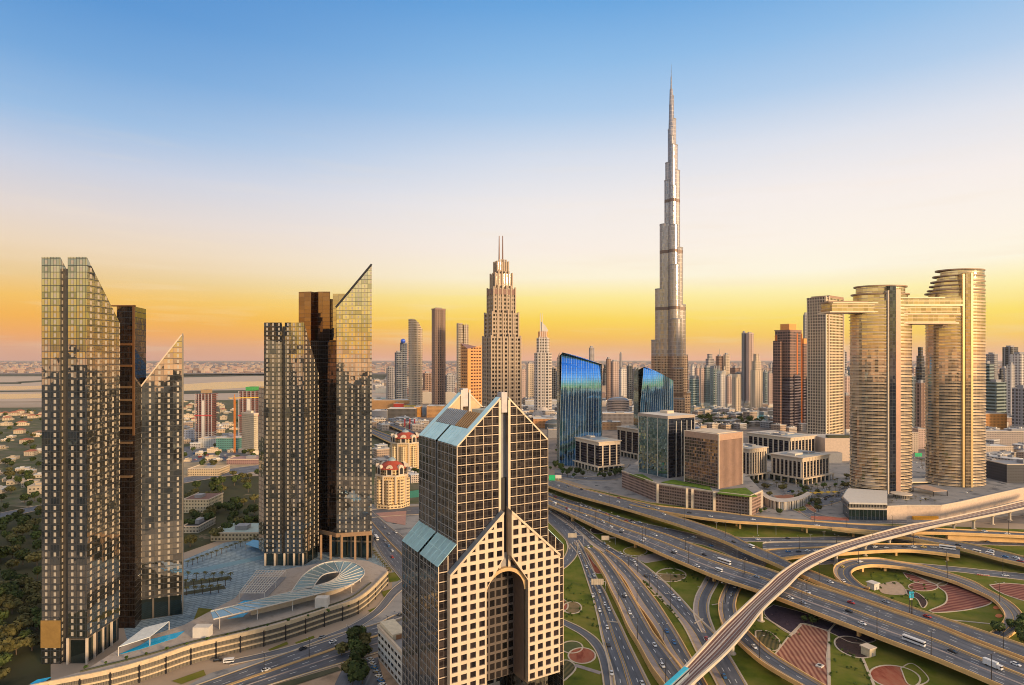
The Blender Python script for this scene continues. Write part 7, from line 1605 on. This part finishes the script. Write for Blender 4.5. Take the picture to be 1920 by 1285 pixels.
def palm_proto():
    t = thing('palm_tree', 'x', 'palm'); m = MB(); m.tube((0,0,0),(.15,0,3.2),.28,.2,7); m.tube((.15,0,3.2),(.1,.1,6.2),.2,.2,7); m.build('trunk', BARK, t); c = MB()
    for i in range(15):
        a = i*2*math.pi/15+TR.uniform(-.15,.15); up = TR.uniform(.2,1.2); d = Vector((math.cos(a),math.sin(a),0)); w_ = Vector((-math.sin(a),math.cos(a),0)); p = Vector((.1,.1,6.1)); prev = None
        for j in range(5):
            s = j/4; q = p+d*2.9*s+Vector((0,0,up*s*1.6-2.2*s*s)); h = .42*math.sin(math.pi*min(.97,.18+s*.8)); pr = (q-w_*h+Vector((0,0,-.12)), q+w_*h+Vector((0,0,-.12)), q)
            if prev: c.face([prev[0],prev[2],pr[2],pr[0]]); c.face([prev[2],prev[1],pr[1],pr[2]])
            prev = pr
    c.build('crown', L2, t); return t
SHRUB = thing('shrub', 'x', 'shrub'); crown_mb(1.5,1.1,1.0,90,3).build('crown', L3, SHRUB); m = MB(); m.tube((0,0,0),(0,0,.8),.08,.05,5); m.build('stem', BARK, SHRUB)
PALM = palm_proto(); tused = set()
def plant(proto, p, sc, group, label, z=0, szz=None):
    rz = TR.uniform(0,6.28)
    if proto.name not in tused:
        tused.add(proto.name); proto.location = (p[0],p[1],z); proto.rotation_euler = (0,0,rz); proto.scale = (sc,sc,szz or sc); o = proto
    else: o = dup(proto, (p[0],p[1],z), rz, sc, None, None, szz)
    o['label'] = label; o['group'] = group; return o
def inside(poly, u, v):
    c = False; j = len(poly)-1
    for i in range(len(poly)):
        if (poly[i][1] > v) != (poly[j][1] > v) and u < (poly[j][0]-poly[i][0])*(v-poly[i][1])/(poly[j][1]-poly[i][1])+poly[i][0]: c = not c
        j = i
    return c
def wood(n, poly, kinds, gap, sc, group, label, avoid=()):
    pts = []; tries = 0; us = [p[0] for p in poly]; vs = [p[1] for p in poly]
    while len(pts) < n and tries < 9000:
        tries += 1; u, v = TR.uniform(min(us),max(us)), TR.uniform(min(vs),max(vs))
        if not inside(poly,u,v): continue
        p = P(u,v)
        if not far_from(pts,p,gap) or not far_from(avoid,p,11): continue
        pts.append(p); k = TR.choice(kinds); plant(TP[k][TR.randrange(2)], p, TR.uniform(*sc), group, label % {'dark':'dark green','olive':'olive green','fresh':'fresh green'}[k])
wood(28, [(-20,985),(78,975),(78,1100),(-20,1110)], ('dark','dark','olive'), 7.5, (.9,1.4), 'trees of the wood at the left edge', '%s tree in the far half of the wood left of the leftmost tower')
wood(36, [(-30,1105),(78,1095),(80,1200),(60,1262),(-30,1300)], ('dark','olive'), 6.5, (.9,1.35), 'trees of the wood at the left edge', '%s tree in the near half of the wood left of the leftmost tower')
wood(8, [(-10,948),(80,945),(80,975),(-10,980)], ('olive','dark'), 12, (.8,1.1), 'trees of the wood at the left edge', '%s tree where the wood at the left edge meets the road')
wood(48, [(343,915),(395,905),(430,893),(486,893),(486,985),(440,1000),(395,1018),(343,1035)], ('dark','dark','olive'), 7, (.9,1.35), 'trees of the wood between the towers', '%s tree in the wood between the two mirror glass towers', [P(366,960),P(358,1000),P(350,950),P(385,955)])
wood(48, [(-20,776),(80,770),(80,945),(-20,945)], ('dark','olive','dark'), 13, (.8,1.35), 'garden trees of the left suburb', '%s garden tree among the villas at the left edge', AL)
wood(14, [(343,760),(486,752),(486,850),(343,850)], ('dark','olive'), 16, (.9,1.4), 'garden trees between the towers', '%s garden tree among the villas between the mirror glass towers', AM)
wood(12, [(343,850),(485,845),(485,868),(395,880),(343,896)], ('dark','olive'), 10, (.9,1.3), 'garden trees between the towers', '%s tree on the dusty plot between the mirror glass towers', AM2)
wood(22, [(1032,868),(1052,880),(1110,893),(1160,885),(1175,892),(1140,899),(1060,897),(1032,890)], ('dark','fresh'), 6, (.8,1.2), 'trees before the dark office blocks', '%s tree on the bank before the nearest dark office block')
wood(10, [(1030,835),(1052,835),(1055,872),(1032,868)], ('fresh',), 6, (.8,1.2), 'trees before the dark office blocks', '%s street tree right of the gabled tower')
pk = MB(); pn = 0
while pn < 70:
    u, v = TR.uniform(1305,1450), TR.uniform(778,806)
    if not inside([(1305,783),(1400,778),(1450,795),(1400,806),(1310,800)], u, v): continue
    x, y = P(u,v); c = crown_mb(TR.uniform(7,11), TR.uniform(5,8), 8, 130, 4); b0 = len(pk.v); pk.v += [(q[0]+x,q[1]+y,q[2]) for q in c.v]; pk.f += [tuple(k+b0 for k in f_) for f_ in c.f]; pk.uv += c.uv; pk.m += c.m; pn += 1
tag(pk.build('park_trees', L1), 'dense dark trees of the park behind the brown block', None, None, 'stuff')
wood(20, [(1400,900),(1440,915),(1500,916),(1565,905),(1595,880),(1600,912),(1540,930),(1430,932)], ('fresh','olive'), 8, (.7,1.05), 'street trees of the boulevard', '%s street tree by the grey-roofed pillared block')
wood(10, [(1470,935),(1530,960),(1560,958),(1500,930)], ('fresh','olive'), 6, (.6,.9), 'street trees of the boulevard', '%s small tree on the terracotta planting strip')
wood(8, [(1350,930),(1440,950),(1470,970),(1430,966)], ('fresh','dark'), 6, (.5,.8), 'shrubs by the green roofed podium', '%s small tree at the corner of the green roofed podium')
wood(10, [(1860,1180),(1925,1170),(1925,1215),(1880,1200)], ('dark',), 4.5, (.5,.8), 'shrubs outside the loop ramp', '%s shrub at the right edge outside the loop ramp')
wood(6, [(1505,1160),(1535,1160),(1535,1170),(1505,1172)], ('dark','fresh'), 3, (.35,.5), 'shrubs under the widest flyover', '%s shrub at the pier of the widest flyover')
wood(14, [(640,1215),(690,1195),(680,1290),(640,1290)], ('dark','olive'), 5, (.7,1.1), 'trees of the car park at the lower edge', '%s tree beside the open car park at the lower edge')
wood(10, [(775,850),(790,850),(790,915),(770,915)], ('dark',), 6, (.7,1.1), 'trees behind the domed hotels', '%s tree behind the nearer domed hotel')
for u, v in [(352+i*16, 1087+(i % 2)*2) for i in range(6)]+[(348+i*15, 1102-i*.6) for i in range(6)]+[(350+i*15, 1116-i) for i in range(5)]: plant(PALM, P(u,v), .95, 'palms on the plaza', 'palm in the rows on the blue grey plaza')
for i in range(15): plant(PALM, P(352+i*9, 1063-i*3.4), .8, 'palms along the plaza edge', 'palm in the avenue along the upper plaza edge')
for i in range(12): plant(PALM, P(694+i*3.4, 1034+i*4.2), .8, 'palms along the plaza road', 'palm beside the road right of the second mirror glass tower')
for i in range(14): u = 160+i*38; plant(TP['fresh'][i % 2], P(u, 1256-(u-160)*.235, 10), .32, 'terrace shrubs', 'small shrub on the planted car park terrace', 10)
for i in range(16): plant(PALM, P(1500+i*11, 914+((i*7) % 9)), .85, 'palms by the oval towers', 'palm on the boulevard left of the golden oval towers')
for i in range(10): plant(PALM, P(1672+i*9, 944-(i % 3)*4, 13), .55, 'palms on the beige podium', 'small palm on the deck of the beige podium', 13)
for i in range(26): plant(PALM, P(1070+i*4.0, 889-abs(i-13)*.6+(i % 3)), .8, 'palms round the nearest dark office block', 'palm at the arcade of the nearest dark office block')
for n_, poly, lab in ((40,[(1060,1090),(1112,1100),(1125,1180),(1060,1160)],'shrub on the lawn with the round beds right of the gabled tower'),(26,[(1200,1085),(1232,1112),(1276,1166),(1262,1150)],'shrub on the grass strip between two ramps'),(30,[(1400,1170),(1500,1190),(1440,1228),(1400,1200)],'shrub on the lawn beside the oval of hedge rows'),(40,[(1610,1075),(1700,1068),(1770,1130),(1720,1150),(1640,1112)],'shrub on the lawn inside the loop ramp'),(24,[(1555,1195),(1620,1240),(1640,1290),(1556,1290)],'shrub on the lawn right of the large red bed'),(30,[(1240,1065),(1310,1068),(1330,1090),(1260,1096)],'shrub round the oval bed below the widest flyover')):
    k = 0
    while k < n_:
        u, v = TR.uniform(min(p[0] for p in poly),max(p[0] for p in poly)), TR.uniform(min(p[1] for p in poly),max(p[1] for p in poly))
        if inside(poly,u,v): plant(SHRUB, P(u,v), TR.uniform(.35,.9), 'shrubs of the interchange gardens', lab); k += 1
for i in range(34): u, v = TR.uniform(1432,1600), TR.uniform(905,950); plant(PALM, P(u,v), TR.uniform(.8,1.1), 'palms of the boulevard', 'palm on the boulevard before the pillared office blocks')
for i in range(24): u, v = TR.uniform(1170,1420), TR.uniform(868,905); plant(PALM, P(u,v), TR.uniform(.9,1.2), 'palms behind the green roofed podium', 'palm in the street behind the green roofed podium')
for i in range(30): u, v = TR.uniform(1585,1740), TR.uniform(845,905); plant(PALM, P(u,v), TR.uniform(.9,1.2), 'palms behind the oval towers', 'palm in the street behind the golden oval towers')
# ================================================================== CARS
CR = random.Random(21)
PAINT = {'white':plain('white car paint', (.66,.65,.63), .3, 0, .05, spec=.5),'silver':plain('silver car paint', (.38,.39,.40), .3, .5, .05),'black':plain('black car paint', (.02,.02,.022), .25, .1, .05, spec=.6),'red':plain('red car paint', (.36,.025,.02), .3, 0, .05, spec=.5),'blue':plain('blue car paint', (.03,.13,.30), .3, 0, .05, spec=.5),'yellow':plain('yellow cab paint', (.62,.42,.10), .4, 0, .05)}
CGLASS = plain('dark car glass', (.015,.018,.022), .1, 0, .05, spec=.8); TYRE = plain('tyre rubber', (.02,.02,.02), .8)
def loft(mb, secs, m=0):
    for p, q in zip(secs, secs[1:]):
        n = len(p)
        for i in range(n): j = (i+1) % n; mb.face([p[i],p[j],q[j],q[i]], None, m)
    mb.face(secs[0][::-1], None, m); mb.face(secs[-1], None, m)
def car_proto(col, kind):
    t = thing(kind, 'x', {'car':'car','van':'van','truck':'truck','bus':'bus'}[kind]); m = MB()
    if kind == 'car':
        S = lambda x, w, z0, z1: [(x,-w,z0),(x,w,z0),(x,w,z1*.8),(x,w*.86,z1),(x,-w*.86,z1),(x,-w,z1*.8)]
        loft(m, [S(-2.3,.8,.4,.85),S(-2.1,.9,.25,.98),S(-.9,.93,.22,1.0),S(.9,.93,.22,.96),S(2.0,.88,.25,.82),S(2.3,.72,.4,.65)]); m.build('body', PAINT[col], t)
        g = MB(); T = lambda x, w, z: [(x,-w,.92),(x,w,.92),(x,w*.8,z),(x,-w*.8,z)]
        loft(g, [T(-1.9,.82,.95),T(-1.2,.84,1.42),T(.3,.84,1.44),T(1.1,.82,.96)]); g.build('window', CGLASS, t)
        r = MB(); r.box(-1.25,-.66,1.43,.35,.66,1.49); r.build('roof', PAINT[col], t); xs, ww = (-1.4,1.4), .88
    else:
        L, h = {'van':(5.4,2.3),'truck':(8.5,3.3),'bus':(11.5,3.1)}[kind]; m.box(-L/2,-1.1,.45,L/2-(2.0 if kind == 'truck' else 0),1.1,h); 
        if kind == 'truck': m.box(L/2-1.9,-1.05,.45,L/2,1.05,2.5)
        m.build('body', PAINT[col], t); g = MB()
        if kind == 'truck': g.box(L/2-.6,-1.07,1.5,L/2+.02,1.07,2.2)
        else: g.box(-L/2+.3,-1.12,h*.52,L/2+.02,1.12,h*.8)
        g.build('window', CGLASS, t); xs, ww = (-L*.3,L*.3), 1.05
    for x in xs:
        for s in (-1,1): q = MB(); q.tube((x,s*ww-.12,.33),(x,s*ww+.12,.33),.33,.33,10); q.tube((x,s*ww+.12,.33),(x,s*ww-.12,.33),.33,.33,10); q.build('wheel', TYRE, t)
    return t
CP = {}; CLAB = {}
def car(col, kind, p, h, where, group):
    k = (col,kind)
    if k not in CP: CP[k] = car_proto(col,kind); o = CP[k]; o.location = p; o.rotation_euler = (0,0,h)
    else: o = dup(CP[k], p, h)
    o['group'] = group; CLAB.setdefault('%s %s %s' % (col, kind, where), []).append(o); return o
COLS = ['white']*9+['silver']*3+['black']*3+['red','blue']
def traffic(key, where, items, group='cars on the interchange'):
    r = ROADS[key]
    for it in items:
        t, f = it[0], it[1]; col = it[2] if len(it) > 2 else CR.choice(COLS); kind = it[3] if len(it) > 3 else 'car'; p = r.at(t,f); h = r.head(t,f)+(math.pi if len(it) > 4 and it[4] else 0)
        car(col, kind, (p.x,p.y,p.z+.06), h, where, group)
def spread(n, fs, t0, t1, jam=False):
    out = []
    for i in range(n): out.append((t0+(t1-t0)*(i+CR.uniform(.15,.85))/n, fs[i % len(fs)]+CR.uniform(-.02,.02)))
    return out
def nearest(key, u, v):
    """parameters on a road of the point seen at this pixel"""
    r = ROADS[key]; best = None
    for i in range(161):
        t = i/160
        for j in range(1, 20):
            p = r.at(t, j/20); du, dv = U0+F*p.x/p.y-u, V0+(H-p.z)*F/p.y-v; e = du*du+dv*dv
            if best is None or e < best[0]: best = (e, t, j/20)
    return best[1], best[2]
def at_px(key, where, items):
    traffic(key, where, [(*nearest(key, it[0], it[1]), *(it[2:])) for it in items])
at_px('F1', 'on the widest flyover', [(1040,945,'white','van'),(1069,956,'white'),(1103,968,'white'),(1133,981,'white'),(1162,994,'white'),(1163,999,'black'),(1201,1009,'white'),(1272,1038,'white'),(1261,1037,'black'),(1341,1067,'white','van'),(1362,1060,'white','bus'),(1417,1081,'silver'),(1482,1124,'white'),(1497,1128,'silver'),(1511,1112,'white'),(1592,1147,'black'),(1606,1168,'white'),(1710,1205,'white','bus'),(1800,1226,'black'),(1850,1250,'white','truck'),(1905,1247,'white'),(1150,975,'silver'),(1228,1004,'white'),(1320,1040,'black')])
at_px('F2', 'on the flyover above the widest one', [(1048,911,'white'),(1062,914,'silver'),(1125,931,'white'),(1160,941,'white'),(1183,951,'silver'),(1244,966,'white'),(1410,1027,'white','van'),(1090,920,'black'),(1738,1158,'red'),(1660,1132,'silver'),(1555,1094,'white')])
at_px('F3', 'on the flyover branching right', [(1157,939,'red'),(1214,950,'white'),(1232,954,'white'),(1293,963,'black'),(1332,969,'white'),(1412,976,'white'),(1532,988,'white'),(1846,998,'white'),(1890,1001,'white')])
at_px('E', 'in the queue beyond the widest flyover', [(1031,929,'white'),(1041,933,'red'),(1058,939,'white'),(1078,944,'silver'),(1091,947,'white'),(1100,950,'white'),(1107,954,'white'),(1124,959,'white'),(1140,964,'red'),(1157,970,'white'),(1176,977,'red'),(1182,979,'black'),(1187,981,'white'),(1200,981,'white'),(1243,994,'silver'),(1298,1008,'white'),(1337,1024,'blue')])
at_px('FC', 'on the busy curved flyover', [(1478,1035,'blue'),(1497,1035,'black'),(1514,1034,'white'),(1529,1033,'white'),(1696,1026,'black'),(1713,1027,'white'),(1732,1027,'yellow'),(1752,1028,'silver'),(1777,1030,'white','bus'),(1660,1028,'silver'),(1640,1027,'white')])
at_px('FB', 'on the slip flyover at the right', [(1718,1008,'silver'),(1798,1023,'black'),(1804,1032,'white'),(1831,1036,'white','van'),(1855,1040,'white','van'),(1858,1034,'white'),(1886,1045,'blue'),(1905,1047,'white'),(1910,1052,'white'),(1916,1054,'red')])
at_px('G0', 'at the head of the ramp fan', [(1032,959,'white'),(1062,984,'silver'),(1079,998,'white')])
at_px('G1', 'on the road beside the round garden beds', [(1087,1038,'white'),(1100,1064,'white'),(1107,1083,'silver'),(1124,1111,'white'),(1125,1146,'white'),(1141,1144,'white'),(1148,1265,'white'),(1110,1118,'white')])
at_px('G3', 'on the straight low ramp', [(1102,1020,'white'),(1170,1119,'black')])
at_px('G4', 'on the wide-shouldered low ramp', [(1250,1184,'blue'),(1263,1206,'blue')])
at_px('G5', 'on the broad road beside the grass strip', [(1060,968,'silver'),(1067,973,'black'),(1094,991,'white'),(1111,1009,'white'),(1133,1018,'silver'),(1140,1024,'yellow'),(1164,1039,'white'),(1188,1053,'white'),(1230,1084,'silver'),(1263,1118,'white'),(1326,1200,'red')])
at_px('H2', 'on the curving ramp under the viaduct', [(1377,1102,'white'),(1371,1117,'silver'),(1414,1214,'white')])
at_px('LOOP', 'on the loop ramp', [(1580,1064,'yellow'),(1613,1055,'white'),(1581,1090,'white')])
at_px('D1', 'on the low road behind the viaduct', [(1478,1011,'black'),(1420,1012,'white'),(1853,1018,'black')])
at_px('L', 'on the boulevard at the lower left', [(675,1220,'blue'),(500,1258,'white')])
at_px('L0', 'on the slip road before the car park podium', [(604,1196,'silver')])
at_px('V', 'on the road beside the domed hotel', [(706,1011,'white','bus'),(722,1015,'silver'),(735,1034,'white'),(742,1000,'white'),(699,1008,'white'),(728,1022,'silver')])
at_px('B1', 'on the curved boulevard before the pillared block', [(1440,944,'white'),(1465,948,'silver'),(1490,948,'black'),(1512,944,'white'),(1530,941,'white'),(1548,938,'black'),(1565,932,'silver'),(1582,925,'white')])
at_px('J', 'on the lane before the nearest dark office block', [(1073,896,'white'),(1098,897,'white')])
for i, c_ in enumerate(('white','white','blue','silver','white','blue','white','silver')):
    p = P(694+i*4, 1238+i*8); car(c_, 'car', (p[0],p[1],.06), R(150), 'parked in the open car park at the lower edge', 'parked cars')
for i, (u, v, c_, k) in enumerate(((1730,935,'white','car'),(1738,938,'black','car'),(1812,925,'white','car'),(1822,922,'silver','car'))): p = P(u,v,13); car(c_, k, (p[0],p[1],13.1), R(20*i), 'parked on the deck of the beige podium', 'parked cars')
for u, v, c_, k in ((429,1243,'white','van'),(408,1240,'black','car')): p = P(u,v); car(c_, k, (p[0],p[1],.2), R(15), 'waiting before the car park podium', 'parked cars')
for i in range(34):
    u, v = 1446+(i*37) % 150, 908+(i*13) % 34; p = P(u,v); car(CR.choice(COLS), 'car', (p[0],p[1],.1), R((20,110)[i % 2]), 'on the boulevard before the pillared office blocks', 'cars on the boulevard')
for i in range(22):
    u, v = 1592+(i*29) % 140, 852+(i*11) % 46; p = P(u,v); car(CR.choice(COLS), 'car', (p[0],p[1],.1), R((20,110)[i % 2]), 'in the street behind the golden oval towers', 'cars on the boulevard')
for i in range(20):
    u, v = 700+(i*17) % 80, 806+(i*7) % 26; p = P(u,v); car(CR.choice(COLS), 'car', (p[0],p[1],.1), R(60), 'parked before the orange mall', 'parked cars')
for i in range(26): u = 345+(i*11) % 78; v = 850+(i*5) % 16+(i % 3); p = P(u,v); car(('white','blue','white','silver','red')[i % 5], 'van' if i % 4 == 0 else 'car', (p[0],p[1],.1), R(60), 'parked in the yard between the mirror glass towers', 'parked cars')
for key, where, n_, fs in (('F1','on the widest flyover',16,(.1,.2,.3,.55,.63,.8,.9)),('G1','on the road beside the round garden beds',5,(.2,.36,.66,.82)),('G3','on the straight low ramp',4,(.35,.6)),('G5','on the broad road beside the grass strip',6,(.2,.4,.62)),('V','on the road beside the domed hotel',7,(.2,.3,.65,.8)),('L','on the boulevard at the lower left',6,(.1,.25,.4,.56)),('F2','on the flyover above the widest one',6,(.3,.6)),('K','on the lowest right road',3,(.3,.7))):
    traffic(key, where, spread(n_, fs, .32, .95))
for lab, os_ in CLAB.items(): number(os_, lab)
# ================================================================== LAMPS, SIGNS, SMALL THINGS
POLE = plain('dark lamp post', (.05,.045,.045), .5, .4); GALV = plain('galvanised post', (.45,.42,.40), .5, .4)
LPTS = {}
def lamp(key, u, v, h=13, mat=None, where=''):
    r = ROADS[key]; t, f = nearest(key,u,v); p = r.at(t,f); hd = r.head(t,f)+math.pi/2
    o = thing('street_lamp', 'x', 'street lamp', (p.x,p.y,p.z), 'street lamps of the interchange'); m = MB(); m.tube((p.x,p.y,p.z),(p.x,p.y,p.z+h),.22,.12,7); m.build('post', mat or POLE, o)
    for s in (-1,1):
        c, e = math.cos(hd)*s, math.sin(hd)*s; m = MB(); m.bar((p.x,p.y,p.z+h-.3),(p.x+c*2,p.y+e*2,p.z+h+.2),.14); m.build('arm', mat or POLE, o)
        m = MB(); m.bar((p.x+c*1.8,p.y+e*1.8,p.z+h+.15),(p.x+c*3,p.y+e*3,p.z+h+.3),.35,.16); m.build('lamp_head', GALV, o)
    LPTS.setdefault(where, []).append(o)
for key, where, pts in (('F1','dark street lamp on the widest flyover',[(1284,1052),(1384,1076),(1494,1136),(1652,1194),(1745,1228),(1850,1276),(1200,1015),(1120,985)]),('F2','dark street lamp on the flyover above the widest one',[(1283,980),(1358,1008),(1418,1035),(1441,1044),(1534,1092),(1143,946),(1704,1151),(1710,1153),(1890,1222),(1896,1225)]),
    ('LOOP','dark street lamp on the loop ramp',[(1610,1058),(1775,1085),(1874,1128)]),('G3','dark street lamp on the straight low ramp',[(1158,1130),(1196,1200),(1249,1283)]),('G5','slim street lamp on the broad road beside the grass strip',[(1195,1075),(1233,1115),(1256,1110)]),('H2','dark street lamp on the curving ramp',[(1358,1170),(1424,1240),(1360,1130)]),
    ('F3','dark street lamp on the flyover branching right',[(1588,988),(1790,1001),(1890,1005)]),('K','dark street lamp beside the lowest right road',[(1775,1066),(1880,1078)])):
    for u, v in pts: lamp(key, u, v, where=where)
for u, v in ((1420,1002),(1455,1003),(1343,998),(1545,1016),(1520,1022),(1382,1050),(1312,1125)): 
    p = P(u,v); o = thing('street_lamp','x','street lamp',(p[0],p[1],0),'street lamps of the interchange'); m = MB(); m.tube((*p,0),(*p,9),.16,.1,6); m.build('post', GALV, o); m = MB(); m.bar((p[0]-1.5,p[1],9),(p[0]+1.5,p[1],9.1),.3,.15); m.build('lamp_head', GALV, o); LPTS.setdefault('pale street lamp on the lawns of the interchange', []).append(o)
for key, where, ts, f_ in (('F1','dark street lamp on the widest flyover',[.36+.032*i for i in range(18)],.445),('G5','slim street lamp on the broad road beside the grass strip',[.2,.3,.4,.5,.6,.7],.95),('G4','dark street lamp on the wide-shouldered low ramp',[.2,.45,.7],.93),('FC','dark street lamp on the busy curved flyover',[.2,.4,.6,.8],.05),('F3','dark street lamp on the flyover branching right',[.15,.3,.45,.6],.05),('L','slim street lamp on the boulevard at the lower left',[.2,.36,.52,.68],.46)):
    for t_ in ts: p = ROADS[key].at(t_, f_); lamp(key, U0+F*p.x/p.y, V0+(H-p.z)*F/p.y, 10, where=where)
for lab, os_ in LPTS.items(): number(os_, lab)
def sign_board(label, u, v, w_, h, post, mat, z=6.0, ribs=True):
    """gantry sign seen from behind: ribbed board, post and arm"""
    d = (H-z)*F/(v-V0); x = px(u,d); t = thing('road_sign', label, 'road sign', (x,d,0)); m = MB(); m.box(x-w_/2,d-.12,z-h/2,x+w_/2,d+.12,z+h/2); m.build('board', mat, t)
    if ribs:
        for i in range(7): q = x-w_/2+w_*(i+.5)/7; m = MB(); m.box(q-.1,d-.3,z-h/2,q+.1,d-.12,z+h/2); m.build('rib', plain('sign back rib', (.60,.52,.40), .6), t)
    px_ = x+post; m = MB(); m.tube((px_,d+.2,0),(px_,d+.2,z),.22); m.build('post', GALV, t); m = MB(); m.bar((x,d+.2,z),(px_,d+.2,z),.3); m.build('arm', GALV, t)
SB = plain('pale sign back', (.46,.38,.28), .6)
sign_board('ribbed back of a gantry sign at the head of the ramp fan', 1073, 1004, 8, 4, 10, SB); sign_board('ribbed back of a gantry sign on a curved arm over the lawn', 1135, 1009, 7, 4, 9, SB); sign_board('ribbed back of a gantry sign over the road by the round beds', 1120, 1091, 9, 4.2, 6, SB)
sign_board('round green sign beside a white board right of the gabled tower', 1035, 896, 8, 7, 0, plain('green sign face', (.02,.42,.16), .5), 12, False); sign_board('white board beside a green sign right of the gabled tower', 1047, 894, 8, 4.5, 0, C_WHITE, 12, False)
sign_board('green road sign seen between the golden oval towers', 1722, 853, 12, 6, 0, plain('green sign face', (.02,.42,.16), .5), 6, False)
def kiosk(label, u, v, s, h, m1, m2):
    p = P(u,v); t = thing('kiosk', label, 'kiosk', (*p,0)); a, b = frame(R(25)); m = MB(); m.obox(p,a,b,-s,s,-s,s,0,h); m.build('wall', m1, t); m = MB(); m.obox(p,a,b,-s-.5,s+.5,-s-.5,s+.5,h,h+.6); m.build('roof', m2, t); m = MB(); m.obox(p,a,b,-.5,.5,-s-.06,-s,0,2.2); m.build('door', C_GREY, t)
kiosk('white flat-roofed kiosk inside the loop ramp', 1637, 1104, 2.8, 4.2, C_WHITE, C_WHITE); kiosk('beige kiosk under the widest flyover beside a dark oval bed', 1628, 1228, 2.6, 4.4, plain('beige kiosk wall', (.56,.46,.30), .7), C_CREAM)
p = P(1537,1250); t = thing('white_hatch', 'white square concrete hatch in the large red bed', 'hatch', (*p,0)); a, b = frame(R(40)); m = MB(); m.obox(p,a,b,-2,2,-1.6,1.6,0,.8); m.build('kerb', C_WHITE, t); m = MB(); m.obox(p,a,b,-1,1,-.8,.8,.8,1.0); m.build('lid', C_DARK, t)
r = ROADS['F2']; q_, f_ = nearest('F2',1708,1152); p = r.at(q_,f_); t = thing('banner', 'turquoise banner on a tall mast beside the flyover at the right', 'banner', tuple(p)); m = MB(); m.tube(p, p+Vector((0,0,14)), .2, .14, 7); m.build('mast', POLE, t); m = MB(); m.box(p.x-1.3,p.y-.1,p.z+10,p.x+1.5,p.y+.1,p.z+14); m.build('cloth', plain('turquoise cloth', (.03,.42,.60), .7), t); m = MB(); m.box(p.x-.9,p.y-.14,p.z+8.8,p.x+.9,p.y+.14,p.z+9.9); m.build('plate', C_WHITE, t)
p0 = P(1537,1250)
for i in range(7): p = P(1834+i*3.2, 1078.5+i*.35); o = thing('road_barrier','red and white plastic barrier in the row beside the lowest right road','barrier',(*p,0),'red and white road barriers'); m = MB(); m.box(p[0]-.9,p[1]-.3,0,p[0]+.9,p[1]+.3,.7); m.build('body', PAINT['red'], o); m = MB(); m.box(p[0]-.7,p[1]-.2,.7,p[0]+.7,p[1]+.2,1.1); m.build('top', C_WHITE, o)
for i in range(5):
    p = P(1520+i*12, 932-i*.6); o = thing('sunshade','yellow curved sunshade in the row beside the glass corner block','sunshade',(*p,0),'yellow sunshades'); m = MB()
    for k in range(6): x0, x1 = p[0]-4+k*1.4, p[0]-4+(k+1)*1.4; z0, z1 = 4+1.6*math.sin(math.pi*k/6), 4+1.6*math.sin(math.pi*(k+1)/6); m.face([(x0,p[1]-4,z0),(x1,p[1]-4,z1),(x1,p[1]+4,z1-.4),(x0,p[1]+4,z0-.4)])
    m.build('cloth', plain('yellow sunshade cloth', (.66,.40,.03), .7), o)
    for s in (-3.6,3.6): m = MB(); m.tube((p[0]+s,p[1],0),(p[0]+s,p[1],4.2),.12); m.build('post', GALV, o)
for i, u in enumerate((759,768.5,777.5)): d = gdist(806); x = px(u,d); o = thing('red_pylon','red pylon in the row before the dark fronted mall block','pylon',(x,d,0),'red pylons'); m = MB(); m.box(x-1.4,d-1,0,x+1.4,d+1,zat(786,d)); m.build('shaft', plain('red pylon paint', (.36,.03,.04), .6), o); m = MB(); m.box(x-2,d-1.4,zat(786,d),x+2,d+1.4,zat(784.5,d)); m.build('cap', C_WHITE, o)
# train on the viaduct
def train():
    r = ROADS['RAIL']; t0, _ = nearest('RAIL',1302,1262); p = r.at(t0,.3); t = thing('metro_train', 'turquoise roofed metro train at the lower end of the rail viaduct', 'train', tuple(p))
    for j, (ta, tb) in enumerate(((t0-.055,t0-.004),)):
        A, B = r.at(max(0,ta),.32), r.at(tb,.32); up = Vector((0,0,1)); b = MB(); b.bar(A+up*2.1, B+up*2.1, 2.7, 3.2); b.build('carriage', plain('silver blue train side', (.40,.46,.50), .35, .4), t)
        w2 = MB(); w2.bar(A+up*2.5, B+up*2.5, 2.76, .9); w2.build('window_band', CGLASS, t); f2 = MB(); f2.bar(A+up*3.8, B+up*3.8, 2.3, .3); f2.build('roof', plain('turquoise train roof', (.04,.46,.62), .4), t)
train()
# ================================================================== HAZE
hz = MB(); hz.box(-41000,-3500,-2,41000,41500,900); ho = hz.build('haze', [], None); ho.data.materials.clear()
hm = bpy.data.materials.new('haze'); hm.use_nodes = True; ht = hm.node_tree; ht.nodes.clear(); ou = N(ht,'ShaderNodeOutputMaterial'); pv = N(ht,'ShaderNodeVolumePrincipled'); pv.inputs['Color'].default_value = (.95,.84,.78,1); pv.inputs['Density'].default_value = 1.3e-5; pv.inputs['Anisotropy'].default_value = .2
ht.links.new(pv.outputs[0], ou.inputs['Volume']); ho.data.materials.append(hm); tag(ho, None, None, None, 'stuff')
